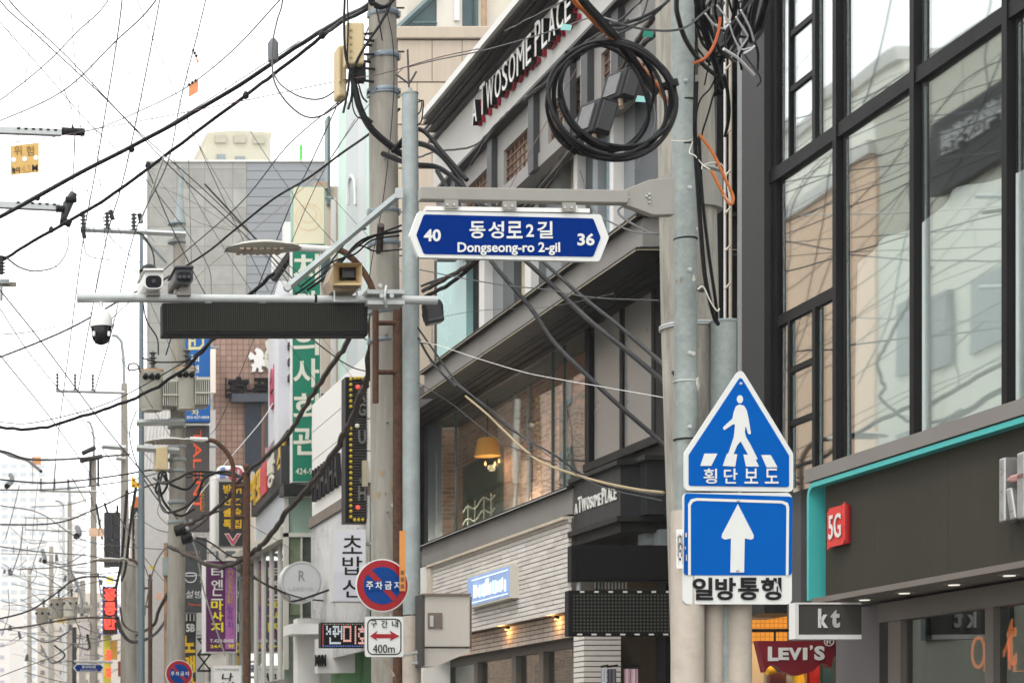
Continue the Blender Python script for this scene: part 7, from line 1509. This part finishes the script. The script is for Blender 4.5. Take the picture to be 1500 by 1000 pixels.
for (x0, y0, x1, y1, Y, col, lab) in ((228, 880, 245, 1000, 64, (.05,.052,.055), 'dark shop pillar left of the transformer pole'), (152, 950, 150.9, 1000, 90, (.04,.04,.04), ''), (106, 918, 112, 1000, 80, (.05,.05,.055), 'dark narrow sign far left behind the blue road sign'), (118, 905, 130, 965, 88, (.62,.60,.60), 'pale banner with faint writing beside the far pole'), (214, 885, 228, 925, 62, (.55,.50,.44), 'cream hanging sign right of the thick far pole'), (220, 838, 236, 862, 63, (.06,.06,.06), 'charcoal hanging sign above the third lamp post top'), (232, 935, 246, 965, 61, (.35,.5,.42), 'greenish lit shop panel at the bottom'), (232, 968, 242, 1000, 61.2, (.6,.6,.55), 'white lower shop panel at the bottom left of the pole')):
    if lab: sign('hanging_sign', lab, x0, y0, x1, y1, Y, mat('hs_%d_%d' % (x0, y0), col, .6, var=.25, scale=3), edge=mat('hs_%d_%d' % (x0, y0), col))

# ================================================================== WIRES
def W(name, pts, Ya, Yb, r, m, label, group=None, wob=0, cat='cable'): return wire(name, fit(pts, Ya, Yb), r, m, label, group, wob=wob, cat=cat)
W('thick_black_cable', [(556,-12),(500,28),(445,62),(350,125),(240,190),(120,252),(0,318),(-90,362)], 19.0, 27, .024, black_rub, 'upper of the two thick black cables running down left from the central pole top', wob=.004)
W('thick_black_cable', [(566,-14),(500,33),(470,55),(400,110),(353,145),(250,222),(150,295),(50,352),(0,383),(-90,432)], 19.0, 27, .02, black_rub, 'lower of the two thick black cables running down left from the central pole top', wob=.004)
for k, (pa) in enumerate((([(440,66),(240,193),(120,255),(0,321)], .006), ([(470,60),(353,150),(250,227),(150,300),(0,388)], .006))): W('messenger_wire', [(x, y-6) for x, y in pa[0]], 22, 27, pa[1], faint_wire, 'thin wire riding %s thick black cable' % ('on the upper' if k == 0 else 'on the lower'))
for (px, py, Y) in ((193, 218, 24.6), (55, 289, 26.4), (217, 242, 24.3), (75, 336, 26), (360, 140, 22.2), (472, 52, 20.2)): MB().lathe(U(px, py+5, Y), [(.02, 0), (.035, .02), (.035, .05), (.015, .08)], n=8).build('cable_clip', black_rub, None, where_label('dark joint clip', [(px, py), (px+1, py+8)]), 'clip', 'clips on the thick black cables')
W('black_cable', [(585,160),(540,197),(500,225),(450,262),(400,292),(340,340),(300,372),(230,415),(190,432),(100,482),(0,523),(-80,550)], 19, 28, .013, black_rub, 'black cable passing behind the arm end and the dome camera')
W('twisted_cable', [(400,400),(360,440),(330,478),(300,510),(268,542),(215,575),(180,590),(120,610),(60,627),(0,625),(-60,610)], 24, 31, .024, black_rub, 'sagging twisted black cable passing over the transformers', wob=.012)
W('thin_black_cable', [(330,480),(285,520),(200,570),(150,593),(100,608),(40,620),(0,618)], 24, 31, .008, black_rub, 'thin cable above the sagging twisted cable')
W('dusty_cable_bundle', [(560,330),(545,480),(537,560),(530,575),(515,612),(497,650),(470,690),(447,720),(420,750),(395,785),(375,805),(350,822),(320,830),(280,815),(250,800)], 18.6, 31, .035, dust_cable, 'dusty twisted cable bundle curving down left from the central pole past the white panels', wob=.015)
W('dusty_cable_bundle', [(530,440),(505,505),(480,545),(450,590),(430,625),(400,660),(370,685),(350,705),(325,738),(300,755),(262,775)], 19.5, 32, .028, dust_cable, 'dusty twisted cable bundle crossing the green sign', wob=.013)
for k, (pts, r) in enumerate((([(588,330),(540,350),(500,380),(460,412),(420,440)], .009), ([(588,338),(530,352),(490,395),(450,425)], .012), ([(585,345),(545,352),(520,372),(485,385),(440,420)], .008), ([(536,335),(520,340),(495,370),(470,405)], .009), ([(590,365),(550,368),(528,360),(510,372)], .007))):
    W('black_cable', pts, 18.5, 18.2, r, black_rub, 'black cable strand running along the slanting strut', 'strands along the slanting strut')
W('dark_red_wire', [(-60,225),(0,212),(60,204),(120,193),(260,167),(380,143),(500,118),(560,108),(640,85),(700,72)], 27, 15, .0045, red_wire, 'dark red wire crossing the sky behind the thick cables')
W('grey_cable', [(415,-10),(406,30),(400,60),(399,100),(404,125),(420,150),(445,170),(470,170),(500,150),(510,138)], 20, 19, .009, grey_cable, 'grey cable dropping into a long loop left of the cream boxes')
W('grey_cable', [(399,105),(412,125),(440,142),(470,145),(495,130),(508,118)], 20, 19, .008, grey_cable, 'shorter grey loop above the long loop')
MB().lathe(U(400, 94, 20), [(.01, 0), (.05, .03), (.055, .2), (.02, .25)], n=12).build('cable_sleeve', mat('grey_sleeve', (.12,.13,.14), .5), None, 'grey cable sleeve hanging on the long loop', 'sleeve')
# thick strands right of the mast
for pts, r, lab in (([(575,222),(600,195),(620,192),(650,225),(684,264)], .02, 'thick black cable from the mast to the dark building front, upper'), ([(560,225),(600,240),(640,245),(672,268),(700,300)], .022, 'thick black cable from the mast to the dark building front, middle'), ([(580,215),(612,210),(640,222),(665,250),(690,290),(720,310)], .024, 'thick black cable from the mast to the dark building front, lower')):
    W('black_cable', pts, 18.5, 17.5, r, black_rub, lab)
for pts, r, lab in (([(640,250),(690,330),(740,360),(770,382),(832,440),(870,475),(920,515),(970,557),(1000,580)], .018, 'thick black cable slanting across the cafe beam to the near pole, longest'), ([(700,300),(760,350),(794,382),(850,432),(900,472),(956,520),(990,548)], .014, 'thick black cable slanting across the cafe beam, upper right one'), ([(660,280),(700,350),(725,390),(775,448),(811,500),(850,540),(905,592),(973,651),(1000,675)], .016, 'thick black cable slanting across the cafe beam to the near pole, lowest')):
    W('black_cable', pts, 17.0, 12.0, r, black_rub, lab)
W('beige_conduit', [(682,580),(712,605),(740,632),(770,660),(800,680),(870,703),(930,716),(972,721)], 16.2, 12.2, .0085, beige_con, 'beige conduit sleeve in front of the upper cafe windows', cat='conduit')
W('black_cable', [(612,480),(640,520),(665,555),(690,578),(740,622),(780,648),(815,668),(870,705),(940,722),(975,724)], 17.5, 12.2, .008, black_rub, 'black cable following the beige conduit')
W('black_cable', [(613,495),(630,525),(660,560),(670,565)], 17.5, 16.8, .01, black_rub, 'short black cable beside the mast above the glass')
for k, (pts, r, m) in enumerate((([(615,500),(640,505),(700,525),(760,543),(800,552),(880,566),(972,582)], .0022, white_trim), ([(628,528),(665,560),(720,600),(780,650),(870,708),(970,733)], .003, faint_wire), ([(615,395),(680,408),(740,418),(800,424),(870,436),(965,440)], .004, grey_cable), ([(612,560),(660,590),(700,622),(740,650),(815,680)], .003, black_rub), ([(620,470),(700,455),(800,450),(900,430)], .002, faint_wire), ([(940,290),(905,310),(950,340),(985,342)], .008, grey_cable), ([(850,250),(865,300),(885,320),(930,340),(970,342)], .006, grey_cable), ([(880,35),(930,90),(960,170),(930,250)], .003, faint_wire), ([(845,100),(800,180),(760,250),(740,290),(700,380)], .003, red_wire))):
    W('thin_wire', pts, 16, 12.2, r, m, 'thin wire crossing the cafe building front', 'thin wires before the cafe building')
sky_w = [
 ([(-10,-14),(60,57),(160,150),(250,245),(330,318),(400,385),(445,445)], .0045, faint_wire), ([(2,-14),(100,85),(200,190),(290,270),(370,345),(450,410)], .0045, faint_wire),
 ([(-10,22),(60,100),(130,180),(215,265),(300,380),(310,430)], .0035, faint_wire), ([(-10,88),(100,180),(200,255),(290,300),(350,340)], .002, faint_wire),
 ([(165,-12),(110,50),(60,100),(0,147),(-40,172)], .0055, blue_wire), ([(236,-12),(165,65),(90,135),(0,177),(-40,190)], .0055, blue_wire), ([(412,-2),(340,75),(270,130),(200,165),(150,186),(124,193)], .0055, blue_wire),
 ([(180,-12),(168,80),(160,130),(140,250),(122,350),(100,520),(85,640),(78,720)], .0055, blue_wire), ([(236,-12),(205,150),(180,265),(157,345),(130,480),(115,570)], .0055, blue_wire), ([(304,-12),(265,145),(245,240),(196,345),(165,480),(138,575)], .0055, blue_wire),
 ([(110,195),(108,240),(106,285)], .005, blue_wire), ([(10,378),(30,392),(55,397),(85,388),(100,360),(98,332)], .007, grey_cable), ([(0,425),(60,500),(150,620),(215,700),(260,760)], .005, faint_wire), ([(0,452),(45,520),(110,600),(180,700)], .004, faint_wire),
 ([(50,350),(120,440),(200,560),(250,640)], .003, faint_wire), ([(0,520),(80,620),(150,720),(190,780)], .004, faint_wire), ([(540,40),(500,140),(450,250),(430,290),(370,440)], .005, faint_wire), ([(495,150),(420,215),(350,300),(235,400),(160,470)], .005, faint_wire),
 ([(520,175),(470,250),(380,330),(300,395),(270,425)], .003, mat('tan_wire', (.4,.28,.2), .6)), ([(215,245),(250,330),(300,430),(310,440)], .005, faint_wire), ([(240,230),(210,315),(206,325)], .006, white_trim),
 ([(300,270),(370,345),(430,410),(470,450),(540,500)], .006, grey_cable), ([(122,352),(130,375),(165,382),(205,400)], .004, faint_wire), ([(160,345),(175,362),(205,385)], .004, faint_wire),
 ([(350,340),(280,320),(230,260),(200,235),(140,190)], .002, faint_wire), ([(590,100),(520,180),(450,300),(330,600),(300,640)], .003, faint_wire), ([(435,480),(510,535),(545,545)], .006, grey_cable), ([(0,490),(50,485),(110,470),(150,450)], .004, faint_wire)]
for k, (pts, r, m) in enumerate(sky_w):
    W('overhead_wire', pts, 20 + (k % 5)*1.5, 30 + (k % 4)*2, r*1.55, m, 'thin overhead wire crossing the white sky on the left', 'thin overhead wires')
street_w = [
 ([(-20,700),(60,707),(120,703),(180,695),(230,688),(300,697)], .011, black_rub), ([(-20,717),(60,717),(120,713),(190,703),(240,690)], .011, black_rub), ([(-20,768),(80,766),(140,745),(190,722),(240,705),(330,690)], .012, black_rub),
 ([(-20,657),(10,662),(40,672),(80,673),(130,670),(190,665)], .02, dust_cable), ([(-30,650),(0,661),(18,668),(40,674),(60,690)], .035, black_rub), ([(-20,910),(40,895),(80,870),(110,848),(145,844),(170,850)], .022, black_rub), ([(-20,924),(40,917),(90,908),(130,904),(170,905)], .022, dust_cable),
 ([(0,990),(40,975),(80,960),(110,940)], .012, grey_cable), ([(200,600),(190,640),(210,700),(260,770)], .01, black_rub), ([(165,600),(200,650),(240,700),(262,770)], .006, faint_wire), ([(262,775),(300,800),(330,825),(400,860),(440,875),(480,880)], .012, dust_cable),
 ([(262,775),(285,800),(300,870),(330,960)], .012, white_trim), ([(345,815),(380,850),(420,870),(430,880),(487,862)], .016, black_rub), ([(360,765),(420,800),(450,830),(480,860)], .005, grey_cable), ([(265,780),(230,820),(215,880),(212,900)], .012, grey_cable),
 ([(262,782),(290,770),(310,752),(330,745),(355,730)], .016, dust_cable), ([(262,785),(300,790),(340,815),(365,812)], .014, dust_cable), ([(260,770),(280,740),(320,690),(380,620),(400,590)], .006, white_trim), ([(205,760),(230,775),(262,782)], .01, grey_cable),
 ([(176,760),(200,800),(240,850),(262,860)], .006, faint_wire), ([(172,905),(178,925),(195,940),(225,930),(245,905)], .03, black_rub), ([(176,890),(182,915),(200,925),(225,920)], .016, grey_cable), ([(245,870),(232,895),(225,915),(200,930)], .03, dust_cable),
 ([(186,720),(183,760),(178,820),(170,860)], .03, black_rub), ([(199,714),(192,760),(184,830),(178,850)], .028, black_rub), ([(0,740),(60,752),(120,790),(180,800),(250,805)], .008, faint_wire), ([(0,800),(60,808),(140,815),(200,830)], .01, grey_cable),
 ([(62,806),(66,818),(65,822)], .05, dark_frame), ([(113,772),(116,780),(112,785)], .07, dark_frame), ([(15,695),(18,702),(10,712)], .06, dark_frame), ([(100,830),(118,870),(120,900)], .03, grey_cable), ([(144,840),(148,870),(155,880)], .02, black_rub),
 ([(100,690),(140,760),(180,830)], .006, faint_wire), ([(30,880),(60,870),(100,880),(130,900)], .01, grey_cable), ([(0,830),(40,850),(90,860),(150,850)], .01, faint_wire), ([(40,930),(70,940),(100,925)], .02, grey_cable), ([(60,945),(75,970),(95,960),(80,945)], .02, black_rub), ([(110,945),(130,950),(128,930)], .03, dark_frame)]
for k, (pts, r, m) in enumerate(street_w):
    W('street_cable', pts, 34 + (k % 5)*2 + (25 if max(p[0] for p in pts) < 180 else 0), 34 + (k % 3)*3 + (15 if max(p[0] for p in pts) < 180 else 0) if max(p[0] for p in pts) > 255 else 50, r*1.2, m, 'cable among the crowded wires at the lower left', 'crowded cables at the lower left')
for k in range(16):
    x0, y0 = R.uniform(-20, 300), R.uniform(-14, 60); dx = R.uniform(-160, 320); L_ = R.uniform(300, 560); sg = R.uniform(8, 40)
    W('overhead_wire', [(x0, y0), (x0+dx*.33, y0+L_*.33+sg), (x0+dx*.66, y0+L_*.66+sg), (x0+dx, y0+L_)], R.uniform(22, 30), R.uniform(28, 36), R.uniform(.0025, .005), R.choice((faint_wire, blue_wire, grey_cable)), '', 'thin overhead wires')
for k in range(26):
    x0 = R.uniform(0, 240); y0 = R.uniform(640, 960); Y = R.uniform(45, 90); L_ = R.uniform(30, 90)
    W('street_cable', [(x0, y0), (x0+R.uniform(-12, 12), y0+L_*.5), (x0+R.uniform(-25, 25), y0+L_)], Y, Y, R.uniform(.006, .013), R.choice((grey_cable, black_rub, dust_cable)), '', 'crowded cables at the lower left')
# distant clutter: many small spans between the far poles
for k in range(64):
    x0 = R.uniform(-20, 150); y0 = R.uniform(740, 990); L_ = R.uniform(30, 130); dy = R.uniform(-30, 30); Y = R.uniform(70, 150)
    W('street_cable', [(x0, y0), (x0+L_*.5, y0+dy*.5+R.uniform(2, 12)), (x0+L_, y0+dy)], Y, Y*R.uniform(.8, 1.1), R.uniform(.010, .022), R.choice((grey_cable, faint_wire, black_rub)), 'far cable in the hazy clutter of wires at the bottom left', 'far hazy cables')
for k in range(22):
    px, py, Y = R.uniform(5, 150), R.uniform(800, 960), R.uniform(80, 140)
    t = MB(); t.tube([U(px, py, Y), U(px+R.uniform(-3, 3), py+R.uniform(5, 11), Y)], [.07, .1], 6); t.build('hanging_switch', insulator, None, where_label('dark switch', [(px, py), (px+1, py+8)]), 'switch', 'far hanging switches')

# ================================================================== OTHER SIDE OF THE STREET (seen in the window reflections)
def opp(name, label, y0, y1, h, col, parts, xd=-8.0, depth=10, m=None):
    b = thing(name, label, 'building', (xd-2, (y0+y1)/2, .12))
    MB().box(xd-depth, xd, y0, y1, .12, h).build('wall', m or mat('opp_%d' % int(y0), col, .8, var=.06, scale=.5), b)
    MB().box(xd-depth-.1, xd+.15, y0-.1, y1+.1, h, h+.35).build('parapet', white_trim if not m else grey_metal, b)
    for (a, c, d, e, mm) in parts: MB().box(xd, xd+.12, a, c, d, e).build('window', mm, b)
    return b
dkg = mat('opposite_dark_glass', (.05,.07,.08), .15, var=.2); 
opp('opposite_building', 'cream and peach rendered building mirrored in the large panes', 54.5, 66, 17.2, (.80,.58,.42), [(56+i*2.4, 57.4+i*2.4, 4.2+j*3.2, 5.8+j*3.2, dkg) for i in range(4) for j in range(2)])
opp('opposite_building', 'tall pale building mirrored in the upper panes', 56, 74, 20.3, (.88,.86,.76), [], xd=-9.0)
ob2 = opp('opposite_building', 'olive grey building with black sign mirrored at the right edge', 42, 54.3, 18.5, (.55,.55,.47), [(43+i*2.7, 44.8+i*2.7, 4.5+j*3.3, 6.3+j*3.3, dkg) for i in range(4) for j in range(3)])
MB().box(-7.95, -7.7, 45.5, 51.5, 15.2, 17.0).build('sign_board', black_plastic, ob2)
txt('sign_lettering', '영어+수학전문학원', (-7.68, 48.5, 16.3), (Vector((0, 1, 0)), V_), 4.6, .6, mat('dim_sign_letter', (.42,.43,.42), .5), ob2, ext=.05, bold=.02)
rbk = grid_mat('opposite_red_brick', (.50,.28,.20), (.55,.46,.38), .30, .11, .018, axis='Y', var=.5, bump=.8)
opp('opposite_building', 'red brick building mirrored in the cafe windows', 74, 108, 21.0, None, [(78+i*5.0, 79.3+i*5.0, 7+j*4.0, 9.4+j*4.0, dkg) for i in range(6) for j in range(3)], m=rbk)
opp('opposite_building', 'low shop building on the other pavement, nearer than the reflections', 20, 41.8, 11, (.42,.40,.36), [(21+i*3, 23+i*3, 4.5+j*3.2, 6.4+j*3.2, dkg) for i in range(7) for j in range(2)])
opole = thing('concrete_utility_pole', 'concrete pole on the opposite pavement mirrored in the panes', 'pole', (-4.8, 40, .12)); MB().tube([(-4.8, 40, .12), (-4.8, 40, 14)], [.17, .12], 14).build('shaft', concrete, opole)
for z in (10.5, 12.2): MB().tube([(-5.8, 40, z), (-3.4, 40, z)], .05, 4).build('crossarm', galv, opole)
for k in range(7):
    z = 8.8 + k*.8; x = -5.6 + (k % 4)*.7; sag = .6
    P = [Vector((x, 15, z+.2)), Vector((x+.1, 28, z-sag)), Vector((x, 40, z)), Vector((x-.2, 55, z-sag)), Vector((x, 72, z+.3))]
    MB().tube(spline(P, 6), .013, 5).build('street_cable', black_rub, None, 'long cable over the opposite pavement, %s from the kerb, mirrored in the panes' % ('first second third fourth fifth sixth seventh eighth ninth tenth eleventh twelfth'.split()[k]), 'cable', 'cables over the opposite pavement')
# ================================================================== HAZE
hz = MB().box(-152, 152, -82, 702, -1.02, 100).build('haze', mat('haze_surface', (1, 1, 1)), None, 'pale daylight haze filling the street', 'haze', kind='stuff')
hm = bpy.data.materials.new('haze_volume'); hm.use_nodes = True; hm.node_tree.nodes.clear()
ho = hm.node_tree.nodes.new('ShaderNodeOutputMaterial'); pv = hm.node_tree.nodes.new('ShaderNodeVolumePrincipled')
pv.inputs['Color'].default_value = (.97, .975, .98, 1); pv.inputs['Density'].default_value = 0.0004; pv.inputs['Anisotropy'].default_value = 0.2
hm.node_tree.links.new(pv.outputs[0], ho.inputs['Volume']); hz.data.materials.clear(); hz.data.materials.append(hm)
